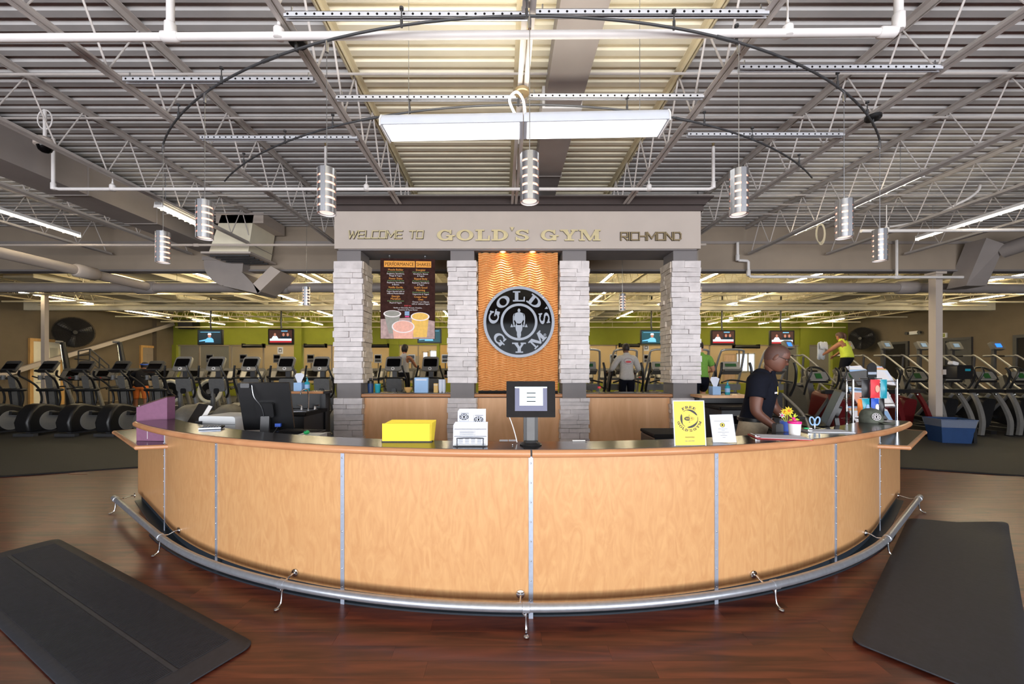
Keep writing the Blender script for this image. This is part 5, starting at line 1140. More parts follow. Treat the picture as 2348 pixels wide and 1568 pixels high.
MB().tube(smoothpath([Mx @ Vector(p) for p in ((-.09,-.03,.22), (-.07,-.065,.12), (-.02,-.066,.02), (-.01,-.066,-.10), (-.03,-.06,-.22))], 6), .004, 6).build('cable', M['steel'], t); MB().cbox(Mx @ Vector((.10,-.055,-.17)), (.05,.03,.03)).build('plug', M['blue'], t); MB().cbox(Mx @ Vector((-.15,-.022,.215)), (.075,.02,.04), (0,0,0), .008).build('webcam', M['dark_grey'], t); MB().tube(smoothpath([Mx @ Vector((.10,-.06,-.18)), Mx @ Vector((.04,-.08,-.26)), (-.05,-.1,.12)], 5), .004, 6).build('power_lead', M['steel'], t)
t, Mx = monitor('black monitor seen edge-on beside the scissors, right end of the desk', (PX(1908,3.62), 3.62, .745), R(57), R(20), .42, .34, .50)
t = thing('card_terminal', 'black tilted payment screen with a pale edge, left end of the desk', 'card terminal', (PX(452,4.1), 4.12, .745), R(-35)); MB().cbox((0,0,.36), (.30,.03,.26), (R(-28),0,0), .01).build('screen_case', M['black'], t); MB().cbox((.155,-.005,.36), (.012,.035,.25), (R(-28),0,0)).build('edge_strip', M['white'], t); MB().cbox((0,.02,.13), (.10,.07,.26)).build('stand', M['dark_grey'], t); MB().cbox((0,0,.01), (.22,.2,.02)).build('foot', M['black'], t)
t = thing('printer', 'pale grey desktop printer between the payment screen and the monitor', 'printer', (PX(527,4.0), 4.02, .745), R(-8)); MB().cbox((0,0,.195), (.40,.34,.39), (0,0,0), .03).build('case', M['beige'], t); MB().box(-.20,.20,-.172,-.169,.312,.316).build('seam', M['mid_grey'], t); MB().box(-.21,-.16,-.20,-.169,.20,.34).build('side_cover', M['dark_grey'], t); MB().cbox((.05,-.172,.30), (.012,.004,.012)).build('latch', M['white'], t)
x, y = at(486, 983); t = thing('calculator', 'black and grey keypad calculator on the counter', 'calculator', (x, y, ZT), R(18)); MB().cbox((0,0,.011), (.16,.09,.016), (R(5),0,0), .004).build('case', M['black'], t); k_ = MB()
for i in range(7):
    for j in range(4): k_.cbox((-.06+.02*i, -.028+.016*j, .021+.0014*j), (.014,.011,.005))
stuff(k_.build('keys', M['mid_grey'], t)); MB().cbox((.0,-.046,.010), (.16,.004,.012)).build('front_edge', M['strip_steel'], t)
t = thing('document_riser', 'stack of grey document trays on the work surface right of the monitor', 'tray', (PX(700,3.55), 3.55, .745), R(-6))
for k in range(5): MB().cbox((0,0,.03+.055*k), (.36,.22,.04)).build('tray', M['beige'] if k % 2 else M['mid_grey'], t)
t = thing('keyboard', 'black keyboard lying on the document trays', 'keyboard', (PX(690,3.55), 3.55, 1.022), R(-8)); MB().cbox((0,0,.010), (.40,.14,.018), (R(3),0,0), .005).build('case', M['black'], t); k_ = MB()
for i in range(14):
    for j in range(5): k_.cbox((-.18+.0275*i, -.05+.024*j, .021), (.022,.018,.006))
stuff(k_.build('keys', M['black_matte'], t))
t = thing('green_marker', 'round green lit mouse beside the keyboard', 'mouse', (PX(703,3.36), 3.36, 1.058)); t.name = 'computer_mouse'; MB().ball((0,0,.0), .022, .03, .018).build('shell', M['green_bright'], t); MB().box(-.003,.003,-.03,0,.012,.02).build('wheel', M['dark_grey'], t)
t = thing('marker_box', 'pale box under the green mouse', 'box', (PX(716,3.38), 3.37, .745)); MB().cbox((0,0,.149), (.20,.14,.298)).build('carton', M['beige'], t); MB().cbox((-.02,-.071,.2), (.03,.003,.05)).build('sticker', M['blue'], t)
# maroon organiser on the left shelf
t = thing('magazine_file', 'maroon sloping card file on the left low shelf', 'file box', (PX(358,4.02), 4.02, .872), R(-3)); m = MB(); m.prism([(-.165,0), (.16,0), (.16,.44), (-.165,.335)], -.045, .045, lambda u, v, w: (u, w, v)); m.build('case', M['maroon'], t, smooth=False); MB().box(-.178,-.166,-.03,.04,.03,.31).build('paper_edge', M['sky_blue'], t); m = MB(); m.add([(-.168,-.05,.335), (.163,-.05,.44), (.163,.05,.445), (-.168,.05,.34), (-.168,-.05,.345), (.163,-.05,.45), (.163,.05,.455), (-.168,.05,.35)], [(0,3,2,1),(4,5,6,7),(0,1,5,4),(1,2,6,5),(2,3,7,6),(3,0,4,7)]); m.build('lid', M['hair_brown'], t, smooth=False); MB().box(-.05,-.046,-.047,-.045,.02,.17).build('seam', M['print_white'], t); MB().ball((-.13,-.05,.352), .008).build('stud', M['chrome'], t)
# back counters either side of the portal
def back_counter(label, x0, x1, y0, zt):
    t = thing('back_counter', label, 'cabinet', ((x0+x1)/2, y0, 0)); L = (x1-x0)/2; MB().box(-L, L, 0, .6, 0, zt-.05).build('carcass', M['black'], t); MB().box(-L-.04, L+.04, -.04, .64, zt-.05, zt).build('top', M['black_matte'], t); n = MB(); n.tube([(-L-.04,-.04,zt-.025), (L+.04,-.04,zt-.025)], .022, 8); n.tube([(-L-.04,-.04,zt-.025), (-L-.04,.6,zt-.025)], .022, 8); n.build('nosing', M['black_matte'], t)
    for sx in (-.5, .5):
        d = MB().cbox((sx*L,-.012,zt*.42), (L*.92,.02,zt*.7)).build('door', M['black'], t); MB().tube([(sx*L*.3,-.03,zt*.66), (sx*L*.3,-.03,zt*.55)], .006, 6).build('handle', M['dark_grey'], d)
    return t
t = back_counter('black back counter with a wood-edged upper ledge, left of the portal', -3.48, -2.84, 5.55, .98); MB().box(-.38, .34, .62, .78, 0, 1.22).build('upper_back', M['black'], t); MB().box(-.44, .36, .50, .82, 1.21, 1.25).build('upper_ledge', M['laminate'], t); n = MB(); n.tube([(-.44,.50,1.232), (.36,.50,1.232)], .020, 8); n.tube([(-.44,.50,1.232), (-.44,.82,1.232)], .02, 8); n.build('ledge_nosing', M['nosing_wood'], t)
MB().box(-.05,.30,.1,.45,.981,.986).build('sink', M['steel'], t); f = MB(); f.tube(smoothpath([(.17,.42,.98), (.17,.42,1.24), (.16,.36,1.29), (.15,.26,1.27), (.15,.24,1.22)], 5), .010, 8); f.build('faucet', M['chrome'], t)
for sx in (-.1, .1): h = MB(); h.lathe([(0,0), (.022,0), (.016,.05), (0,.07)], (.17+sx,.42,.98), 12); h.tube([(.17+sx,.42,1.04), (.17+sx*1.7,.40,1.05)], .007, 6); h.build('tap_handle', M['chrome'], t)
t = back_counter('black back counter with an open niche, right of the portal', 3.06, 3.72, 5.6, 1.06); MB().box(-.30,.26,-.015,.0,.80,.93).build('niche', M['sign_black'], t); MB().box(-.30,.26,-.02,-.005,.78,.80).build('niche_shelf', M['dark_grey'], t); MB().box(-.35, .36, .60, .8, 0, 1.16).build('upper_back', M['black'], t); MB().box(-.40, .42, .42, .84, 1.15, 1.19).build('upper_ledge', M['back_wood'], t)
def tissue_box(label, x, y, z):
    t = thing('tissue_box', label, 'tissue box', (x, y, z)); MB().cbox((0,0,.065), (.125,.12,.13), (0,0,0), .004).build('carton', M['sky_blue'], t); m = MB(); m.add([(-.03,-.01,.13), (.03,-.012,.13), (.075,.0,.25), (.03,.012,.28), (-.055,.006,.275), (-.075,-.004,.235), (0,.02,.2), (.0,-.02,.21)], [(0,1,7), (1,2,7), (2,3,7), (3,4,7), (4,5,7), (5,0,7), (0,6,1), (1,6,2), (2,6,3), (3,6,4), (4,6,5), (5,6,0)]); m.build('tissue', M['paper'], t); return t
def sanitizer(label, x, y, z):
    t = thing('sanitizer_bottle', label, 'bottle', (x, y, z)); MB().lathe([(0,0), (.036,0), (.038,.01), (.038,.12), (.030,.14), (.013,.15), (.013,.165), (0,.165)], n=18).build('bottle', M['teal_gel'], t); p = MB(); p.lathe([(0,.163), (.016,.163), (.014,.185), (.005,.19), (.005,.215), (0,.215)], n=12); p.tube([(0,0,.212), (0,-.035,.208)], .006, 6); p.build('pump', M['teal'], t); l = MB().lathe([(.0385,.04), (.0385,.10)], n=18); l.f = l.f[:-2]; l.build('label_band', M['sky_blue'], t); return t
tissue_box('tissue box on the wood-edged ledge left of the portal', PX(687,6.2), 6.2, 1.251); sanitizer('teal sanitizer bottle beside the left tissue box', PX(706,6.22), 6.2, 1.251); tissue_box('tissue box on the ledge right of the portal, behind the leaflet stand', PX(1639,6.2), 6.2, 1.191); sanitizer('teal sanitizer bottle beside the right tissue box', PX(1668,6.2), 6.2, 1.191)
t = thing('black_printer', 'low black printer behind the yellow wifi sign', 'printer', (PX(1533,3.5), 3.52, .745)); MB().cbox((0,0,.135), (.36,.34,.27), (0,0,0), .02).build('case', M['black'], t); MB().box(-.17,.17,-.172,-.168,.21,.216).build('seam', M['strip_steel'], t); MB().cbox((0,-.01,.285), (.38,.34,.03), (0,0,0), .01).build('lid', M['black_matte'], t)
# snack strips, wire magazine rack, cap
xr0, xr1, yr = PX(1952,4.62), PX(2060,4.62), 4.62
t = thing('magazine_rack', 'chrome wire rack of magazines standing on the right low shelf', 'magazine rack', ((xr0+xr1)/2, yr, .872), R(4)); hw = (xr1-xr0)/2
for sx in (-1, 1):
    for yy in (0, .16): MB().tube([(sx*(hw-.5*yy), yy, 0), (sx*(hw-.5*yy), yy, .60 if yy == 0 else .64)], .012, 8).build('post', M['chrome'], t)
for k, zz in enumerate((.04, .27, .53)):
    s_ = MB()
    for q in range(6): s_.tube([(-hw, .03*q, zz+.03*q*.6), (hw, .03*q, zz+.03*q*.6)], .0028, 5)
    s_.tube([(-hw,-.01,zz+.05), (hw,-.01,zz+.05)], .004, 5); s_.build('wire_shelf', M['chrome'], t)
MGC = ['print_white', 'sky_blue', 'paper', 'cup_pink', 'beige', 'paper', 'mid_grey', 'print_white', 'paper', 'white', 'tan', 'sky_blue']
mg = []
for k, c_ in enumerate(MGC): b = MB(); b.cbox((0,0,.095), (.21,.007,.19)); mg.append(b.mesh('magazine', M[c_]))
n_ = 0; Mr = Matrix.Translation(t.location) @ Euler((0,0,R(4))).to_matrix().to_4x4()
for k, zz in enumerate((.055, .285, .545)):
    for q in range(12):
        col = q // 6; r_ = q % 6; p = Mr @ Vector((-hw*.36+col*hw*.94+.012*r_, .0+.020*r_, zz+.012*r_)); tt = link('magazine', mg[(q*5+k*3) % 12], None, p, (R(-36),R(random.uniform(-6,10)),R(4)+random.uniform(-.10,.10)))
        tag(tt, 'magazine in the chrome rack, %s tier, %s pile, %s from the front' % (('bottom','middle','top')[k], ('left','right')[col], ORD[r_]), 'magazine', 'magazines in the chrome rack')
        pg = MB()
sr = thing('snack_display', 'black snack strip stand with a rounded header card, before the rack', 'snack stand', (PX(1999,3.98), 3.98, ZT), R(4)); MB().box(-.03,.03,.0,.012,0,.52).build('stand', M['black'], sr); m = MB(); m.prism([(-.05,.42), (.05,.42)]+[(.05*math.cos(R(a)), .52+.05*math.sin(R(a))) for a in range(0, 181, 20)], -.004, .004, lambda u, v, w: (u, w, v)); m.build('header_card', M['black'], sr); MB().box(-.045,.045,-.006,-.004,.45,.475).build('header_band', M['strip_steel'], sr)
MB().cbox((0,.01,.004), (.22,.12,.008)).build('foot', M['black'], sr); MB().box(-.13,.11,-.002,.004,.405,.412).build('clip_bar', M['chrome'], sr); MB().box(-.13,.11,-.002,.004,.215,.222).build('clip_bar', M['chrome'], sr)
def bag(label, mt, x, z, w_, h_, mt2=None):
    p = Matrix.Translation(sr.location) @ Euler((0,0,R(4))).to_matrix().to_4x4() @ Vector((x, -.022, z)); t = thing('snack_bag', label, 'snack bag', p, R(4)); m = MB()
    nx_, nz_ = 6, 8; vs = []; fs = []
    for s2 in (-1, 1):
        for i in range(nz_+1):
            for k in range(nx_+1):
                u = k/nx_*2-1; v = i/nz_; puff = .022*(1-u*u)*math.sin(math.pi*min(1, max(0, v)))+random.uniform(-.0015,.0015); vs.append((u*w_/2, s2*puff, -v*h_))
    N = (nx_+1)*(nz_+1)
    for s2 in (0, 1):
        for i in range(nz_):
            for k in range(nx_): a = s2*N+i*(nx_+1)+k; fs.append((a, a+1, a+nx_+2, a+nx_+1))
    m.add(vs, fs); m.build('pouch', mt, t)
    if mt2: m = MB(); m.prism([(w_*.22*math.cos(a), -h_*.5+h_*.2*math.sin(a)) for a in [2*math.pi*k/14 for k in range(14)]], -.0245, -.019, lambda u, v, w: (u, w, v)); m.build('bag_print', mt2, t)
bag('black snack bag on the upper clip, left', M['black'], -.088, .40, .09, .18); bag('red snack bag on the upper clip, middle', M['print_red'], .012, .40, .10, .185, M['cup_pink']); bag('teal and black snack bag on the upper clip, right', M['teal'], .105, .40, .07, .19); bag('orange snack bag on the lower clip, leftmost', M['orange'], -.150, .205, .05, .17); bag('bright blue snack bag on the lower clip', M['teal'], -.09, .212, .085, .19, M['sky_blue']); bag('blue and white patterned snack bag on the lower clip', M['blue'], .01, .212, .085, .18, M['print_white']); bag('black snack bag on the lower clip, right', M['black'], .085, .212, .055, .18)
x, y = at(1997, 968); t = thing('cap', 'camouflage cap with a round white emblem on the counter end', 'cap', (x, y, ZT), R(-48)); m = MB(); m.lathe([(.088,0), (.090,.03), (.086,.075), (.070,.11), (.04,.128), (.0,.134)], n=24); m.f = [q for q in m.f if len(q) == 4]; m.build('crown', M['camo'], t); b = MB(); vs = []; 
for k in range(13): a = R(-50+106*k/12); vs += [(.088*math.cos(a), .088*math.sin(a), .012), (.165*math.cos(a), .120*math.sin(a), .004)]
b.add(vs, [(2*k, 2*k+1, 2*k+3, 2*k+2) for k in range(12)]); o = b.build('brim', M['camo'], t); o.modifiers.new('t', 'SOLIDIFY').thickness = .004; MB().ball((0,0,.136), .008).build('button', M['camo'], t)
Mx = Matrix.Translation((.045,-.080,.062)) @ Euler((R(-12),0,R(28))).to_matrix().to_4x4(); MB().disc((0,0,0), .034, .004, 24).v; e = MB(); e.disc((0,0,0), .034, .004, 24); e.v = [tuple(Mx @ Vector(p)) for p in e.v]; e.build('emblem', M['print_white'], t); e = MB(); emblem(e, 0, 0, .030, -.0022); e.v = [tuple(Mx @ Vector(p)) for p in e.v]; e.build('emblem_print', M['ink'], t, smooth=False)
# wide blue tub
t = thing('waste_tub', 'wide blue and black waste tub with a clear liner, by the taupe column', 'waste bin', (PX(2172,8.66), 8.62, 0), R(-14)); m = MB(); wt, wb_ = .31, .25; dt, db = .25, .19
def frus(z0, z1, a, b, c, d): return [(-a,-c,z0),(a,-c,z0),(a,c,z0),(-a,c,z0),(-b,-d,z1),(b,-d,z1),(b,d,z1),(-b,d,z1)]
BF = [(0,3,2,1),(0,1,5,4),(1,2,6,5),(2,3,7,6),(3,0,4,7)]
m.add(frus(0, .50, wb_, wt, db, dt), BF); o = m.build('tub', M['bin_blue'], t, smooth=False); o.modifiers.new('t', 'SOLIDIFY').thickness = .012
m = MB(); m.add(frus(.34, .515, .290, .325, .235, .265), BF[1:]); o = m.build('liner', M['bag_film'], t, smooth=False); rm = MB(); rm.tube([(-.315,-.255,.505), (.315,-.255,.505), (.315,.255,.505), (-.315,.255,.505)], .012, 6, True); rm.build('rim', M['bin_blue'], t); MB().box(.27, .325, -.22, .2, .02, .48).build('black_end', M['black'], t)
# items on the left bar ledge
def ledge_item(name, label, cat, px, y=6.62): return thing(name, label, cat, (PX(px,y), y, 1.201))
t = ledge_item('box_file', 'pale blue box file standing on the left bar ledge', 'box', 967); MB().cbox((0,0,.125), (.225,.09,.25), (0,0,0), .004).build('case', M['sky_blue'], t); MB().box(-.09,.09,-.047,-.0455,.2,.225).build('label_strip', M['paper'], t)
t = ledge_item('kraft_box', 'small brown carton on the left bar ledge', 'box', 1000, 6.68); MB().cbox((0,0,.075), (.07,.07,.15)).build('carton', M['tan'], t); MB().box(-.036,.036,-.037,-.035,.12,.13).build('tape', M['beige'], t)
for k, px in enumerate((1010, 1018)):
    t = ledge_item('cup_stack', 'stack of white paper cups on the left bar ledge, %s one' % ('left','right')[k], 'cups', px); 
    for q in range(6): MB().lathe([(0,0), (.024,0), (.034,.065), (.035,.068), (.031,.068), (.0,.01)], (0,0,.03*q), 14).build('cup', M['paper'], t)
t = ledge_item('shaker_bottle', 'dark blue shaker bottle on the left bar ledge beside the column', 'bottle', 850); MB().lathe([(0,0), (.045,0), (.05,.14), (.046,.16), (0,.16)], n=18).build('bottle', M['bin_blue'], t); MB().lathe([(.05,.15), (.05,.19), (.02,.21), (.02,.24), (0,.24)], n=18).build('lid', M['black'], t)
t = ledge_item('shaker_bottle', 'teal tumbler on the left bar ledge', 'bottle', 866); MB().lathe([(0,0), (.04,0), (.05,.13), (0,.13)], n=18).build('bottle', M['teal_gel'], t); MB().lathe([(.052,.125), (.05,.145), (0,.15)], n=18).build('lid', M['teal'], t)
t = ledge_item('bowl', 'wooden bowl on the left bar ledge', 'bowl', 936); MB().lathe([(0,0), (.03,0), (.065,.05), (.07,.085), (.064,.085), (.055,.04), (0,.01)], n=20).build('bowl', M['door_wood'], t)
t = ledge_item('jar', 'clear jar with a red lid on the right bar ledge', 'jar', 1374); MB().lathe([(0,0), (.05,0), (.055,.03), (.03,.07), (0,.07)], n=18).build('jar', M['clear_plastic'], t); MB().lathe([(.03,.068), (.03,.10), (0,.10)], n=16).build('lid', M['print_red'], t)
# hanging menu board
Dm = 6.62; xm = (PX(873,Dm)+PX(997,Dm))/2; wm = (PX(997,Dm)-PX(873,Dm))/2; zt_ = PZ(593,Dm); zb_ = PZ(777,Dm); hm = zt_-zb_
t = thing('menu_board', 'hanging printed shake menu board with three cups, under the portal header', 'sign', (xm, Dm, zb_), R(3)); MB().box(-wm, wm, 0, .012, 0, hm).build('board', M['menu_dark'], t, smooth=False)
fnm = lambda u, v, w=-.0012: (u, w, v)
m = MB(); m.prism([(-wm+.006,.004), (wm-.006,.004), (wm-.006,.30), (.12,.36), (-wm+.006,.33)], -.0010, -.0004, fnm); m.build('print_table_top', M['menu_floor'], t, smooth=False)
for a, b in ((-.392,-.233), (-.229,.118), (.134,.390)):
    m = MB(); m.prism(rc(a, hm-.145, b, hm-.04), -.0016, -.0008, fnm); m.build('title_tile', M['print_orange'], t, smooth=False)
m = MB(); put_text(m, 'PERFORMANCE', .082, lambda u, v: (u-.137, -.0022, v+hm-.122), sx=.84); put_text(m, 'SHAKES', .082, lambda u, v: (u+.262, -.0022, v+hm-.122), sx=.82); m.build('title_text', M['ink'], t, smooth=False, recalc=False)
H_ = MB(); G_ = MB(); W_ = MB(); RD_ = MB()
for col, xc in ((MENU_L, -.20), (MENU_R, .215)):
    z = hm-.172
    for s_, k_ in col:
        if k_ == 'h': put_text(H_, s_, .046, lambda u, v: (u+xc, -.0016, v+z-.030), sx=.92); z -= .043
        elif k_ == 'g': put_text(G_, s_, .0225, lambda u, v: (u+xc, -.0016, v+z-.016)); z -= .026
        else: put_text(W_, s_, .034, lambda u, v: (u+xc, -.0016, v+z-.024), sx=.92); z -= .0345
        nxt = col.index((s_, k_))
        if k_ == 'w' and nxt+1 < len(col) and col[nxt+1][1] == 'h': z -= .010
put_text(RD_, 'Add Ins', .038, lambda u, v: (u, -.0016, v+.545)); put_text(W_, 'Vanilla or Chocolate Protein, Creatine,', .030, lambda u, v: (u, -.0016, v+.512)); put_text(W_, 'Glutamine & Peanut Butter', .030, lambda u, v: (u, -.0016, v+.478))
for m, n_, mt in ((H_, 'drink_names', 'print_orange'), (G_, 'nutrition_lines', 'print_green'), (W_, 'ingredient_lines', 'print_white'), (RD_, 'addins_line', 'print_red')): m.build(n_, M[mt], t, smooth=False, recalc=False)
m = MB()
for q in range(5): m.prism(rc(-.05, .452-.014*q, .03-.006*(q % 2), .462-.014*q), -.0016, -.0008, fnm)
m.build('social_badge', M['scr_blue'] if 0 else M['sky_blue'], t, smooth=False); m = MB(); m.prism(rc(-.045,.366,.025,.384), -.0016, -.0008, fnm); m.build('social_badge', M['pink'], t, smooth=False)
def cup_print(cx, zb, zt2, wb2, wt2, mt, y_, rh):
    m = MB(); m.prism([(cx-wb2, zb), (cx+wb2, zb), (cx+wt2, zt2), (cx-wt2, zt2)], y_, y_-.0005, fnm); m.build('cup_picture', mt, t, smooth=False); m = MB()
    m.prism([(cx+(wt2+.012)*math.cos(a), zt2+rh*math.sin(a)) for a in [2*math.pi*k/24 for k in range(24)]], y_-.0006, y_-.0010, fnm); m.build('cup_rim_picture', M['cup_rim'], t, smooth=False); m = MB(); m.prism([(cx+(wt2-.010)*math.cos(a), zt2+.004+(rh-.012)*math.sin(a)) for a in [2*math.pi*k/24 for k in range(24)]], y_-.0011, y_-.0015, fnm); m.build('shake_picture', mt, t, smooth=False)
cup_print(-.255, .09, .42, .058, .135, M['cup_grey'], -.0012, .058); cup_print(.205, .03, .375, .11, .145, M['cup_yellow'], -.0012, .072); cup_print(-.075, .004, .205, .155, .178, M['cup_pink'], -.0030, .105)
for sx in (-.30, .29):
    c = MB()
    for k in range(4): c.tube([Vector((sx+(.009*math.cos(a) if k % 2 else 0), .006+(0 if k % 2 else .009*math.cos(a)), hm+.012+.022*k+.015*math.sin(a))) for a in [2*math.pi*q/10 for q in range(10)]], .003, 5, True)
    c.build('chain', M['steel'], t)
# ================================================================ televisions, fans, speaker, exit sign
def tv(label, px, py, wpx, kind, D=18.0, pole=True):
    X, Z = PX(px, D), PZ(py, D); w_ = wpx*D/F/2; h_ = w_*.62; t = thing('television', label, 'television', (X, D, Z)); MB().cbox((0,0,0), (2*w_, .09, 2*h_), (0,0,0), .03).build('case', M['black'], t); sw, sh = w_*.90, h_*.84; y_ = -.047
    box = lambda nm, x0, x1, z0, z1, mt, k=0: MB().box(x0*sw, x1*sw, y_-.002-.002*k, y_-.002*k, z0*sh, z1*sh).build(nm, M[mt], o, smooth=False)
    o = MB().box(-sw, sw, y_-.001, y_, -sh, sh).build('screen', M['scr_teal' if kind == 't' else 'scr_dark' if kind == 'g' else 'scr_brown'], t, smooth=False)
    if kind in 'tg':
        m = MB(); m.prism([(-.42*sw,-.8*sh), (.36*sw,-.8*sh), (.30*sw,-.30*sh), (.12*sw,-.08*sh), (-.18*sw,-.08*sh), (-.36*sw,-.32*sh), (-.95*sw,-.55*sh), (-.95*sw,-.68*sh), (-.42*sw,-.60*sh)], y_-.004, y_-.002, lambda u, v, w: (u, w, v)); m.build('picture', M['scr_blue'], o, smooth=False)
        m = MB(); m.prism([(-.03*sw+.14*sw*math.cos(a), .2*sh+.30*sh*math.sin(a)) for a in [2*math.pi*k/14 for k in range(14)]], y_-.006, y_-.004, lambda u, v, w: (u, w, v)); m.build('picture', M['scr_skin'], o, smooth=False)
        m = MB(); m.prism([(-.2*sw,.34*sh), (.14*sw,.34*sh), (.10*sw,.62*sh), (-.14*sw,.62*sh)], y_-.008, y_-.006, lambda u, v, w: (u, w, v)); m.build('picture', M['scr_white'], o, smooth=False); box('picture', -.85, .9, .74, .80, 'scr_blue', 1)
    else:
        box('picture', -.95, .95, -.62, -.30, 'scr_white', 1); box('picture', -.95, .95, -.86, -.66, 'scr_red', 1); box('picture', -.02, .02, -.3, .8, 'scr_dark', 1); box('picture', .05, .6, .78, .92, 'scr_blue', 1)
        for cx, c_ in ((-.5,'scr_white'), (.25,'scr_dark'), (.62,'scr_dark')):
            m = MB(); m.prism([((cx-.30)*sw,-.28*sh), ((cx+.30)*sw,-.28*sh), ((cx+.16)*sw,.10*sh), ((cx-.16)*sw,.10*sh)], y_-.005, y_-.003, lambda u, v, w: (u, w, v)); m.build('picture', M[c_], o, smooth=False); m = MB(); m.prism([(cx*sw+.10*sw*math.cos(a), .30*sh+.26*sh*math.sin(a)) for a in [2*math.pi*k/12 for k in range(12)]], y_-.007, y_-.005, lambda u, v, w: (u, w, v)); m.build('picture', M['scr_skin'], o, smooth=False)
    p = MB(); p.tube([(0,.03,h_*.9), (-.03,.03,h_+.25), (0,.03,4.93-Z)], .035, 8); p.build('ceiling_pole', M['black'], t); MB().cbox((0,.06,h_*.5), (.3,.06,.3)).build('mount', M['black'], t)
tv('television showing a man in a pale blue shirt, leftmost', 483, 773, 57, 'g'); tv('television showing a news panel, second from left', 645, 772, 58, 'n'); tv('television half hidden behind the menu board', 985, 770, 55, 't', 17.5); tv('television on a teal background, between the two right stone columns', 1495, 773, 54, 't'); tv('television showing news, right of the portal', 1657, 774, 55, 'n'); tv('television showing news, above the staff member', 1792, 775, 56, 'n')
def wall_fan(label, loc, ax, r):
    t = thing('wall_fan', label, 'fan', loc, ax); 
    for k in range(9): MB().tube([(r*(.12+.11*k)*math.cos(a), -.10+.10*((.12+.11*k))**2, r*(.12+.11*k)*math.sin(a)) for a in [2*math.pi*q/32 for q in range(32)]], .007, 5, True).build('guard_ring', M['black_matte'], t)
    s_ = MB()
    for q in range(24): a = 2*math.pi*q/24; s_.tube([(0.05*math.cos(a),-.10,.05*math.sin(a)), (r*math.cos(a),0,r*math.sin(a))], .006, 4)
    s_.build('guard_spokes', M['black_matte'], t)
    for q in range(3):
        a = 2*math.pi*q/3+.4; c, s2 = math.cos(a), math.sin(a); m = MB(); m.add([(c*.1-s2*.05, -.04, s2*.1+c*.05), (c*.1+s2*.05, 0, s2*.1-c*.05), (c*r*.85+s2*.25*r, .03, s2*r*.85-c*.25*r), (c*r*.9-s2*.12*r, -.05, s2*r*.9+c*.12*r)], [(0,1,2,3)]); b = m.build('blade', M['dark_grey'], t); b.modifiers.new('t', 'SOLIDIFY').thickness = .006
    MB().lathe([(0,-.14), (.08,-.14), (.09,0), (.06,.2), (0,.2)], n=16, M=Matrix.Rotation(R(-90), 4, 'X')).build('motor', M['black'], t); MB().tube([(0,.15,0), (0,.5,0)], .04, 8).build('wall_arm', M['black'], t); MB().disc((0,.02,0), r*.97, .012, 32).build('rear_guard', M['black_matte'], t)
D1 = XL*F/(162-VX)*.97; wall_fan('large round dark fan on the left wall', (XL+.75, D1, PZ(762,D1)), R(62), .68); D2 = XR*F/(1977-VX)*.97; wall_fan('large round dark fan on the right wall', (XR-.65, D2, PZ(776,D2)), R(-66), .62)
t = thing('loudspeaker', 'black loudspeaker high in the left corner of the green wall', 'loudspeaker', (PX(430,22.6), 22.7, PZ(743,22.6))); MB().cbox((0,0,0), (.86,.5,.52), (R(10),0,R(8)), .05).build('case', M['black'], t); MB().cbox((0,-.26,0), (.7,.02,.4), (R(10),0,R(8)), .03).build('grille', M['dark_grey'], t); MB().tube([(0,.1,.2), (0,.3,.5)], .03, 8).build('bracket', M['dark_grey'], t)
De = XR*F/(2100-VX); t = thing('emergency_light', 'small white emergency light box high on the right wall', 'emergency light', (XR-.06, De, PZ(763,De)), R(-90)); MB().cbox((0,0,0), (.42,.12,.16), (0,0,0), .02).build('case', M['white'], t); 
for sx in (-.3, .3): MB().tube([(sx,-.02,0), (sx,-.12,0)], [.06,.08], 12).build('lamp_head', M['dark_grey'], t)
De = XR*F/(2163-VX); t = thing('exit_sign', 'small framed exit sign on the right wall beside the taupe column', 'exit sign', (XR-.03, De, PZ(769,De)), R(-90)); MB().cbox((0,0,0), (.34,.06,.22), (0,0,0), .01).build('case', M['white'], t); MB().box(-.12,.12,-.034,-.031,-.08,.08).build('panel', M['green'], t); m = MB(); put_text(m, 'EXIT', .1, lambda u, v: (u, -.036, v-.035), sx=.8); m.build('exit_letters', M['paper'], t, smooth=False, recalc=False)
for k, (px, py) in enumerate(((637,803), (1485,796))):
    t = thing('paper_sign', 'white paper notice pinned under the %s' % ('second television', 'teal television'), 'sign', (PX(px,23), 23.02, PZ(py,23))) if 0 else thing('paper_sign', 'white paper notice hanging under the %s' % ('second television from left', 'television between the right columns')[k], 'sign', (PX(px,23), YB+.045, PZ(py,23))); MB().box(-.16,.16,0,.01,-.2,.2).build('sheet', M['paper'], t); MB().box(-.09,.09,-.003,-.001,-.1,.12).build('print', M['ink_grey'], t); MB().box(-.05,.05,-.005,-.003,-.06,.05).build('print', M['paper'], t)
for k, (a, b, py) in enumerate(((555,603,793), (697,746,793), (830,890,793), (1421,1467,792), (1684,1742,795))):
    t = thing('rolled_blind', 'rolled black blind at the top of the studio glass, %s from left' % ORD[k], 'blind', (PX((a+b)/2,22.9), 22.95, PZ(py,22.9))); L = (b-a)/2*22.9/F; MB().tube([(-L,0,0), (L,0,0)], .10, 12).build('roll', M['black'], t); MB().box(-L,-L+.05,-.1,.2,-.1,.14).build('bracket', M['black_matte'], t); MB().box(L-.05,L,-.1,.2,-.1,.14).build('bracket', M['black_matte'], t)
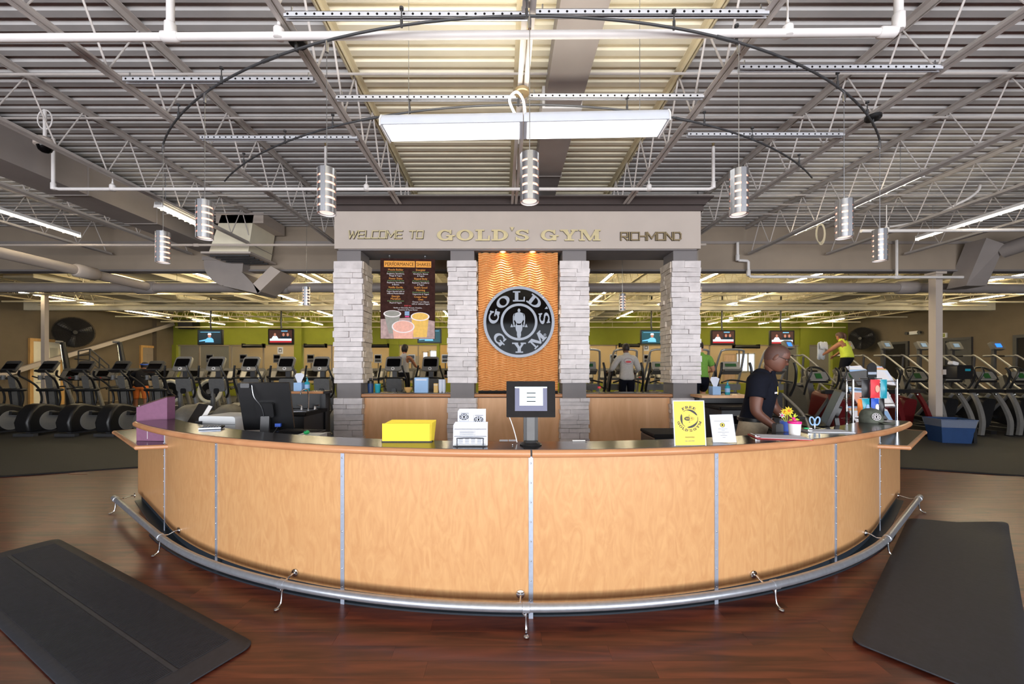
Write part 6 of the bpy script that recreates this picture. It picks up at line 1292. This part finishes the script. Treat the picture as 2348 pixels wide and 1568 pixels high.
# studio glass
for i, (a, b) in enumerate(((383,676), (693,893), (915,1002), (1352,1537), (1560,1832), (1853,1906))):
    g = MB().box(PX(a,YB), PX(b,YB), YB+.06, YB+.07, .75, zo).build('window_%d' % (20+i), M['pane'], smooth=False); struct(g)
    MB().box(PX(a,YB), PX(b,YB), YB+.02, YB+.10, zo-.06, zo).build('window_frame', M['taupe'], g)
    n_ = max(0, int((b-a)/75))
    for k in range(n_): xx = PX(a+(b-a)*(k+1)/(n_+1), YB); MB().box(xx-.03, xx+.03, YB+.02, YB+.10, .75, zo).build('mullion', M['taupe'], g)
# stair rail by the left wall
t = thing('stair_railing', 'black metal stair railing near the left wall', 'railing', (PX(210,15.5), 15.5, 0)); r_ = MB()
zz = lambda py: PZ(py, 15.5); xx = lambda px: PX(px,15.5)-PX(210,15.5)
def rl(nm, pts): MB().tube(pts, .025, 6).build(nm, M['dark_grey'], t)
rl('handrail', [(xx(180),0,zz(805)), (xx(207),0,zz(800)), (xx(250),0,zz(838))]); rl('mid_rail', [(xx(180),0,zz(815)), (xx(205),0,zz(813)), (xx(246),0,zz(848))]); rl('low_rail', [(xx(172),0,zz(823)), (xx(205),0,zz(826)), (xx(236),0,zz(852))])
for px, py in ((180,805), (206,800), (228,820), (250,838)): rl('post', [(xx(px),0,zz(py)), (xx(px),0,0.0 if px > 240 else .3)])
MB().box(xx(170), xx(250), .0, .8, 0, .3).build('landing', M['taupe_dark'], t)
# ================================================================ cardio machines
def elliptical_black():
    t = thing('elliptical_trainer', '', 'exercise machine'); b = MB(); pr = [(-.02,.10), (-.06,.34), (.02,.58), (.16,.73), (.30,.76), (.48,.72), (.96,.56), (.98,.40), (.84,.10)]; b.prism(pr, -.17, .17, lambda u, v, w: (w, u, v)); o = b.build('drive_housing', M['black'], t); bv = o.modifiers.new('b', 'BEVEL'); bv.width = .05; bv.segments = 3; bv.limit_method = 'ANGLE'; bv.angle_limit = R(50)
    for sx in (-1, 1): MB().disc((sx*.176,.42,.34), .235, .012, 32, 'x').build('side_disc', M['disc_grey'], t)
    b = MB(); b.box(-.24,.24,.0,.10,0,.07); b.box(-.05,.05,.1,1.9,.04,.10); b.box(-.30,.30,1.75,1.9,0,.07); b.build('base_frame', M['dark_grey'], t)
    for sx in (-1, 1):
        MB().cbox((sx*.21,.82,.46), (.10,.9,.09), (R(-7),0,0), .02).build('pedal_arm', M['black'], t); MB().cbox((sx*.21,1.0,.36), (.16,.40,.05), (R(-5),0,0), .02).build('pedal', M['dark_grey'], t); MB().cbox((sx*.264,.88,.46), (.006,.3,.03), (R(-7),0,0)).build('accent_stripe', M['red_dark'], t)
        MB().tube(smoothpath([(sx*.26,1.3,.40), (sx*.25,1.42,.75), (sx*.27,1.36,1.08), (sx*.36,1.20,1.30), (sx*.40,1.05,1.42), (sx*.33,1.0,1.55)], 4), .024, 8).build('swing_arm', M['black'], t); MB().tube([(sx*.115,1.55,.1), (sx*.125,1.42,1.05)], .032, 8).build('side_strut', M['black'], t)
    MB().cbox((0,1.5,.62), (.15,.10,1.1), (R(4),0,0), .03).build('column', M['machine_grey'], t); MB().tube([Vector((.27*math.cos(a), 1.40+.16*math.sin(a), 1.03)) for a in [2*math.pi*k/20 for k in range(20)]], .04, 8, True).build('bumper_ring', M['black'], t); MB().cbox((0,1.42,1.25), (.18,.10,.34), (R(8),0,0), .03).build('neck', M['machine_grey'], t)
    MB().tube(smoothpath([(-.24,1.2,1.40), (-.20,1.34,1.34), (0,1.40,1.32), (.20,1.34,1.34), (.24,1.2,1.40)], 4), .018, 8).build('fixed_grip', M['black'], t)
    MB().cbox((0,1.38,1.66), (.40,.06,.30), (R(-32),0,0), .03).build('console', M['dark_grey'], t); MB().cbox((0,1.34,1.665), (.34,.006,.16), (R(-32),0,0)).build('display', M['sign_black'], t); MB().cbox((0,1.26,1.53), (.42,.10,.05), (R(-20),0,0), .02).build('reading_ledge', M['black'], t); MB().cbox((.0,1.46,1.80), (.30,.02,.015), (R(-32),0,0)).build('console_rim', M['machine_grey'], t); MB().lathe([(0,0), (.05,0), (.05,.12), (0,.12)], (-.2,1.35,1.3), 12).build('bottle_holder', M['mid_grey'], t)
    return t
ebl = elliptical_black()
for i, x in enumerate((-13.3, -12.3, -11.32, -10.35, -9.43)):
    lb = 'black elliptical trainer with a grey side disc, %s from the left' % ORD[i]
    if i == 0: ebl.location = (x, 9.25, 0); ebl['label'] = lb
    else: dup(ebl, (x, 9.25, 0), 0, lb)
ebl['group'] = 'black ellipticals at the left'
def elliptical_grey():
    t = thing('elliptical_trainer', '', 'exercise machine', group='grey ellipticals behind the desk'); b = MB(); b.ball((0,.42,.36), .30, .50, .40, 18, 12, None, lambda x, y, z: (x, y, max(z, -.85))); b.build('drive_housing', M['machine_grey'], t)
    b = MB(); b.box(-.30,.30,.02,.12,0,.08); b.box(-.06,.06,.1,1.7,.03,.12); b.box(-.30,.30,1.5,1.65,0,.08); b.build('base_frame', M['dark_grey'], t)
    for sx in (-1, 1):
        MB().tube(smoothpath([(sx*.22,1.45,.15), (sx*.22,1.42,.55), (sx*.19,1.36,.95), (sx*.15,1.34,1.12)], 4), [.06]*4+[.055]*4+[.05]*5, 8).build('upright', M['mid_grey'], t); MB().cbox((sx*.17,.95,.44), (.13,.8,.07), (R(6),0,0), .02).build('pedal_arm', M['dark_grey'], t); MB().cbox((sx*.17,.78,.50), (.17,.36,.05), (R(6),0,0), .02).build('pedal', M['mid_grey'], t)
        MB().tube(smoothpath([(sx*.20,1.30,.85), (sx*.33,1.2,1.0), (sx*.36,1.10,1.30), (sx*.30,1.02,1.55), (sx*.27,1.0,1.68)], 4), .024, 8).build('swing_arm', M['black'], t)
    MB().cbox((0,1.30,1.18), (.40,.14,.34), (R(8),0,0), .06).build('shroud', M['mid_grey'], t); MB().cbox((0,1.22,1.02), (.12,.03,.14), (0,0,0), .04).build('shroud_hole', M['black'], t); MB().cbox((0,1.32,1.42), (.12,.08,.24)).build('neck', M['dark_grey'], t)
    m = MB(); m.cbox((0,1.22,1.72), (.42,.055,.40), (R(-24),0,0), .07); m.build('console', M['silver'], t); MB().cbox((0,1.19,1.755), (.34,.01,.22), (R(-24),0,0), .03).build('display', M['sign_black'], t); Mx = Matrix.Translation((0,1.126,1.60)) @ Euler((R(-24),0,0)).to_matrix().to_4x4(); e = MB(); e.disc((0,0,0), .045, .02, 20); e.v = [tuple(Mx @ Vector(p)) for p in e.v]; e.build('dial', M['white'], t); e = MB(); e.disc((0,-.012,0), .016, .006, 14); e.v = [tuple(Mx @ Vector(p)) for p in e.v]; e.build('dial_button', M['black'], t)
    MB().tube(smoothpath([(-.34,1.0,1.36), (-.22,1.22,1.36), (.22,1.22,1.36), (.34,1.0,1.36)], 4), .02, 8).build('fixed_grip', M['black'], t); o = MB(); o.add([(-.14,.52,.66), (.14,.52,.66), (.12,.78,.72), (-.12,.78,.72), (-.14,.52,.70), (.14,.52,.70), (.12,.78,.76), (-.12,.78,.76)], [(0,3,2,1),(4,5,6,7),(0,1,5,4),(1,2,6,5),(2,3,7,6),(3,0,4,7)]); o.build('step_plate', M['silver'], t); return t
egr = elliptical_grey()
for i, x in enumerate((-8.36, -7.5, -6.6, -5.68, -4.78, -3.86, -2.90, -1.95)):
    lb = 'grey elliptical trainer with a silver-framed console, %s from the left' % ORD[i]
    if i == 0: egr.location = (x, 9.0, 0); egr['label'] = lb
    else: dup(egr, (x, 9.0, 0), 0, lb)
def arch_trainer():
    t = thing('cross_trainer', '', 'exercise machine', group='arched cross trainers'); MB().tube(smoothpath([(-.36,1.5,1.05), (-.34,1.25,1.5), (-.30,1.05,1.98), (-.24,1.0,2.07), (0,1.0,2.09), (.24,1.0,2.07), (.30,1.05,1.98), (.34,1.25,1.5), (.36,1.5,1.05)], 4), .028, 10).build('arch_frame', M['silver'], t)
    MB().cbox((0,1.16,1.66), (.44,.10,.22), (R(-18),0,0), .03).build('console', M['silver'], t); MB().cbox((0,1.10,1.69), (.28,.01,.08), (R(-18),0,0)).build('display', M['led_green'], t); MB().cbox((0,1.06,1.52), (.46,.20,.05), (R(-30),0,0), .02).build('tray', M['machine_grey'], t)
    for sx in (-1, 1):
        MB().tube(smoothpath([(sx*.40,1.1,.9), (sx*.42,.95,1.2), (sx*.38,.85,1.55), (sx*.35,.88,1.75)], 4), .03, 8).build('swing_arm', M['black'], t); MB().tube([(sx*.30,1.5,.08), (sx*.34,1.48,1.08)], .04, 8).build('upright', M['machine_grey'], t); MB().cbox((sx*.17,.62,.42), (.16,.5,.06), (0,0,0), .02).build('pedal', M['dark_grey'], t); MB().tube(smoothpath([(sx*.26,.2,.05), (sx*.28,.5,.5), (sx*.2,1.1,.95)], 4), .035, 8).build('link_arm', M['silver'], t)
    MB().cbox((0,1.3,1.12), (.66,.16,.16), (0,0,0), .04).build('cross_bar', M['machine_grey'], t); MB().cbox((0,1.3,.55), (.36,.5,.9), (0,0,0), .08).build('housing', M['dark_grey'], t); b = MB(); b.box(-.36,.36,0,.10,0,.08); b.box(-.08,.08,.1,1.8,.03,.12); b.box(-.36,.36,1.65,1.8,0,.08); b.build('base_frame', M['mid_grey'], t); MB().tube(smoothpath([(-.34,.9,1.25), (-.1,1.05,1.30), (.1,1.05,1.30), (.34,.9,1.25)], 4), .022, 8).build('fixed_grip', M['black'], t); return t
ar = arch_trainer()
for i, x in enumerate((2.10, 3.05, 3.98, 4.88, 5.78, 6.90)):
    lb = 'cross trainer with a tall silver arch frame and green readout, %s from the left' % ORD[i]
    if i == 0: ar.location = (x, 9.05, 0); ar['label'] = lb
    else: dup(ar, (x, 9.05, 0), 0, lb)
def arc_machine():
    t = thing('arc_trainer', '', 'exercise machine', group='curved-leg arc trainers')
    for sx in (-1, 1):
        pts = smoothpath([(sx*.34,.02,.02), (sx*.33,-.0,.35), (sx*.30,.10,.72), (sx*.27,.26,1.03)], 5); m = MB()
        for k in range(len(pts)): pass
        vs = []; n = len(pts)
        for p in pts: vs += [(p.x-.045,p.y-.03,p.z), (p.x+.045,p.y-.03,p.z), (p.x+.045,p.y+.03,p.z), (p.x-.045,p.y+.03,p.z)]
        fs = [(0,3,2,1), (4*n-4,4*n-3,4*n-2,4*n-1)]
        for k in range(n-1):
            for q in range(4): fs.append((4*k+q, 4*k+(q+1) % 4, 4*k+4+(q+1) % 4, 4*k+4+q))
        m.add(vs, fs); o = m.build('curved_leg', M['silver'], t, smooth=False)
        MB().cbox((sx*.34,.02,.012), (.12,.10,.024)).build('foot_pad', M['black'], o)
        MB().cbox((sx*.17,.85,.40), (.16,.55,.06), (R(4),0,0), .02).build('foot_plate', M['black'], t); MB().tube([(sx*.20,.3,.98), (sx*.20,.75,.42)], .035, 8).build('link_arm', M['mid_grey'], t); MB().tube(smoothpath([(sx*.34,.95,.95), (sx*.38,.80,1.25), (sx*.34,.72,1.50), (sx*.30,.78,1.62)], 4), .024, 8).build('swing_arm', M['black'], t); MB().ball((sx*.22,.19,.98), .028).build('pivot_cap', M['chrome'], t)
    MB().cbox((0,.25,1.06), (.86,.12,.09), (0,0,0), .02).build('cross_bar', M['black'], t); MB().cbox((0,.60,.60), (.30,.85,.75), (R(12),0,0), .10).build('housing', M['black'], t); b = MB(); b.box(-.07,.07,.05,1.7,.03,.12); b.box(-.34,.34,1.5,1.65,0,.08); b.build('base_frame', M['black'], t); MB().cbox((0,1.2,.95), (.16,.12,.95), (R(-14),0,0), .04).build('column', M['machine_grey'], t)
    MB().cbox((0,.98,1.40), (.48,.09,.22), (R(-28),0,0), .05).build('console', M['silver'], t); MB().cbox((0,.93,1.415), (.15,.02,.14), (R(-28),0,0)).build('display', M['led_green'], t); MB().tube(smoothpath([(-.26,.9,1.30), (-.24,1.0,1.50), (-.12,1.08,1.62), (.12,1.08,1.62), (.24,1.0,1.50), (.26,.9,1.30)], 4), .026, 8).build('console_hoop', M['black'], t); MB().cbox((0,.90,1.27), (.42,.05,.06), (0,0,0), .02).build('grip_pad', M['black'], t); MB().cbox((.0,.94,1.30), (.38,.04,.03)).build('trim_bar', M['deck_cream'], t); return t
am = arc_machine()
redm = None
for i, (x, y, red) in enumerate(((7.82,8.45,1), (8.72,8.5,1), (9.62,8.75,1), (10.72,8.85,0), (11.62,8.85,0), (12.52,8.85,0), (13.42,8.85,0))):
    lb = ('arc trainer with a dark red curved leg frame, %s from the left' if red else 'arc trainer with silver curved legs at far right, %s from the left') % ORD[i if red else i-3]
    if i == 0: o = am; am.location = (x, y+.5, 0); am['label'] = lb
    else: o = dup(am, (x, y+.5, 0), 0, lb)
    if not red:
        for c_ in list(bpy.data.objects):
            if c_.parent == o and c_.name.startswith(('curved_leg', 'housing')): c_.material_slots[0].link = 'DATA'
    if red:
        o['group'] = 'red-framed arc trainers'
        for c_ in list(bpy.data.objects):
            if c_.parent == o and c_.name.startswith(('curved_leg', 'housing')):
                if redm is None: redm = {}
                key = c_.name.split('.')[0]
                if key not in redm: m_ = c_.data.copy(); m_.materials.clear(); m_.materials.append(M['red_dark']); redm[key] = m_
                if key == 'curved_leg' and c_.data.name in redm: pass
                c_.data = c_.data.copy() if False else c_.data
                c_.material_slots[0].link = 'OBJECT'; c_.material_slots[0].material = M['red_dark']
def stair_climber():
    t = thing('stair_climber', '', 'exercise machine', group='stair climbers at the right'); b = MB(); b.prism([(0,.0), (1.3,0), (1.3,1.15), (1.0,1.15), (.1,.25), (0,.2)], -.36, .36, lambda u, v, w: (w, u, v)); b.build('body', M['dark_grey'], t)
    for k in range(5): MB().cbox((0,.18+.2*k,.30+.2*k), (.56,.24,.04), (0,0,0), .01).build('step', M['mid_grey'], t)
    for sx in (-1, 1): MB().tube(smoothpath([(sx*.42,-.05,.95), (sx*.42,.15,1.05), (sx*.42,1.05,1.95), (sx*.42,1.25,2.02), (sx*.40,1.45,2.02)], 4), .028, 8).build('handrail', M['silver'], t); MB().tube([(sx*.40,1.25,.2), (sx*.41,1.15,1.98)], .03, 8).build('rail_post', M['dark_grey'], t)
    MB().tube([(-.4,1.45,2.02), (.4,1.45,2.02)], .028, 8).build('front_grip', M['black'], t); MB().cbox((0,1.45,1.75), (.10,.08,1.0), (0,0,0), .02).build('mast', M['dark_grey'], t); MB().cbox((0,1.38,2.35), (.44,.10,.28), (R(-24),0,0), .05).build('console', M['machine_grey'], t); MB().cbox((0,1.33,2.37), (.20,.02,.13), (R(-24),0,0)).build('display', M['sky_blue'], t); return t
st = stair_climber()
for i, (x, y, rz) in enumerate(((9.55, 11.3, 25), (11.5, 11.5, 18), (12.7, 11.5, 15), (13.9, 11.6, 10), (15.1, 11.8, 5), (16.5, 11.8, 5))):
    lb = 'tall stair climber with diagonal handrails, %s from the left' % ORD[i]
    if i == 0: st.location = (x, y, 0); st.rotation_euler.z = R(rz); st['label'] = lb
    else: dup(st, (x, y, 0), R(rz), lb)
for c_ in list(bpy.data.objects):
    if c_.parent and c_.parent.name.startswith('stair_climber') and c_.name.startswith('display') and any(q in c_.parent['label'] for q in ('sixth', 'first')): c_.material_slots[0].link = 'OBJECT'; c_.material_slots[0].material = M['scr_lcd']
def treadmill():
    t = thing('treadmill', '', 'exercise machine'); MB().cbox((0,.8,.11), (.78,1.7,.22), (0,0,0), .03).build('deck', M['mid_grey'], t); MB().box(-.26,.26,.0,1.6,.222,.228).build('belt', M['black_matte'], t); MB().cbox((0,1.72,.24), (.74,.34,.24), (0,0,0), .08).build('motor_cover', M['machine_grey'], t)
    for sx in (-1, 1): MB().tube(smoothpath([(sx*.36,1.75,.15), (sx*.37,1.6,.7), (sx*.38,1.45,1.15), (sx*.36,1.40,1.38)], 4), [.055]*8+[.045]*5, 8).build('upright', M['silver'], t); MB().tube(smoothpath([(sx*.37,1.5,1.02), (sx*.38,1.1,1.0), (sx*.36,.85,.96)], 4), .026, 8).build('handrail', M['black'], t)
    MB().cbox((0,1.40,1.42), (.80,.10,.38), (R(-28),0,0), .08).build('console', M['machine_grey'], t); MB().cbox((0,1.345,1.44), (.34,.02,.20), (R(-28),0,0)).build('display', M['sign_black'], t)
    for sx in (-1, 1): MB().cbox((sx*.28,1.335,1.40), (.16,.03,.24), (R(-28),0,0), .02).build('side_tray', M['silver'], t)
    MB().cbox((0,1.27,1.24), (.70,.06,.06), (0,0,0), .02).build('front_grip', M['black'], t); MB().cbox((0,1.25,1.30), (.06,.03,.03)).build('stop_button', M['red'], t); return t
tm = treadmill(); first = True
for k in range(13):
    x = -14.2+.98*k; lb = 'treadmill with a wide grey console behind the ellipticals, %s from the left' % ORD[k]
    if first: tm.location = (x, 11.6, 0); tm['label'] = lb; tm['group'] = 'treadmills behind the ellipticals'; first = False
    else: dup(tm, (x, 11.6, 0), 0, lb)
for k in range(5): o = dup(tm, (2.6+.98*k, 12.2, 0), 0, 'treadmill behind the arched cross trainers, %s from the left' % ORD[k]); o['group'] = 'treadmills behind the cross trainers'
for k in range(4): o = dup(tm, (11.8+1.25*k, 13.8, 0), 0, 'treadmill behind the stair climbers, %s from the left' % ORD[k]); o['group'] = 'treadmills behind the stair climbers'
tm2 = None
for k in range(15):
    x = -12.5+1.42*k
    if -1.2 < x < 2.0: continue
    if tm2 is None:
        tm2 = dup(tm, (x, 15.2, 0), 0, 'far treadmill with a small screen on a stalk, first from left'); n2 = 0; tm2['group'] = 'far treadmills with stalk screens'
        MB().tube([(0,1.5,1.5), (0,1.5,1.85)], .02, 6).build('screen_stalk', M['dark_grey'], tm2); o = MB().cbox((0,1.47,2.02), (.30,.05,.36), (0,0,0), .02).build('stalk_screen', M['silver'], tm2); MB().box(-.12,.12,1.440,1.444,2.02,2.16).build('display', M['sign_black'], o); MB().box(-.12,.12,1.440,1.444,1.88,1.99).build('keypad', M['dark_grey'], o)
    else: n2 += 1; dup(tm2, (x, 15.2, 0), 0, 'far treadmill with a small screen on a stalk, %s from left' % ORD[n2])
# rowing-type fan bikes between the rows
def fan_bike(label, x, y):
    t = thing('fan_bike', label, 'exercise machine', (x, y, 0)); MB().tube([Vector((.30*math.cos(a), 0, .95+.30*math.sin(a))) for a in [2*math.pi*k/24 for k in range(24)]], .05, 8, True).build('fan_cage', M['deck_cream'], t); MB().disc((0,.02,.95), .27, .05, 24).build('fan_disc', M['black'], t); MB().disc((0,-.02,.95), .07, .06, 16).build('hub', M['silver'], t); MB().tube([(0,.05,.08), (0,.05,.65)], .04, 8).build('post', M['mid_grey'], t); MB().cbox((0,.05,.04), (.6,.1,.08)).build('foot', M['black'], t)
fan_bike('round fan bike cage behind the first grey elliptical', PX(388,11.2), 11.25); fan_bike('round fan bike cage behind the second grey elliptical', PX(478,11.2), 11.25)
# tall cable arms at the left
for i, (px, py) in enumerate(((150,785), (280,785))):
    D = 14.9; t = thing('climber_arm', 'tall black climbing-machine arm behind the black ellipticals, %s one' % ('left','right')[i], 'exercise machine', (PX(px,D), D, 0)); zt2 = PZ(py, D)
    MB().tube([(.15,.0,.05), (.12,0,1.3), (-.05,-.05,zt2)], [.09,.10,.07], 8).build('tower', M['black'], t); MB().tube([(-.05,-.05,zt2), (-.22,-.12,zt2+.02)], .05, 8).build('top_handle', M['silver'], t); MB().tube([(.05,-.09,1.4), (-.06,-.12,zt2-.1)], .018, 6).build('slide_rod', M['chrome'], t); MB().cbox((.15,0,.04), (.6,.8,.08)).build('base', M['black'], t)
# ================================================================ people
def pose(**kw):
    J = dict(pelvis=(0,0,.98), belly=(0,.01,1.12), chest=(0,.02,1.30), upper=(0,.02,1.46), neck=(0,.03,1.55), skull=(0,.05,1.68))
    for s, g in (('r',1), ('l',-1)):
        J['sh_'+s] = (g*.185,.02,1.45); J['el_'+s] = (g*.25,-.02,1.17); J['wr_'+s] = (g*.25,.10,.93); J['hip_'+s] = (g*.10,0,.92); J['kn_'+s] = (g*.11,.03,.50); J['an_'+s] = (g*.11,-.02,.09); J['toe_'+s] = (g*.125,.15,.035)
    J.update(kw); return {k: Vector(v) for k, v in J.items()}
# staff member leaning on the counter
J = pose(belly=(0,.05,1.13), chest=(0,.10,1.32), upper=(0,.11,1.47), neck=(0,.15,1.565), skull=(0,.195,1.66), sh_r=(.205,.10,1.465), sh_l=(-.20,.12,1.455), el_r=(.285,.09,1.19), wr_r=(.20,.27,1.03), el_l=(-.30,.16,1.20), wr_l=(-.22,.36,1.03))
fc = R(-40)                                                         # faces right and a little towards the camera
sx_, sy_ = 2.34, 3.80
st_ = person('staff man in a navy T-shirt, khaki trousers and glasses, leaning behind the desk', (sx_, sy_, .02), fc-R(90), J, M['skin_dark'],
    [('trousers', M['khaki'], trousers, .014), ('t_shirt', M['navy_cloth'], tee, .018), ('shoes', M['black'], shoes, .010)], ('hair', M['hair_shaved'], 'shaved'), R(-24), R(14), glasses=True, broad=1.16, waist=.135, belt=True)
MB().cbox((.09,.226,1.36), (.055,.004,.016), (0,0,R(-14))).build('name_tag', M['print_white'], st_)
m = MB(); m.prism([(.03*math.cos(a), .04*math.sin(a)) for a in [2*math.pi*k/16 for k in range(16)]], 0, .004, lambda u, v, w: (-.06+u, .226-w, 1.375+v)); m.build('chest_emblem', M['yellow'], st_)
# man in the grey long-sleeved shirt, from behind
Jg = pose(el_r=(.33,.10,1.20), wr_r=(.34,.36,1.12), el_l=(-.33,.10,1.20), wr_l=(-.34,.36,1.12), sh_r=(.20,.02,1.45), sh_l=(-.20,.02,1.45))
tg = person('man in a light grey long-sleeved shirt seen from behind on a cross trainer', (PX(1437,9.75), 9.75, .40), 0, Jg, M['skin_dark'], [('trousers', M['navy_cloth'], trousers, .012), ('shirt', M['grey_cloth'], longsleeve, .020), ('shoes', M['white'], shoes, .01)], ('hair', M['hair_dark'], 'short'), R(-5), 0, broad=1.12)
m = MB(); 
for q in rings(0, 1.38, .105, .075, .006, .006, 0, 360, 28): m.prism(q, -.142, -.136, lambda u, v, w: (u, w, v))
m.build('back_print', M['maroon'], tg); m = MB(); m.prism([(.07*math.cos(a), 1.365+.022*math.sin(a)) for a in [2*math.pi*k/18 for k in range(18)]], -.144, -.138, lambda u, v, w: (u, w, v)); m.build('back_print', M['print_red'], tg)
# man in green
Jn = pose(el_r=(.30,.14,1.18), wr_r=(.28,.40,1.15), el_l=(-.30,.14,1.18), wr_l=(-.28,.40,1.15), kn_r=(.13,.32,.72), an_r=(.13,.22,.30), toe_r=(.14,.38,.26))
person('man in a green T-shirt and dark shorts beside the rightmost stone column', (PX(1606,8.7), 8.7, .38), R(-12), Jn, M['skin_light'], [('shorts', M['navy_cloth'], shorts, .016), ('t_shirt', M['green_cloth'], tee, .018), ('shoes', M['white'], shoes, .01)], ('hair', M['hair_dark'], 'shaved'), R(-8), 0, broad=1.05)
# woman in the lime tank top
Jw = pose(pelvis=(0,-.06,.98), belly=(0,-.03,1.10), chest=(0,.04,1.27), upper=(0,.08,1.42), neck=(0,.11,1.51), skull=(0,.15,1.61), sh_r=(.165,.08,1.41), sh_l=(-.165,.08,1.41), el_r=(.25,.28,1.22), wr_r=(.26,.50,1.08), el_l=(-.25,.28,1.22), wr_l=(-.26,.50,1.08), kn_r=(.11,.26,.62), an_r=(.11,.12,.24), toe_r=(.12,.28,.19), kn_l=(-.11,.05,.52))
person('woman in a lime tank top and black leggings on a stair climber', (PX(1944,11.5), 11.55, .92), R(15), Jw, M['skin_mid'], [('leggings', M['black_cloth'], trousers, .008), ('sports_top', M['black_cloth'], lambda co, sg, tt: (sg[1] == 'upper' and tt > .2 and abs(co.x) < .15), .010), ('tank_top', M['lime_cloth'], tank, .016), ('shoes', M['white'], shoes, .01)], ('hair', M['hair_brown'], 'long'), R(-14), 0, broad=1.18, ponytail=True, waist=.04)
t = thing('towel', 'pale towel draped over the stair climber console', 'towel', (PX(1897,11.7), 11.9, PZ(800,11.7))); m = MB(); vs = []
for i in range(7):
    for k in range(9): u = k/8; vs.append((-.12+.038*i+.015*math.sin(k), -.10+.16*u, .22*math.sin(math.pi*min(1,u*1.1))-.30*(u > .8)*(u-.8)*5+.02*math.sin(i*2+k)))
m.add(vs, [(i*9+k, i*9+k+1, (i+1)*9+k+1, (i+1)*9+k) for i in range(6) for k in range(8)]); o = m.build('cloth', M['beige'], t); o.modifiers.new('t', 'SOLIDIFY').thickness = .02
# woman with dark hair behind a grey elliptical, and a man with a blue headband at left
Jd = pose(el_r=(.30,.14,1.20), wr_r=(.28,.40,1.18), el_l=(-.30,.14,1.20), wr_l=(-.28,.40,1.18))
person('dark-haired woman in a pale strappy top seen from behind, left bar opening', (PX(926,11.2), 11.2, .46), R(-8), Jd, M['skin_mid'], [('leggings', M['black_cloth'], trousers, .008), ('tank_top', M['grey_cloth'], tank, .012), ('shoes', M['white'], shoes, .01)], ('hair', M['hair_dark'], 'bob'), R(-5), 0, broad=.95)
Jb = pose(belly=(0,.08,1.08), chest=(0,.18,1.22), upper=(0,.26,1.32), neck=(0,.33,1.40), skull=(0,.40,1.48), sh_r=(.19,.26,1.31), sh_l=(-.19,.26,1.31), el_r=(.30,.30,1.06), wr_r=(.28,.42,.85), el_l=(-.30,.30,1.06), wr_l=(-.28,.42,.85))
tb_ = person('person in black with a blue headband bending among the machines at left', (PX(322,11.2), 11.2, .16), R(30), Jb, M['skin_mid'], [('shorts', M['orange_cloth'], shorts, .014), ('shirt', M['black_cloth'], longsleeve, .018), ('shoes', M['white'], shoes, .01)], ('hair', M['hair_dark'], 'short'), R(-20), 0)
m = MB(); m.tube([Vector((.088*math.cos(a), .415+.105*math.sin(a), 1.565+.01*math.sin(a))) for a in [2*math.pi*k/20 for k in range(20)]], .02, 6, True); m.build('headband', M['blue'], tb_)
